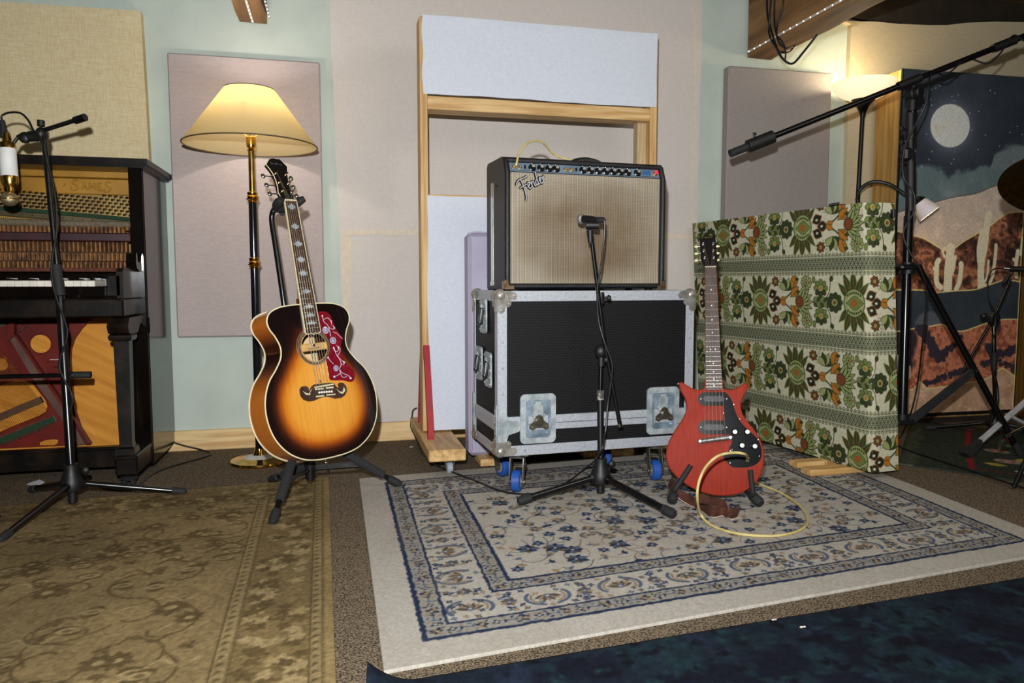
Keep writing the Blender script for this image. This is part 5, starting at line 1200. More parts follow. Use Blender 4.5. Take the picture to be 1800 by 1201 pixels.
# headstock tilts back from the nut
TA = math.radians(13); HM = Matrix.Translation((0, 0, S_)) @ Matrix.Rotation(-TA, 4, 'X'); HMi = HM.inverted()
PH = Plane(MA @ HM)
def hz_(zx, zy): return PH(400+zx/3.64, 250+zy/3.64)
hp = [hz_(*q) for q in [(360, 372), (338, 345), (325, 322), (321, 285), (308, 240), (290, 200), (268, 168), (246, 142), (262, 114), (282, 103), (298, 104), (313, 109), (330, 109), (352, 126), (382, 156), (383, 195), (390, 245), (404, 295), (418, 335), (430, 372)]]
b = MB(); b.T = HM; b.prism(hp, .0, .014); hs = b.build('headstock', mat('black_gloss_head', (18, 17, 18), .12, coat=.6), ag)
b = MB(); b.T = HM; b.tube([(p[0], .001, p[1]) for p in hp[1:9]], .0016, 6); b.tube([(p[0], .001, p[1]) for p in hp[13:19]], .0014, 6); b.build('head_binding', cream_b, hs)
b = MB(); b.T = HM; q0 = hz_(275, 138); q1 = hz_(352, 150)
wd_ = (q1[0]-q0[0])
for i, L in enumerate([[(.9, 1), (.2, .9), (.2, .5), (.7, .5), (.2, .5), (.1, 0), (.8, 0)], [(0, -.4), (.2, .6), (.7, .5), (.3, 0)], [(.3, .6), (.3, 0)], [(0, -.4), (.2, .6), (.7, .5), (.3, 0)], [(0, 1.1), (.1, 0), (.3, .6), (.6, 0)], [(.3, .6), (.0, .3), (.3, 0), (.6, .3), (.3, .6)], [(0, 0), (.1, .6), (.5, .5), (.5, 0)], [(.1, .3), (.5, .4), (.3, .6), (0, .3), (.3, 0), (.6, .1)]]):
    s_ = abs(wd_)/8.2; b.tube([(q0[0]+wd_*i/8+s_*p*.9, -.0008, q0[1]+(q1[1]-q0[1])*i/8+s_*1.3*q) for p, q in L], .0006, 5)
b.build('head_name_script', mat('faded_silver_script', (120, 124, 130), .4, .4), hs)
posts = [hz_(308, 200), hz_(330, 258), hz_(350, 313), hz_(373, 208), hz_(389, 265), hz_(409, 322)]
rose_m = mat('warm_nickel_tuner', (212, 180, 150), .22, 1, col2=(170, 136, 108), scale=50)
for i, (x, z) in enumerate(posts):
    b = MB(); b.T = HM; b.lathe([(.0055, 0), (.0055, .002), (.003, .004), (.003, .011), (.0036, .013), (0, .013)], (x, 0, z), (0, -1, 0), 14); b.box((x-.006, .014, z-.007), (x+.006, .026, z+.007), .003)
    o = b.build('tuning_machine', rose_m, hs); sx = -1 if i < 3 else 1
    xo = x+sx*(.034 if sx < 0 else .028)
    b = MB(); b.T = HM; b.cyl((x+sx*.005, .021, z), (xo-sx*.003, .021, z), .0022, n=8); b.sphere((xo+sx*.003, .021, z), .0098, 14, (.85, .5, 1)); b.build('tuner_button', chrome, o)
bridge_pts = [PA(420+x/2.86, 520+y/2.86) for x, y in [(304, 490), (303, 472), (312, 458), (330, 455), (343, 464), (345, 480), (338, 487), (350, 480), (362, 458), (376, 446), (440, 440), (470, 440), (482, 458), (495, 468), (500, 458), (495, 446), (503, 438), (520, 441), (533, 458), (536, 480), (527, 500), (508, 514), (480, 518), (455, 510), (430, 508), (400, 514), (375, 527), (350, 532), (325, 525), (310, 508)]]
br = MB(); br.prism(bridge_pts, -.009, 0); br = br.build('bridge', rosew, ag)
b = MB()
for P in [[(313, 480), (330, 500), (352, 500), (350, 488), (362, 468), (352, 478), (345, 494), (328, 490)], [(480, 468), (500, 490), (515, 495), (528, 478), (520, 460), (514, 484), (500, 484)]]:
    b.prism([PA(420+x/2.86, 520+y/2.86) for x, y in P], -.0096, -.0085)
for x0, x1, y0, y1 in ((376, 420, 468, 476), (428, 468, 462, 470), (380, 422, 505, 512), (432, 478, 498, 504)):
    b.prism([PA(420+x/2.86, 520+y/2.86) for x, y in ((x0, y0), (x1, y0-4), (x1, y1-4), (x0, y1))], -.0096, -.0085)
b.build('bridge_inlay', mat('aged_ivory_inlay', (206, 204, 168), .4), br)
s0, s1 = PA(420+372/2.86, 520+463/2.86), PA(420+466/2.86, 520+447/2.86)
b = MB(); b.tube([(s0[0], -.0115, s0[1]), (s1[0], -.0115, s1[1])], .0028, 8); b.build('saddle', cream_b, br)
for i in range(6):
    u = (i+.5)/6; x, z = PA(420+(390+74*u)/2.86, 520+(489-6*u)/2.86)
    b = MB(); b.sphere((x, -.0105, z), .0042, 12, (1, .8, 1)); b.build('bridge_pin', mat('white_bridge_pin', (236, 232, 220), .3), br)
    xn = -.0175+.007*i; xs_ = -.027+.0108*i; zsad = s0[1]+(s1[1]-s0[1])*u
    xp, zp = posts[[2, 1, 0, 3, 4, 5][i]]; e = HM @ Vector((xp, -.007, zp))
    b = MB(); b.tube([(x, -.011, z), (xs_, -.0145, zsad), (xn, -.0115, S_+.002), tuple(e)], .0006+.00013*(5-i), 5); b.build('string', string_m, ag)
# pickguard with white vines
gp = [PA(420+x/2.86, 520+y/2.86) for x, y in [(396, 86), (412, 80), (436, 82), (456, 97), (470, 128), (484, 162), (505, 192), (522, 214), (512, 232), (511, 262), (519, 297), (535, 332), (558, 358), (578, 382), (582, 408), (572, 430), (552, 433), (522, 426), (485, 426), (458, 423), (450, 400), (444, 360), (438, 322), (452, 290), (455, 255), (447, 222), (430, 195), (408, 178), (402, 140)]]
gp3 = [(p.x, p.z) for p in bez([(x, 0, z) for x, z in gp], 4, True)]
pg = MB(); pg.prism(gp3, -.0018, -.0002); pg = pg.build('pickguard', mat('crimson_pickguard', (132, 22, 38), .2, col2=(104, 14, 28), scale=60, coat=.4), ag)
vine = mat('silver_white_vine', (214, 204, 218), .45)
b = MB(); G = lambda x, y: (*[PA(420+x/2.86, 520+y/2.86)[0]], -.0022, PA(420+x/2.86, 520+y/2.86)[1])
for P in [[(418, 100), (425, 130), (445, 150), (455, 180), (460, 205)], [(425, 120), (445, 112), (460, 128), (464, 145)], [(452, 160), (470, 170), (476, 160), (470, 150)], [(470, 182), (490, 190), (505, 205), (517, 216)], [(474, 258), (478, 275), (490, 282), (500, 268), (494, 258)], [(476, 258), (490, 300), (515, 325), (525, 333)], [(486, 250), (505, 262), (505, 285), (495, 300), (512, 340), (505, 370), (520, 390), (545, 400), (560, 415)], [(505, 370), (512, 400), (525, 412), (540, 405)], [(445, 310), (460, 330), (475, 345)], [(478, 408), (495, 400), (508, 390)], [(510, 345), (525, 345), (530, 335)]]:
    b.tube([G(*p) for p in P], .0010, 5, sm=5)
for (x, y, r) in ((418, 102, .0035), (479, 163, .003), (432, 160, .004), (474, 262, .003), (526, 334, .004), (447, 312, .0035), (478, 408, .004), (560, 415, .0045), (498, 262, .003), (462, 128, .003)): b.sphere(G(x, y), r, 8, (1, .15, 1))
b.build('pickguard_vine', vine, pg)
for (x, y, r) in ((434, 174, .0125), (472, 226, .0125), (487, 365, .0105)):
    q = G(x, y); b = MB()
    for k in range(14): a = k*2*PI/14; b.sphere((q[0]+r*.85*math.cos(a), -.002, q[2]+r*.85*math.sin(a)), r*.18, 6, (1, .3, 1)); b.tube([(q[0]+r*.35*math.cos(a), -.0022, q[2]+r*.35*math.sin(a)), (q[0]+r*.75*math.cos(a), -.0022, q[2]+r*.75*math.sin(a))], r*.05, 4)
    b.sphere((q[0], -.002, q[2]), r*.3, 10, (1, .2, 1)); b.build('pickguard_flower', mat('pale_blue_flower', (186, 196, 222), .45), pg)
b = MB(); rr = random.Random(2)
for k in range(22): x, y = rr.uniform(415, 560), rr.uniform(110, 415); xx, zz = PA(420+x/2.86, 520+y/2.86)[0], PA(420+x/2.86, 520+y/2.86)[1]; (b.box((xx-.001, -.0021, zz-.0012), (xx+.001, -.0018, zz+.0012), 0) if 430+.35*(y-100) < x < 470+.33*(y-100) else None)
if b.v: b.build('pickguard_fleck', mat('orange_fleck', (206, 120, 50), .5), pg)
b = MB(); b.cyl((.0, .055, -.241), (.0, .055, -.256), .006, .004, 12); b.sphere((0, .055, -.258), .007, 12); b.build('end_pin', chrome, ag)

# stand for the acoustic
gc = Vector((-.075, 2.655, 0))
gst = thing('guitar_stand', 'black tripod guitar stand with foam legs under the sunburst acoustic guitar', 'guitar stand', gc)
G3 = lambda v: (MA @ Vector(v))-gc
yk = G3((-.005, .05, .632))
hubp = Vector((.005, .02, .10)); 
hub2 = ad(545, 826, 2.66)-gc
b = MB(); b.cyl(hub2+Vector((0, 0, -.03)), hub2+Vector((0, 0, .035)), .017, n=16); b.cyl(hub2+Vector((0, 0, -.036)), hub2+Vector((0, 0, -.03)), .014); b.box(hub2+Vector((-.02, -.01, .01)), hub2+Vector((.02, .03, .035)), .005); b.build('hub', black_metal, gst)
tb = [tuple(hub2+Vector((0, 0, .02))), tuple(ad(515, 650, 2.80)-gc), tuple(ad(498, 525, 2.80)-gc), tuple(ad(484, 430, 2.80)-gc), tuple(ad(478, 390, 2.80)-gc), tuple(ad(480, 372, 2.795)-gc), tuple(ad(488, 364, 2.78)-gc), tuple(yk+Vector((0, .01, -.01)))]
MB().tube(tb, .0105, 14, sm=6).build('neck_tube', black_gloss, gst)
b = MB(); b.tube([G3((-.015, .042, .640)), G3((-.034, .032, .642)), G3((-.040, .0, .646)), G3((-.038, -.016, .650))], [.013, .015, .015, .010], 12, sm=4); b.tube([G3((.0, .042, .642)), G3((.032, .032, .646)), G3((.038, .0, .650)), G3((.052, -.012, .657))], [.013, .015, .015, .010], 12, sm=4); b.tube([G3((-.034, .045, .636)), G3((.034, .045, .642))], .016, 12)
b.build('neck_yoke', black_rubber, gst)
legs = [((-.199, 2.363), (513, 812)), ((.221, 2.701), (612, 800)), ((-.245, 2.885), (520, 815))]
for (fx, fy), (hx_, hy_) in legs:
    ft = Vector((fx, fy, .013))-gc; st_ = ad(hx_, hy_, 2.52 if fy < 2.5 else 2.66)-gc if (fy < 2.8) else hub2+Vector((0, 0, .02))
    b = MB(); b.tube([st_, ft], [.010, .0095], 12); b.tube([hub2+Vector((0, 0, .0)), st_+(ft-st_)*.35], .006, 8); lg = b.build('leg', black_gloss, gst)
    b = MB(); b.tube([st_-(ft-st_)*.05, st_+(ft-st_)*.68], .0155, 14); part(b.build('foam_sleeve', foam, lg), 'dark foam sleeve')
    d = (ft-st_).normalized(); b = MB(); b.lathe([(.010, -.05), (.0145, -.045), (.016, -.01), (.013, .004), (.006, .008)], ft, d, 16); b.build('rubber_foot', black_rubber, lg)

# ================================================================= RED ELECTRIC GUITAR
ME = Matrix.Translation((1.2477, 2.245, .227)) @ Rm(-.0315, -.2359, -.4151); PE = Plane(ME)
eg = thing('electric_guitar', 'red double cutaway electric guitar with black pickguard on a low stand', 'electric guitar', M=ME)
e_ = lambda x, y, yy=0: PE(1150+x/2.1443, 400+y/2.1443, yy)
OL = [(192, 575), (190, 600), (172, 612), (145, 606), (120, 592), (103, 582), (94, 590), (98, 612), (114, 640), (122, 668), (120, 695), (103, 728), (74, 772), (52, 818), (44, 862), (56, 905), (92, 948), (150, 987), (212, 1008), (272, 1012), (332, 1000), (378, 968), (407, 920), (416, 862), (404, 808), (380, 765), (350, 728), (332, 696), (328, 665), (336, 640), (350, 614), (352, 595), (342, 587), (325, 596), (300, 609), (272, 610), (259, 600), (257, 575)]
OB = [(p.x, p.z) for p in bez([(e_(*q)[0], 0, e_(*q)[1]) for q in OL], 5, True)]
def inset(P, d):
    n = len(P); o = []; A = sum(P[i][0]*P[(i+1) % n][1]-P[(i+1) % n][0]*P[i][1] for i in range(n)); sg = 1 if A > 0 else -1
    for i in range(n):
        a, b_ = Vector(P[i-1]), Vector(P[(i+1) % n]); t = (b_-a); t = t.normalized() if t.length > 0 else Vector((1, 0)); o.append((P[i][0]-t.y*d*sg, P[i][1]+t.x*d*sg))
    return o
redw = mat('worn_cherry_mahogany', (156, 48, 30), .5, col2=(128, 38, 25), scale=6, stretch=(26, 26, 2.6), detail=9, contrast=(.25, .75), coat=.0, spec=.18, bump=.3, bscale=120)
redw.node_tree.nodes['Principled BSDF'].inputs['Coat Roughness'].default_value = .2
n = len(OB); lv = [(.0045, 0.0), (.0012, .0015), (0, .0055), (0, .029), (.0012, .033), (.0045, .0345)]; vs = []; fs = []
for d_, y_ in lv: vs += [(p[0], y_, p[1]) for p in inset(OB, d_)]
for j in range(len(lv)-1): fs += [(j*n+i, (j+1)*n+i, (j+1)*n+(i+1) % n, j*n+(i+1) % n) for i in range(n)]
fs += [tuple(range(n)), tuple(range(len(vs)-1, len(vs)-n-1, -1))]
A = sum(OB[i][0]*OB[(i+1) % n][1]-OB[(i+1) % n][0]*OB[i][1] for i in range(n))
b = MB(); b.add(vs, fs if A > 0 else [f[::-1] for f in fs]); b.build('body', redw, eg, sharp=50)
SE = e_(211, 153)[1]; FEe = e_(225, 614)[1]; wn, we = .0195, .0265
xc = lambda z: e_(211, 153)[0]+(e_(225, 614)[0]-e_(211, 153)[0])*(SE-z)/(SE-FEe)
fwe = lambda z: wn+(we-wn)*(SE-z)/(SE-FEe)
b = MB(); vs = []
for y in (-.011, -.004): vs += [(xc(SE)-wn, y, SE), (xc(SE)+wn, y, SE), (xc(FEe)+we, y, FEe), (xc(FEe)-we, y, FEe)]
b.add(vs, [(0, 3, 2, 1), (4, 5, 6, 7), (0, 1, 5, 4), (1, 2, 6, 5), (2, 3, 7, 6), (3, 0, 4, 7)]); efb = b.build('fretboard', rosew, eg)
b = MB(); vs = []; fs = []; zs = np.linspace(SE, FEe-.0, 9)
for z in zs:
    for k in range(9): a = PI*k/8; vs.append((xc(z)+fwe(z)*math.cos(a), -.004+.022*math.sin(a), z))
for i in range(8):
    for k in range(8): fs.append((i*9+k, (i+1)*9+k, (i+1)*9+k+1, i*9+k+1))
b.add(vs, fs); b.build('neck', redw, eg)
Ssc = SE-e_(228, 800)[1]
for k in range(1, 23):
    z = SE-Ssc*(1-2**(-k/12))
    if z > FEe+.001: b = MB(); b.cyl((xc(z)-fwe(z), -.0113, z), (xc(z)+fwe(z), -.0113, z), .0011, n=6); b.build('fret', nickel, efb)
for k in (3, 5, 7, 9, 12, 15, 17, 19, 21):
    z = SE-Ssc*(1-(2**(-k/12)+2**(-(k-1)/12))/2)
    for dx in ((-.008, .008) if k == 12 else (0,)):
        b = MB(); b.sphere((xc(z)+dx, -.0111, z), .0026, 10, (1, .15, 1)); b.build('dot_inlay', mat('pearl_dot', (220, 218, 205), .4), efb)
b = MB(); b.box((xc(SE)-wn, -.0135, SE), (xc(SE)+wn, -.004, SE+.004), .0008); b.build('nut', mat('pale_nut', (206, 196, 176), .4), eg)
TE = math.radians(14); HE = Matrix.Translation((0, -.004, SE)) @ Matrix.Rotation(-TE, 4, 'X'); PHE = Plane(ME @ HE)
h_ = lambda x, y: PHE(1150+x/2.1443, 400+y/2.1443)
hpe = [h_(*q) for q in [(188, 154), (184, 140), (176, 120), (173, 80), (170, 45), (176, 32), (188, 34), (200, 26), (212, 34), (224, 30), (231, 42), (234, 80), (238, 118), (236, 140), (233, 154)]]
b = MB(); b.T = HE; b.prism(hpe, 0, .013); ehs = b.build('headstock', _M['black_gloss_head'], eg)
b = MB(); b.T = HE; q0 = h_(178, 42); q1 = h_(222, 38)
for i, L in enumerate([[(.8, .8), (.2, .9), (.0, .4), (.4, 0), (.8, .4), (.4, .4)], [(.3, .6), (.3, 0)], [(0, 1), (.1, 0), (.5, .2), (.1, .5)], [(.6, .6), (.1, .5), (.5, .2), (0, 0)], [(.3, .5), (0, .2), (.3, 0), (.6, .3), (.3, .5)], [(0, 0), (.1, .5), (.5, .5), (.5, 0)]]):
    s_ = (q1[0]-q0[0])/6.3; b.tube([(q0[0]+(q1[0]-q0[0])*i/6+s_*p*.9, -.0006, q0[1]+(q1[1]-q0[1])*i/6+s_*1.2*q) for p, q in L], .0005, 5)
b.build('head_name_script', mat('gold_script', (150, 124, 60), .4, .5), ehs)
ep = [h_(184, 62), h_(186, 88), h_(190, 114), h_(222, 62), h_(222, 88), h_(224, 114)]
cr_btn = mat('cream_tuner_button', (226, 214, 170), .35)
for i, (x, z) in enumerate(ep):
    sx = -1 if i < 3 else 1; b = MB(); b.T = HE; b.lathe([(.0045, 0), (.0045, .002), (.0028, .003), (.0028, .010), (0, .011)], (x, 0, z), (0, -1, 0), 12); b.box((x-.006, .013, z-.007), (x+.006, .02, z+.007), .002); b.cyl((x, .017, z), (x+sx*.016, .017, z), .002, n=8); o = b.build('tuning_machine', steel, ehs)
    tipx = h_(160 if i < 3 else 240, [63, 89, 115][i % 3])[0]
    b = MB(); b.T = HE; b.sphere((tipx, .017, z-.001), .0072, 12, (1.15, .6, .62)); b.build('tuner_button', cr_btn, o)
# pickups, guard, hardware
gpk = mat('black_guard_plastic', (15, 17, 20), .22, col2=(10, 11, 13), scale=20, spec=.15)
G0 = [(258, 624), (276, 630), (292, 652), (304, 690), (322, 728), (352, 762), (388, 796), (402, 830), (404, 862), (390, 888), (358, 902), (320, 905), (292, 902), (276, 886), (264, 872), (262, 858), (276, 850), (282, 832), (292, 812), (290, 794), (280, 780), (262, 776), (262, 700)]
GP = [(p.x, p.z) for p in bez([(e_(*q)[0], 0, e_(*q)[1]) for q in G0], 4, True)]
b = MB(); b.prism(GP, -.0025, 0); pgd = b.build('pickguard', gpk, eg)
scr = mat('guard_screw', (206, 204, 196), .3, .8)
for x, y in ((265, 640), (300, 668), (322, 722), (392, 800), (396, 862), (286, 888), (262, 700)): xx, zz = e_(x, y); b = MB(); b.sphere((xx, -.003, zz), .0022, 8, (1, .5, 1)); b.build('screw', scr, pgd)
def pill(cx, cz, w_, h_2, n=8): return rrect(cx, cz, w_, h_2, h_2*.48, n)
for (xa, ya, xb_, yb_) in ((164, 622, 284, 672), (164, 728, 284, 780)):
    (x0, z1) = e_(xa, ya); (x1, z0_) = e_(xb_, yb_); cx, cz, w_, hh = (x0+x1)/2, (z0_+z1)/2, abs(x1-x0), abs(z1-z0_)
    b = MB(); b.prism(pill(cx, cz, w_, hh), -.006, 0); b.prism(pill(cx, cz, w_*.97, hh*.9), -.0075, -.006); pu = b.build('pickup', gpk, eg)
    b = MB(); b.prism(pill(cx, cz, w_*.66, hh*.42), -.0105, -.0075); b.build('pickup_cover', mat('pickup_satin_black', (24, 25, 27), .4, spec=.3), pu)
    for sx in (-1, 1): b = MB(); b.sphere((cx+sx*w_*.41, -.008, cz), .003, 10, (1, .5, 1)); b.build('screw', scr, pu)
(bx0, bz0), (bx1, bz1) = e_(172, 806), e_(286, 792)
b = MB(); b.tube([(bx0+.004, -.009, bz0), (bx1-.004, -.009, bz1)], .0082, 12)
for x, z in ((bx0, bz0), (bx1, bz1)): b.lathe([(.0075, 0), (.0075, .011), (.005, .013), (0, .013)], (x, 0, z), (0, -1, 0), 16)
bri = b.build('bridge', mat('worn_nickel_bridge', (150, 150, 146), .4, .6, col2=(96, 92, 86), scale=60), eg)
for x, y in ((303, 771), (350, 771), (330, 822), (378, 825)):
    xx, zz = e_(x, y, -.004); b = MB(); b.lathe([(.0105, 0), (.0108, .002), (.0085, .008), (.008, .012), (0, .0125)], (xx, -.0025, zz), (0, -1, 0), 20); k_ = b.build('knob', gpk, eg)
    b = MB(); b.lathe([(.0074, .0125), (.0074, .0135), (0, .0138)], (xx, -.0025, zz), (0, -1, 0), 16); b.build('knob_cap', mat('white_knob_insert', (224, 222, 214), .35), k_)
xx, zz = e_(290, 842); b = MB(); b.lathe([(.006, 0), (.006, .003), (.003, .004)], (xx, -.0025, zz), (0, -1, 0), 12); b.tube([(xx, -.005, zz), (xx-.004, -.018, zz+.006)], [.002, .0032], 8); b.build('toggle_switch', nickel, eg)
jx, jz = e_(352, 876); b = MB(); b.lathe([(.008, 0), (.008, .003), (.005, .004)], (jx, -.0025, jz), (0, -1, 0), 16); b.build('output_jack', chrome, eg)
for i in range(6):
    xn = xc(SE)-.0155+.0062*i; xb2 = bx0+(bx1-bx0)*(.16+.135*i); zz_ = bz0+(bz1-bz0)*(.16+.135*i)
    x, z = ep[[2, 1, 0, 3, 4, 5][i]]; q = HE @ Vector((x, -.006, z)); b = MB(); b.tube([(xb2, -.0155, zz_), (xn, -.0145, SE+.003), tuple(q)], .0005+.0001*(5-i), 5); b.build('string', string_m, eg)
xx, zz = e_(98, 590); b = MB(); b.cyl((xx, .017, zz), (xx-.008, .017, zz+.006), .004, .006, 10); b.build('strap_button', chrome, eg)
# low stand
es_c = Vector((1.27, 2.33, 0)); es = thing('guitar_stand', 'low black folding guitar stand under the red electric guitar', 'guitar stand', es_c)
grey_tube = mat('dark_grey_tube', (84, 88, 92), .35, .4, col2=(66, 70, 74), scale=40)
E3 = lambda v: (ME @ Vector(v))-es_c
for sx, (fx, fy), (ux, uy), (tpx, tpy) in ((1, (1.367, 2.150), (1322, 868), (1318, 826)), (-1, (1.090, 2.244), (1186, 862), (1214, 818))):
    ft = Vector((fx, fy, RZ+.014))-es_c; top_ = Vector((.02*sx, .09, .16)); kn_ = ad(ux, uy, 2.36 if sx > 0 else 2.42)-es_c
    b = MB(); b.tube([top_, ft+(top_-ft)*.12], .0115, 12); lg = b.build('leg', grey_tube, es); d = (ft-top_).normalized()
    b = MB(); b.lathe([(.013, -.045), (.0165, -.042), (.0175, -.006), (.014, .002)], ft, d, 16); b.build('rubber_foot', black_rubber, lg)
    bx_, bz_ = PE(tpx, tpy); base = ft+(top_-ft)*.30; 
    a1 = E3((PE(ux, uy)[0], -.012, PE(ux, uy)[1])); a2 = E3((bx_, -.014, bz_))
    b = MB(); b.tube([base, (base+a1)/2+Vector((0, 0, -.01)), a1, (a1+a2)/2, a2], [.007, .008, .0088, .009, .0085], 12, sm=5); part(b.build('cradle_arm', black_rubber, es), 'rubber covered cradle arm')
b = MB(); b.tube([(0.02, .09, .16), (-.02, .09, .16)], .014, 12); b.tube([(0, .09, .16), (.02, .26, RZ+.014)], .0115, 12); b.tube([(0, .09, .16), (0.005, .115, .34)], .0115, 12); b.tube([(-.035, .10, .345), (.045, .10, .345)], .012, 12); b.build('rear_frame', grey_tube, es)
# brown leather strap lying folded under the guitar
def ribbon(pts, w_, th, wdir, m, name, parent=None, mi=0):
    P = bez(pts, 8); b = MB(); vs = []
    for i, p in enumerate(P):
        wd = Vector(wdir[min(int(i/8), len(wdir)-1)]); w2 = Vector(wdir[min(int(i/8)+1, len(wdir)-1)]); t = (i % 8)/8; q = (wd*(1-t)+w2*t).normalized()
        tg = (P[min(i+1, len(P)-1)]-P[max(i-1, 0)]).normalized(); nn = tg.cross(q).normalized()
        vs += [p+q*w_/2+nn*th/2, p-q*w_/2+nn*th/2, p-q*w_/2-nn*th/2, p+q*w_/2-nn*th/2]
    fs = [(i*4+k, (i+1)*4+k, (i+1)*4+(k+1) % 4, i*4+(k+1) % 4) for i in range(len(P)-1) for k in range(4)]+[(0, 1, 2, 3), tuple(len(vs)-1-k for k in range(4))]
    b.add(vs, fs); return b.build(name, m, parent)
sp = [az(1178, 846, .07), az(1186, 862, .055), az(1200, 873, .036), az(1218, 882, .030), az(1236, 890, .029), az(1252, 900, .029), az(1268, 897, .030), az(1284, 903, .029), az(1298, 900, .030)]
b_ = ribbon([(p) for p in sp], .036, .003, [(.3, -.3, .9), (.2, -.35, .9), (.1, -.35, .95), (0, -.3, .95), (0, -.3, .95), (.0, -.4, .9), (0, -.2, .95), (.0, -.4, .9)], mat('brown_leather', (92, 52, 38), .6, col2=(64, 34, 26), scale=30, bump=.2), 'guitar_strap')
tag(b_, 'brown leather guitar strap crumpled on the rug beneath the red guitar', 'guitar strap')
sp2 = [az(1222, 884, .075), az(1228, 876, .08), az(1246, 880, .072), az(1266, 884, .06), az(1280, 892, .045), az(1283, 902, .03)]
q_ = ribbon([p-b_.location for p in sp2], .034, .003, [(0, -.3, 1), (.1, -.4, .9), (.1, -.5, .8), (0, -.5, .8), (-.5, -.6, .6), (-.5, -.6, .5)], _M['brown_leather'], 'strap_loop', b_)
edge_m = mat('raw_suede_edge', (196, 178, 160), .8)
P_ = [p-b_.location for p in bez(sp, 6)]; b = MB(); b.tube([p+Vector((.002, -.006+.001*math.sin(i*1.7), -.017)) for i, p in enumerate(P_)], .0013, 5); part(b.build('strap_edge', edge_m, b_), 'pale raw edge of the strap')
# yellow cable: guitar jack, loop on the rug, behind the case and over the amp
ycab = mat('yellowed_cable', (206, 190, 128), .45, col2=(184, 166, 104), scale=40)
jw = ME @ Vector((jx, -.006, jz)); af = ad(900, 286, 2.60)
AP = lambda x, y, z: Vector((.593, 2.583, .7262))+Matrix.Rotation(.077, 3, 'Z') @ Vector((x, y, z))
pts = [jw, ME @ Vector((jx-.005, -.034, jz+.004)), ad(1310, 799, 2.30), ad(1290, 796, 2.28), ad(1262, 802, 2.27), ad(1240, 822, 2.26), ad(1228, 850, 2.25), ad(1226, 878, 2.24), az(1232, 905, .03), az(1250, 923, .014), az(1285, 936, .0135), az(1330, 942, .0135), az(1375, 941, .0135), az(1410, 930, .0135), az(1420, 912, .0135), az(1404, 888, .0135), az(1375, 868, .0135), az(1350, 857, .0135), az(1325, 848, .0135), az(1290, 838, .0135), az(1250, 822, .0135), (1.42, 2.84, .0135), (1.40, 2.93, .02), (1.30, 2.95, .2), (1.22, 2.93, .6)]
pts += [AP(.60, AD+.03, .3), AP(.5, AD+.02, .45), AP(.34, AD*.55, AH+.006), AP(.24, .12, AH+.03), AP(.165, .07, AH+.066), AP(.10, .03, AH+.055), AP(.055, -.0, AH+.01), AP(.040, -.016, AH-.028), AP(.038, -.012, .442)]
tag(MB().tube(pts, .0042, 10, sm=9).build('guitar_cable', ycab), 'yellowed guitar cable looping on the rug and over the amp', 'cable')

# ================================================================= FLORAL GOBO
NB = az(1534, 832, .036); NT = ay(1525, 355, NB.y+.02); FT = ay(1217, 398, 3.46); FB = NB+(FT-NT)
FB.z = .036
LEN = (FT-NT).length; HGT = (NT-NB).length; TH = .112
er = FT-NT; er = Vector((er.x, er.y, 0)).normalized(); out_ = Vector((er.y, -er.x, 0))     # to the gobo's right
w, h = LEN+TH+.02, HGT
base = (200, 196, 168); G1 = (58, 66, 38); G2 = (112, 124, 66); G3c = (150, 158, 100); OR = (176, 112, 40); DK = (36, 42, 28); BR = (120, 66, 36)
cv = Canvas(w, h, .0022, base)
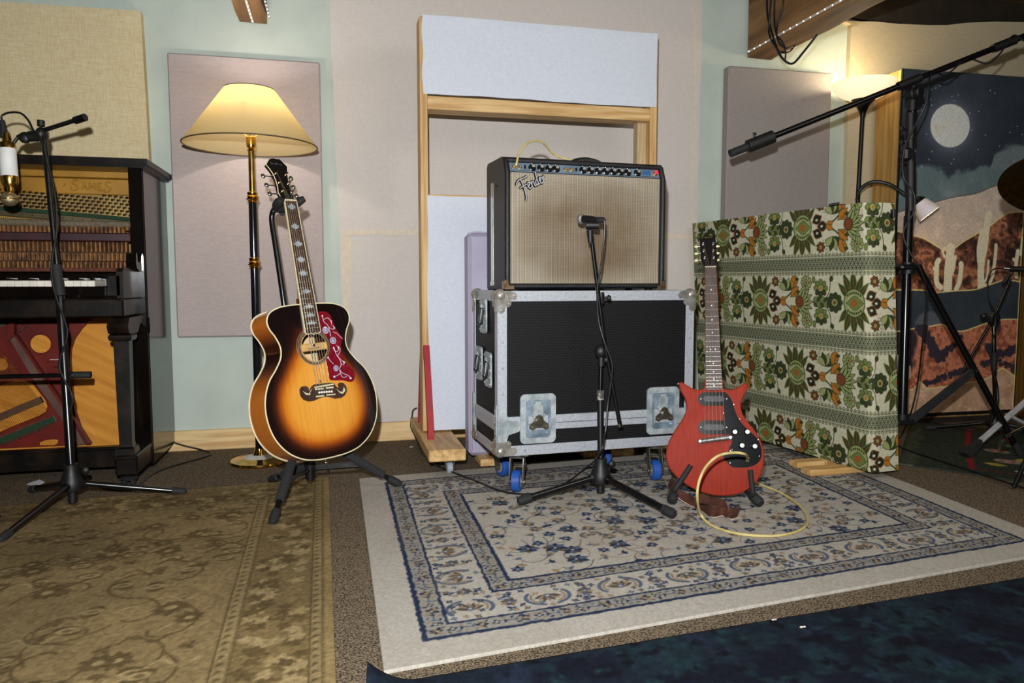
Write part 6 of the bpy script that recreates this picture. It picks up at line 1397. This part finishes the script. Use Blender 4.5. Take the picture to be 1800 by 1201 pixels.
# canvas X: 0 at far end ... LEN at near corner ... wraps round the end; Y up
def fl(x, y, r, c=G2, ed=DK, n=8, ctr=BR, sq=1):
    for k in range(n): a = 2*PI*k/n; cv.ell(x+r*.62*math.cos(a), y+r*.62*math.sin(a), r*.36, r*.27, c if (sq or math.sin(a) > -.3) else G1, a, ed, .002)
    cv.ell(x, y, r*.36, r*.36, G3c, 0, ed, .0018); cv.ell(x, y, r*.2, r*.2, G2 if ctr is None else ctr)
def rowm(cx, cy):
    for m in (1, -1):
        Y = lambda d: cy+m*d
        # feathered leaves fanning round the pomegranate
        for a, L, wd in ((2.35, .075, .013), (1.98, .095, .014), (1.6, .098, .014), (1.2, .085, .013), (.85, .07, .011)):
            cv.petal(cx+.028*math.cos(a), Y(.028*math.sin(a)), L, wd, m*a, G1, G2, .0035, .8, (112, 74, 40))
        fl(cx+.098, Y(.083), .021, BR, DK, 7, OR); fl(cx-.165, Y(.056), .036, G2, DK, 8, OR, 0)
        cv.line([(cx+.05, Y(.05)), (cx+.07, Y(.075)), (cx+.09, Y(.08))], .002, G1)
        # tulip, orange oak leaves, round blossom
        for k, a in enumerate((.6, 1.2, 1.8, 2.4)): cv.petal(cx+.16, Y(.045), .055, .013, m*a, G3c if k % 2 else G1, DK, .0025)
        for k in range(4): cv.ell(cx+.118+.004*k, Y(.06+.013*k), .005, .006, base, 0, G1, .0012)
        cv.line([(cx+.12, cy), (cx+.17, Y(.02)), (cx+.2, Y(.05)), (cx+.205, Y(.095))], .006, G1)
        for (ox, oy, a, L) in ((.195, .055, 1.15, .062), (.19, .02, .75, .058)):
            cv.petal(cx+ox, Y(oy), L, .016, m*a, OR, G1, .0035); 
            for q in (.35, .55, .75): cv.ell(cx+ox+L*q*math.cos(a)+.013*math.sin(a), Y(oy+L*q*math.sin(a)-.013*math.cos(a)), .008, .006, OR if q < .6 else G1, 0, G1, .002)
        fl(cx+.278, Y(.078), .029, G3c, DK, 10, BR)
        cv.line([(cx+.33, Y(.01)), (cx+.352, Y(.035)), (cx+.345, Y(.058)), (cx+.328, Y(.05)), (cx+.334, Y(.04))], .0035, G1)
        cv.ell(cx+.318, Y(.09), .008, .012, G2, 0, DK, .0015)
        cv.line([(cx-.135, Y(.02)), (cx-.12, Y(.045)), (cx-.115, Y(.085))], .0035, G1); cv.petal(cx-.115, Y(.08), .03, .01, m*1.2, G1)
    fl(cx-.095, cy, .040, G1, DK, 9, BR)
    cv.ell(cx, cy, .047, .052, G3c, 0, G1, .004)
    for k in range(-3, 4):
        for m in (1, -1): cv.ell(cx+.010*k, cy+m*(.040-.0012*k*k), .004, .005, G1)
    cv.ell(cx+.002, cy, .036, .029, base); cv.petal(cx-.036, cy, .078, .026, 0, G2, G1, .0025)
    for a in range(6): cv.ell(cx+.009*math.cos(a*1.05), cy+.009*math.sin(a*1.05), .006, .005, (168, 84, 40))
    for ox, oy in ((.078, .026), (.104, 0), (.08, -.026)):
        cv.petal(cx+ox-.02, cy+oy-.008*np.sign(oy), .048, .018, .45*np.sign(oy), DK, BR, .004); cv.ell(cx+ox, cy+oy, .007, .005, base)
    for m in (1, -1): cv.petal(cx+.125, cy, .04, .011, m*.35, OR, DK, .002)
    for k in range(7): a = (k-3)*.36; cv.petal(cx+.235, cy, .075, .014, a, G3c, DK, .003, .8, G1)
    cv.ell(cx+.238, cy, .02, .022, BR, 0, DK, .003)
    for k in range(5): cv.petal(cx+.315+.018*k, cy, .03, .009, .8*(1 if k % 2 else -1), G1); cv.petal(cx+.315+.018*k, cy, .03, .009, -.8*(1 if k % 2 else -1), G2, DK, .0015)
period = .52; bandc = [HGT-.225-.302*k for k in range(-1, 4)]
xoff = {0: LEN-.33, 1: LEN-.07, 2: LEN-.38, 3: LEN-.07, 4: LEN-.3}
for ri in range(0, 5):
    cy = HGT-.225+.151-.302*ri
    for k in range(-3, 4): rowm(xoff[ri]+k*period, cy)
xx = cv.X; yy = cv.Y
for bc_ in bandc:
    cv.rect(-.1, bc_-.043, w+.1, bc_+.043, base)
    p_ = .0185
    for k in range(int(w/p_)+2):
        x = k*p_
        for m in (1, -1):
            cv.ell(x, bc_+m*.033, .0075, .0105, G1); cv.ell(x, bc_+m*.033, .0052, .0078, base); cv.ell(x, bc_+m*.032, .003, .005, G1)
    w_ = cv.win(-.1, bc_-.031, w+.1, bc_+.031); cv.put(w_, .5-(np.abs(yy[w_]-bc_)-.030)/cv.res, (86, 94, 66))
    for k in range(3):
        z_ = bc_+(k-1)*.0165
        wv = z_+.0055*np.cos(2*PI*xx[w_]/p_+PI*k); cv.put(w_, .5-(np.abs(yy[w_]-wv)-.0013)/cv.res*1.2, (186, 184, 156))
        wv = z_-.0055*np.cos(2*PI*xx[w_]/p_+PI*k); cv.put(w_, .5-(np.abs(yy[w_]-wv)-.0013)/cv.res*1.2, (186, 184, 156))
        for q in range(int(w/p_)+2): cv.ell((q+(.5 if k % 2 else 0))*p_, z_, .0036, .0042, DK)
    for m in (1, -1): cv.put(w_, .5-(np.abs(yy[w_]-bc_-m*.0275)-.0018)/cv.res, (206, 202, 172))
cv.im *= (1+(cv.noise(.005, 3, 2)-.5)*.14)[..., None]
gob = thing('studio_screen', 'low screen covered in green and orange floral cloth, angled beside the red guitar', 'acoustic screen', ((NB+FB)/2))
g0 = gob.location
upv = (NT-NB)/HGT; alv = (NB-FB)
def gmap(X, Y, thk=0):
    t = np.clip(X/LEN, None, 1.0); r_ = .012; s_ = np.clip(X-LEN, 0, None)
    P = [FB[i]-g0[i]+t*alv[i]+Y*upv[i]+out_[i]*(s_+.0) for i in range(3)]
    # round the near corner a little and dome the padding
    rc = np.exp(-((X-LEN)/.016)**2)*.006; dome = .010*np.sin(PI*np.clip(X/LEN, 0, 1))*np.sin(PI*np.clip(Y/HGT, 0, 1))
    fr = er*-1
    for i in range(3): P[i] = P[i]-(-out_[i])*(-rc)*0+out_[i]*rc*1-out_[i]*dome-er[i]*(-rc)*1
    return P
floralm = mat('floral_furnishing_cloth', (255, 255, 255), .85, vcol=True, scale=420, mixv=.22, bump=.35, bscale=500, spec=.15)
cv.build('floral_cloth', lambda X, Y: gmap(X, Y), floralm, gob)
core = MB(); e_in = .006
A0 = FB-g0+out_*e_in; B0 = NB-g0+out_*e_in+er*e_in
vs = [A0, B0, B0+out_*(TH-e_in), A0+out_*(TH-e_in)]; vs = vs+[v+upv*(HGT-.001) for v in vs]
core.add([tuple(v) for v in vs], [(0, 3, 2, 1), (4, 5, 6, 7), (0, 1, 5, 4), (1, 2, 6, 5), (2, 3, 7, 6), (3, 0, 4, 7)])
core.build('padded_core', weave('calico_backing', (186, 178, 146), (168, 160, 128), .003), gob)
b = MB(); q = NT+er*.17-g0+out_*.02; b.box(q-Vector((.01, .035, 0)), q+Vector((.03, .035, .006)), .001); b.box(q-Vector((.01, .035, 0)), q+Vector((-.005, .035, .014)), .001); b.build('hinge_bracket', steel, gob)
b = MB(); q = NT-upv*.035-g0+out_*(TH+.0); b.box(q-Vector((.003, .02, .02)), q+Vector((.006, -.002, .012)), .002); b.build('latch_clip', black_metal, gob)
# pine offcuts that carry it
def offcut(px, py, L, wd, ht, ang, label, z0=.0095, mt=None):
    p = az(px, py, z0); b = MB(); b.T = Matrix.Translation((p.x, p.y, 0)) @ Matrix.Rotation(ang, 4, 'Z'); b.box((0, 0, z0), (L, wd, z0+ht), .002)
    return tag(b.build('wood_offcut', mt or woodm('pine_offcut', (224, 186, 124), (190, 146, 86), 'x')), label, 'wood block')
offcut(1425, 838, .40, .062, .024, .02, 'longest pine offcut lying in front of and under the near end of the floral screen')
offcut(1402, 824, .13, .055, .024, .03, 'short pine offcut at the left, behind the longest offcut under the floral screen', )
offcut(1452, 820, .36, .05, .026, .10, 'pine offcut lying behind the longest one and reaching out right of the floral screen')

# ================================================================= OVERHEAD BOOM STAND
bp_ = Vector((2.358, 2.665, 0)); big = thing('boom_stand', 'tall black overhead boom stand with long boom crossing the picture to the right', 'boom stand', bp_)
D3 = 3.15; q_ = lambda px, py, d=D3: ad(px, py, d)-bp_
bot = q_(1586, 742); top_ = q_(1604, 165)
MB().tube([tuple(bot), tuple(q_(1597, 380))], .0185, 18).build('lower_tube', black_gloss, big)
MB().tube([tuple(q_(1597, 385)), tuple(top_)], .0145, 18).build('upper_tube', black_gloss, big)
b = MB()
for (y0, y1, r) in ((285, 300, .022), (300, 345, .0215), (345, 372, .019), (244, 287, .016), (200, 245, .021)):
    b.tube([q_(1600, y0), q_(1600, y1)], r, 16)
for y, s_ in ((228, 1), (252, 1), (275, 1), (290, 1)): c = q_(1590, y); b.cyl(c, c+Vector((-.02, -.012, 0)), .006); b.sphere(c+Vector((-.026, -.014, 0)), .010, 10, (1, .6, 1.4))
b.build('height_clamp', black_plastic, big)
b = MB(); c = q_(1600, 272); b.box(c-Vector((.038, .02, .026)), c+Vector((.0, .02, .026)), .008); b.cyl(q_(1594, 281), q_(1585, 283), .005); b.build('clamp_lever', black_plastic, big)
hgp = q_(1596, 470); b = MB(); b.tube([q_(1596, 462), q_(1596, 482)], .026, 16); b.box(hgp-Vector((.055, .03, .012)), hgp+Vector((.055, .03, .012)), .008); b.build('leg_hinge', black_plastic, big)
b = MB(); b.tube([bot+Vector((0, 0, -.005)), bot+Vector((0, 0, .035))], .025, 16); b.box(bot-Vector((.045, .028, .01)), bot+Vector((.045, .028, .012)), .006); b.build('brace_hinge', black_plastic, big)
for i, ft in enumerate((az(1793, 797, .02)-bp_, Vector((-.16, .64, .02)), Vector((-.30, .42, .02)))):
    d = Vector((ft.x, ft.y, 0)).normalized(); a = hgp+d*.045
    b = MB(); b.tube([a, ft], .0135, 14); lg = b.build('leg', black_gloss, big)
    dd = (ft-a).normalized(); b = MB(); b.tube([ft-dd*.06, ft], .0165, 14); b.sphere(ft, .0165, 12); b.build('rubber_foot', black_rubber, lg)
    b = MB(); m_ = a+(ft-a)*(.55 if i == 0 else .6); s0_ = bot+d*.03
    bx = (m_-s0_); n_ = bx.cross(Vector((0, 0, 1))).normalized(); u_ = n_.cross(bx.normalized())
    hh = .017; tk = .006
    vs = [s0_+u_*sv*hh+n_*tv*tk for sv in (-1, 1) for tv in (-1, 1)]+[m_+u_*sv*hh+n_*tv*tk for sv in (-1, 1) for tv in (-1, 1)]
    b.add([tuple(v) for v in vs], [(0, 1, 3, 2), (4, 6, 7, 5), (0, 4, 5, 1), (2, 3, 7, 6), (0, 2, 6, 4), (1, 5, 7, 3)]); b.cyl(m_-n_*.018, m_+n_*.018, .007); b.build('brace', mat('satin_black_bar', (40, 41, 42), .5, col2=(30, 31, 32), scale=30), big)
pv = q_(1604, 160)
b = MB(); b.lathe([(.03, -.02), (.034, -.016), (.034, .016), (.03, .02)], q_(1604, 165), (.25, -1, 0), 24); b.lathe([(.026, .02), (.024, .035), (.018, .04), (0, .04)], q_(1604, 165), (.22, -1, 0), 24); b.sphere(q_(1606, 152, 3.09), .008, 10); b.tube([q_(1602, 196), q_(1604, 165)], .02, 14)
b.build('swivel_joint', black_plastic, big)
b0, b1 = ad(1284, 270, 3.12)-bp_, ad(1840, 48, 3.12)-bp_; bl = lambda t: b0+(b1-b0)*t
MB().tube([bl(.0), bl(1)], .0125, 16).build('boom_arm', black_gloss, big)
b = MB(); b.tube([bl(.055), bl(.135)], .027, 20); cw_ = b.build('counterweight', mat('matt_black_weight', (16, 16, 17), .6), big)
b = MB(); c = bl(.075)+Vector((0, 0, .028)); b.cyl(c-Vector((0, 0, .01)), c+Vector((0, 0, .012)), .004); b.sphere(c+Vector((0, 0, .014)), .007, 8, (1.5, .5, 1)); b.build('weight_screw', black_plastic, cw_)
b = MB(); b.tube([bl(-.002), bl(.056)], .0165, 16); b.build('boom_end_sleeve', black_rubber, big)
b = MB(); b.tube([bl(.53), bl(.60)], .0185, 16); b.build('boom_sleeve', black_plastic, big); b = MB(); b.tube([bl(.83), bl(.90)], .0185, 16); b.build('boom_sleeve', black_plastic, big)
cable('boom_cable', [bp_+bl(1.0)+Vector((0, -.01, .03)), bp_+bl(.93)+Vector((0, -.02, -.025)), bp_+bl(.88)+Vector((0, -.02, .022)), bp_+bl(.84)+Vector((0, -.022, -.03)), bp_+bl(.80)+Vector((0, -.02, -.05)), bp_+bl(.76)+Vector((0, .016, .004)), bp_+bl(.72)+Vector((0, -.016, -.004)), bp_+bl(.68)+Vector((0, .0, -.03)), bp_+bl(.63)+Vector((0, -.016, .006)), ad(1632, 150, 3.08), ad(1628, 180, 3.08), ad(1612, 215, 3.10), ad(1590, 260, 3.11), ad(1588, 310, 3.11), ad(1606, 340, 3.11), ad(1606, 372, 3.11), ad(1588, 410, 3.11), ad(1600, 445, 3.10), ad(1620, 478, 3.10), ad(1628, 520, 3.12), ad(1622, 600, 3.16), ad(1612, 680, 3.22), ad(1600, 730, 3.24), az(1585, 765, .012), az(1578, 783, .012), az(1640, 806, .012), az(1720, 832, .012), az(1830, 868, .012)], .0036, 'black cable wound along the long boom and down the tall stand to the floor')

# ================================================================= DESERT NIGHT PAINTED SCREEN
gx, gyy, gw, gh, gd = 2.835, 3.295, .80, 1.785, .19
scr_ = thing('painted_screen', 'oak framed screen printed with a moonlit desert and cacti', 'acoustic screen', (gx, gyy, .0), -.018)
b = MB(); b.box((0, .006, .03), (.018, gd, .055+gh), .002); b.box((gw-.018, .006, .03), (gw, gd, .055+gh), .002); b.box((.018, .006, .055+gh-.018), (gw-.018, gd, .055+gh), .001); b.box((.018, .006, .03), (gw-.018, gd, .05), .001)
b.build('oak_frame', woodm('oak_side', (190, 150, 84), (160, 120, 60), 'z', rough=.5), scr_)
b = MB(); frame_prism(b, [(-.001, .04), (gw+.001, .04), (gw+.001, .056+gh), (-.001, .056+gh)], [(.008, .056), (gw-.008, .056), (gw-.008, .048+gh), (.008, .048+gh)], -.004, .006); b.build('black_edge', black_plastic, scr_)
b = MB(); b.box((.03, .01, 0), (gw-.03, gd-.01, .031), 0); b.build('plinth', pdark, scr_)
cv = Canvas(gw-.012, gh-.004, .003, (40, 46, 54)); Wc, Hc = cv.w, cv.h; rr = random.Random(8)
U = lambda px: (px-1577)/221*Wc; V_ = lambda py: Hc*(1-(py-127)/598)
X, Y = cv.X, cv.Y
def below(pts): return np.interp(X, [U(p[0]) for p in pts], [V_(p[1]) for p in pts])-Y      # >0 when below the line
n1 = cv.noise(.16, 1, 5); n2 = cv.noise(.05, 2, 4); n3 = cv.noise(.02, 3, 3)
cv.im += ((n1-.5)*26)[..., None]
mx_, my_ = U(1659), V_(218); dm = np.hypot(X-mx_, Y-my_)
cv.mask(np.exp(-np.clip(dm-.10, 0, None)/.055)*.55, (130, 132, 150))
cl = below([(1577, 305), (1590, 300), (1605, 286), (1625, 283), (1640, 290), (1660, 298), (1700, 288), (1740, 282), (1800, 278)])+(n2-.5)*.06
cv.mask(np.clip(cl*40, 0, 1), (80, 98, 98)); cv.mask(np.clip((n1-.45)*5, 0, 1)*np.clip(cl*9, 0, 1)*.6, (122, 128, 128))
c2 = below([(1577, 520), (1730, 300), (1738, 262), (1755, 246), (1775, 240), (1800, 244)])+(n2-.5)*.05; c2 = np.minimum(c2, Y-V_(292)); cv.mask(np.clip(c2*40, 0, 1)*.85, (100, 110, 112))
for i in range(46): x, y = rr.uniform(.02, Wc), rr.uniform(V_(300), V_(150)); cv.ell(x, y, .0028, .0028, (150, 180, 190))
cv.ell(mx_, my_, .120, .110, (196, 190, 172)); dmm = np.clip((.108-dm)*60, 0, 1); cv.mask(dmm*np.clip((n2-.52)*4, 0, 1)*.5, (140, 132, 112))
GOLD = (196, 172, 98)
def layer(pts, fill, line=GOLD, lw=.006):
    d = below(pts); cv.mask(.5+d/cv.res, (0, 0, 0)); al = np.clip(.5+d/cv.res, 0, 1)[..., None]; cv.im = cv.im*(1-al)+fill*al
    if line is not None: cv.line([(U(a), V_(b_)) for a, b_ in pts], lw, line, 4)
sand = np.array((168, 150, 132))+((n2-.5)*26+(cv.noise(.004, 9, 1)-.5)*22)[..., None]
layer([(1570, 372), (1600, 362), (1640, 350), (1675, 340), (1708, 334), (1735, 322), (1755, 315), (1768, 318), (1785, 330), (1805, 350)], sand, (70, 62, 56), .004)
rock = grad(n2, [(.3, (44, 26, 22)), (.5, (92, 54, 38)), (.62, (150, 92, 62)), (.75, (80, 48, 36))])
vein = np.abs(cv.noise(.07, 15, 4)-.5); rock = rock+(np.clip(.03-vein, 0, 1)*1800)[..., None]*np.array([1, .66, .45])
layer([(1570, 396), (1578, 402), (1600, 408), (1622, 414), (1640, 424), (1658, 434), (1672, 434), (1690, 420), (1712, 406), (1735, 392), (1752, 378), (1772, 366), (1805, 364)], rock)
pale = (186, 174, 142)
def cactus(L, r): 
    for P, wd in L: cv.line([(U(a), V_(b_)) for a, b_ in P], wd, pale, 5)
cactus([([(1670, 430), (1668, 470), (1668, 504)], .052), ([(1656, 500), (1648, 490), (1647, 460), (1650, 452)], .030), ([(1647, 468), (1643, 466)], .02), ([(1683, 502), (1688, 490), (1690, 462), (1689, 458)], .028), ([(1672, 480), (1676, 470), (1679, 445)], .016), ([(1660, 446), (1656, 436), (1660, 430)], .014)], 0)
cactus([([(1734, 370), (1731, 400), (1729, 430), (1725, 460), (1727, 502)], .042), ([(1724, 400), (1720, 430), (1722, 455)], .03), ([(1728, 500), (1744, 488), (1749, 455), (1750, 424)], .020), ([(1731, 492), (1737, 480), (1738, 452)], .014)], 0)
cactus([([(1790, 434), (1788, 465), (1790, 480)], .024), ([(1786, 452), (1783, 449)], .016), ([(1798, 410), (1796, 440)], .02)], 0)
lake = np.array((40, 47, 54))+((n1-.5)*20)[..., None]
layer([(1570, 505), (1590, 504), (1630, 505), (1645, 509), (1680, 506), (1715, 504), (1740, 496), (1760, 489), (1775, 486), (1805, 492)], lake)
dl = np.hypot((X-U(1637))/1.0, (Y-V_(567))*1.1); cv.mask(np.clip((.09-dl)*60, 0, 1)*np.where(below([(1577, 505), (1800, 500)]) > 0, .5, 0), (96, 98, 104))
orr = grad(n3, [(.3, (120, 62, 42)), (.6, (178, 104, 72)), (.75, (158, 88, 60))]); dkp = np.clip((cv.noise(.26, 31, 4)-.5)*16, 0, 1)[..., None]; orr = orr*(1-dkp)+np.array((40, 32, 42))*dkp
layer([(1570, 580), (1600, 574), (1625, 571), (1645, 568), (1662, 566), (1680, 577), (1700, 578), (1722, 571), (1745, 563), (1765, 559), (1785, 558), (1805, 560)], orr)
cactus([([(1577, 615), (1577, 680)], .04), ([(1585, 650), (1586, 620)], .014), ([(1600, 625), (1601, 680)], .03), ([(1593, 665), (1592, 640)], .012), ([(1609, 660), (1608, 640)], .012)], 0)
for P_, wd in (([(1624, 572), (1640, 596), (1652, 618), (1664, 626)], .05), ([(1692, 588), (1684, 604), (1672, 612), (1664, 622)], .03), ([(1745, 610), (1765, 622), (1800, 612)], .045), ([(1636, 672), (1670, 660), (1700, 652), (1722, 652)], .035), ([(1740, 640), (1765, 636), (1800, 650)], .03)):
    Q_ = bez([(U(a), V_(b_), 0) for a, b_ in P_], 6)
    for q in Q_:
        for k in range(3): cv.ell(q.x+rr.uniform(-.02, .02), q.y+rr.uniform(-.012, .012), wd*rr.uniform(.25, .5), wd*rr.uniform(.2, .45), (44, 36, 46), rr.uniform(0, 3))
mar = np.array((164, 128, 98))+((n2-.5)*50)[..., None]; vein = np.abs(cv.noise(.1, 44, 4)-.5); mar += (np.clip(.02-vein, 0, 1)*1500)[..., None]
layer([(1570, 690), (1592, 684), (1612, 682), (1620, 676), (1627, 668), (1634, 674), (1642, 680), (1670, 678), (1700, 674), (1728, 670), (1750, 664), (1765, 652), (1774, 648), (1785, 655), (1805, 668)], mar)
cv.rect(Wc-.006, 0, Wc, Hc*.8, (196, 172, 98))
g_ = cv.im.mean(-1, keepdims=True); cv.im = np.clip((cv.im*.86+g_*.14)*1.28+4, 0, 235)
cv.im *= (1+(cv.noise(.005, 77, 1)-.5)*.12)[..., None]
cv.build('printed_canvas', lambda X, Y: (X+.006, -.0045+0*X, Y+.058), mat('printed_canvas_cloth', (255, 255, 255), .7, vcol=True, scale=500, mixv=.15, bump=.2, bscale=500, spec=.2), scr_)
# yellow-brown edge of another screen right of it
b = MB(); b.box((3.655, 3.31, .0), (3.80, 3.50, 1.62), .004); tag(b.build('wooden_screen_edge', woodm('ochre_board', (120, 84, 30), (84, 56, 20), 'z')), 'dark ochre wooden board standing at the right edge beyond the desert print', 'acoustic screen')

# ================================================================= SMALL STAND, DRUM HARDWARE AT RIGHT
rc_ = ad(1748, 748, 3.66); rc_ = Vector((rc_.x, rc_.y, 0))
sm_ = tripod('microphone_stand', 'small black microphone stand in front of the desert screen', (rc_.x, rc_.y), [tuple(az(1630, 756, .01)[:2])+(.008,), (rc_.x+.24, rc_.y-.24, .008), (rc_.x+.17, rc_.y+.08, .008)], hub_z=.06, legr=.0085)
q_ = lambda px, py, d=3.62: ad(px, py, d)-rc_
MB().tube([(0, 0, .12), q_(1747, 640), q_(1747, 570)], .0095, 12).build('pole', black_gloss, sm_)
MB().tube([q_(1747, 652), q_(1748, 620)], .0135, 14).build('height_collar', black_rubber, sm_)
b = MB(); b.lathe([(.034, -.012), (.036, 0), (.034, .012)], q_(1747, 562), (.24, -1, 0), 20); b.sphere(q_(1729, 556), .017, 12); b.tube([q_(1747, 575), q_(1747, 556)], .018, 12); b.build('boom_clutch', black_plastic, sm_)
MB().tube([q_(1694, 650), q_(1747, 558), q_(1776, 490)], .0068, 12).build('boom_arm', black_gloss, sm_)
b = MB(); b.tube([q_(1764, 498), q_(1775, 482)], .011, 12); b.build('mic_clip', black_plastic, sm_)
mr = ad(1785, 474, 3.6); m3 = thing('microphone', 'slim dark microphone on the small stand before the desert screen, right edge', 'microphone', mr)
MB().tube([ad(1774, 473, 3.6)-mr, ad(1840, 474, 3.56)-mr], .014, 16).build('body', black_plastic, m3)
MB().tube([ad(1764, 472, 3.61)-mr, ad(1776, 473, 3.6)-mr], .0085, 14).build('plug_collar', chrome, m3)
cable('microphone_cable', [ad(1766, 472, 3.61), ad(1748, 473, 3.60), ad(1738, 484, 3.60), ad(1736, 505, 3.60), ad(1740, 530, 3.60), ad(1750, 550, 3.60), ad(1757, 570, 3.60), ad(1744, 600, 3.60), ad(1742, 640, 3.60), ad(1752, 670, 3.60), ad(1755, 700, 3.60), ad(1750, 725, 3.58), az(1735, 758, .011), az(1700, 757, .011), az(1650, 745, .011), az(1600, 738, .008)], .0033, 'thin black cable of the small stand by the desert screen')
# chrome cymbal stand, pole just outside the frame
sat_chrome = mat('satin_chrome', (206, 208, 210), .3, .45, col2=(180, 182, 186), scale=30)
cc = az(1852, 800, .0); cst = thing('cymbal_stand', 'chrome double braced cymbal stand leg at the lower right edge', 'cymbal stand', (cc.x, cc.y, 0))
dirs = [az(1698, 806, .0)-Vector((cc.x, cc.y, 0))]
L0 = dirs[0].length; base_a = math.atan2(dirs[0].y, dirs[0].x)
MB().tube([(0, 0, .06), (0, 0, 1.0)], .0125, 14).build('pole', sat_chrome, cst)
for k in range(3):
    a = base_a+k*2*PI/3; d = Vector((math.cos(a), math.sin(a), 0)); n_ = Vector((-d.y, d.x, 0)); ft = d*L0
    A = d*.03+Vector((0, 0, .34)); B = ft+Vector((0, 0, .022)); b = MB()
    for s_ in (-1, 1): b.tube([A+n_*s_*.006, B+n_*s_*.006], .009, 8, flat=1.0)
    lg = b.build('leg', sat_chrome, cst)
    b = MB(); dd = (B-A).normalized(); u_ = n_.cross(dd); q = [B-dd*.085, B+dd*.01]
    vs = [q[0]+n_*sv*.014+u_*tv*.009 for sv in (-1, 1) for tv in (-1, 1)]+[q[1]+n_*sv*.027+u_*tv*.013 for sv in (-1, 1) for tv in (-1, 1)]
    b.add([tuple(v) for v in vs], [(0, 1, 3, 2), (4, 6, 7, 5), (0, 4, 5, 1), (2, 3, 7, 6), (0, 2, 6, 4), (1, 5, 7, 3)]); b.build('rubber_foot', black_rubber, lg)
    b = MB(); m_ = A+(B-A)*.5
    for s_ in (-1, 1): b.tube([Vector((0, 0, .08))+d*.02+n_*s_*.005, m_+n_*s_*.005], .007, 8)
    b.cyl(m_-n_*.016, m_+n_*.016, .006); b.build('brace', sat_chrome, lg)
b = MB(); b.lathe([(.02, .07), (.022, .08), (.022, .10), (.016, .11)], n=16); b.lathe([(.02, .33), (.022, .34), (.022, .36), (.016, .37)], n=16); b.build('leg_collar', sat_chrome, cst)
# cymbal on its own black stand pole
cyc = ad(1880, 326, 2.55); cyb = thing('cymbal', 'dark bronze cymbal edge hanging into the picture at the right', 'cymbal', cyc)
b = MB(); R = .21; b.T = Matrix.Rotation(math.radians(24), 4, 'Y') @ Matrix.Rotation(math.radians(-14), 4, 'X')
b.lathe([(R, 0), (R*.8, .010), (R*.5, .020), (R*.2, .027), (R*.17, .04), (R*.06, .048), (.006, .048), (.006, .0465), (R*.06, .0465), (R*.165, .0385), (R*.2, .0255), (R*.5, .0185), (R*.8, .0085), (R, -.0012), (R, 0)], n=72, cap=False)
b.build('bronze_disc', mat('dark_aged_bronze', (96, 70, 26), .35, .9, col2=(70, 50, 20), scale=60), cyb)
b = MB(); b.cyl((0, 0, .08), (0, 0, -(cyc.z-.25)), .0095); pk_ = b.build('cymbal_rod', black_metal, cyb)
b = MB()
for k in range(3): a = k*2.094+.2; b.cyl((0, 0, -(cyc.z-.38)), (.11*math.cos(a), .11*math.sin(a), -(cyc.z-.012)), .008)
b.build('tripod_leg', black_metal, cyb)
# drum pedal rod and tom leg on the kilim
pr = az(1757, 790, .008); b = MB(); b.tube([pr, ad(1762, 772, 2.62), ad(1775, 765, 2.63), ad(1800, 752, 2.66), ad(1840, 735, 2.7)], .006, 10, sm=3); b.sphere(pr+Vector((0, 0, .002)), .009, 10)
tag(b.build('drum_spur', chrome), 'bent chrome rod foot standing on the dark green rug', 'drum hardware')

# ================================================================= SMALL THINGS ON THE FLOOR
b = MB(); p = az(46, 852, .004); q = az(78, 846, .004); b.add([tuple(p), tuple(az(66, 854, .004)), tuple(az(79, 848, .012)), tuple(az(70, 843, .016)), tuple(az(52, 849, .003))], [(0, 1, 2, 3, 4)])
b.add([(v[0], v[1], v[2]-.0015) for v in b.v[:5]], [(4, 3, 2, 1, 0)])
tag(b.build('paper_scrap', mat('white_paper', (206, 206, 210), .7)), 'small torn white paper scrap on the carpet before the piano', 'paper')
p0, p1 = az(548, 826, .004), az(632, 817, .004); d = (p1-p0).normalized(); b = MB(); b.T = Matrix.Translation((p0.x, p0.y, 0)) @ Matrix.Rotation(math.atan2(d.y, d.x), 4, 'Z'); b.box((0, 0, .001), ((p1-p0).length, .055, .008), .001)
tag(b.build('metal_strip', mat('pale_blue_metal_strip', (150, 164, 182), .35, .4, col2=(120, 134, 154), scale=20)), 'flat pale metal strip lying on the carpet behind the acoustic guitar', 'metal strip')
for (px, py, s_, lab) in ((722, 787, .008, 'small white fluff on the carpet left of the plank foot'), (1359, 1092, .006, 'tiny white fluff on the gap between cream and navy rugs'), (1409, 1105, .007, 'pale crumb lying on the navy rug')):
    p = az(px, py, .009 if px > 1000 else .003); b = MB(); b.sphere(tuple(p+Vector((0, 0, .003))), s_*.6, 8, (1.2, .7, .5)); b.sphere(tuple(p+Vector((s_, 0, .003))), s_*.5, 8, (1, .7, .5)); tag(b.build('fluff', mat('white_fluff', (214, 208, 192), .9)), lab, 'fluff')
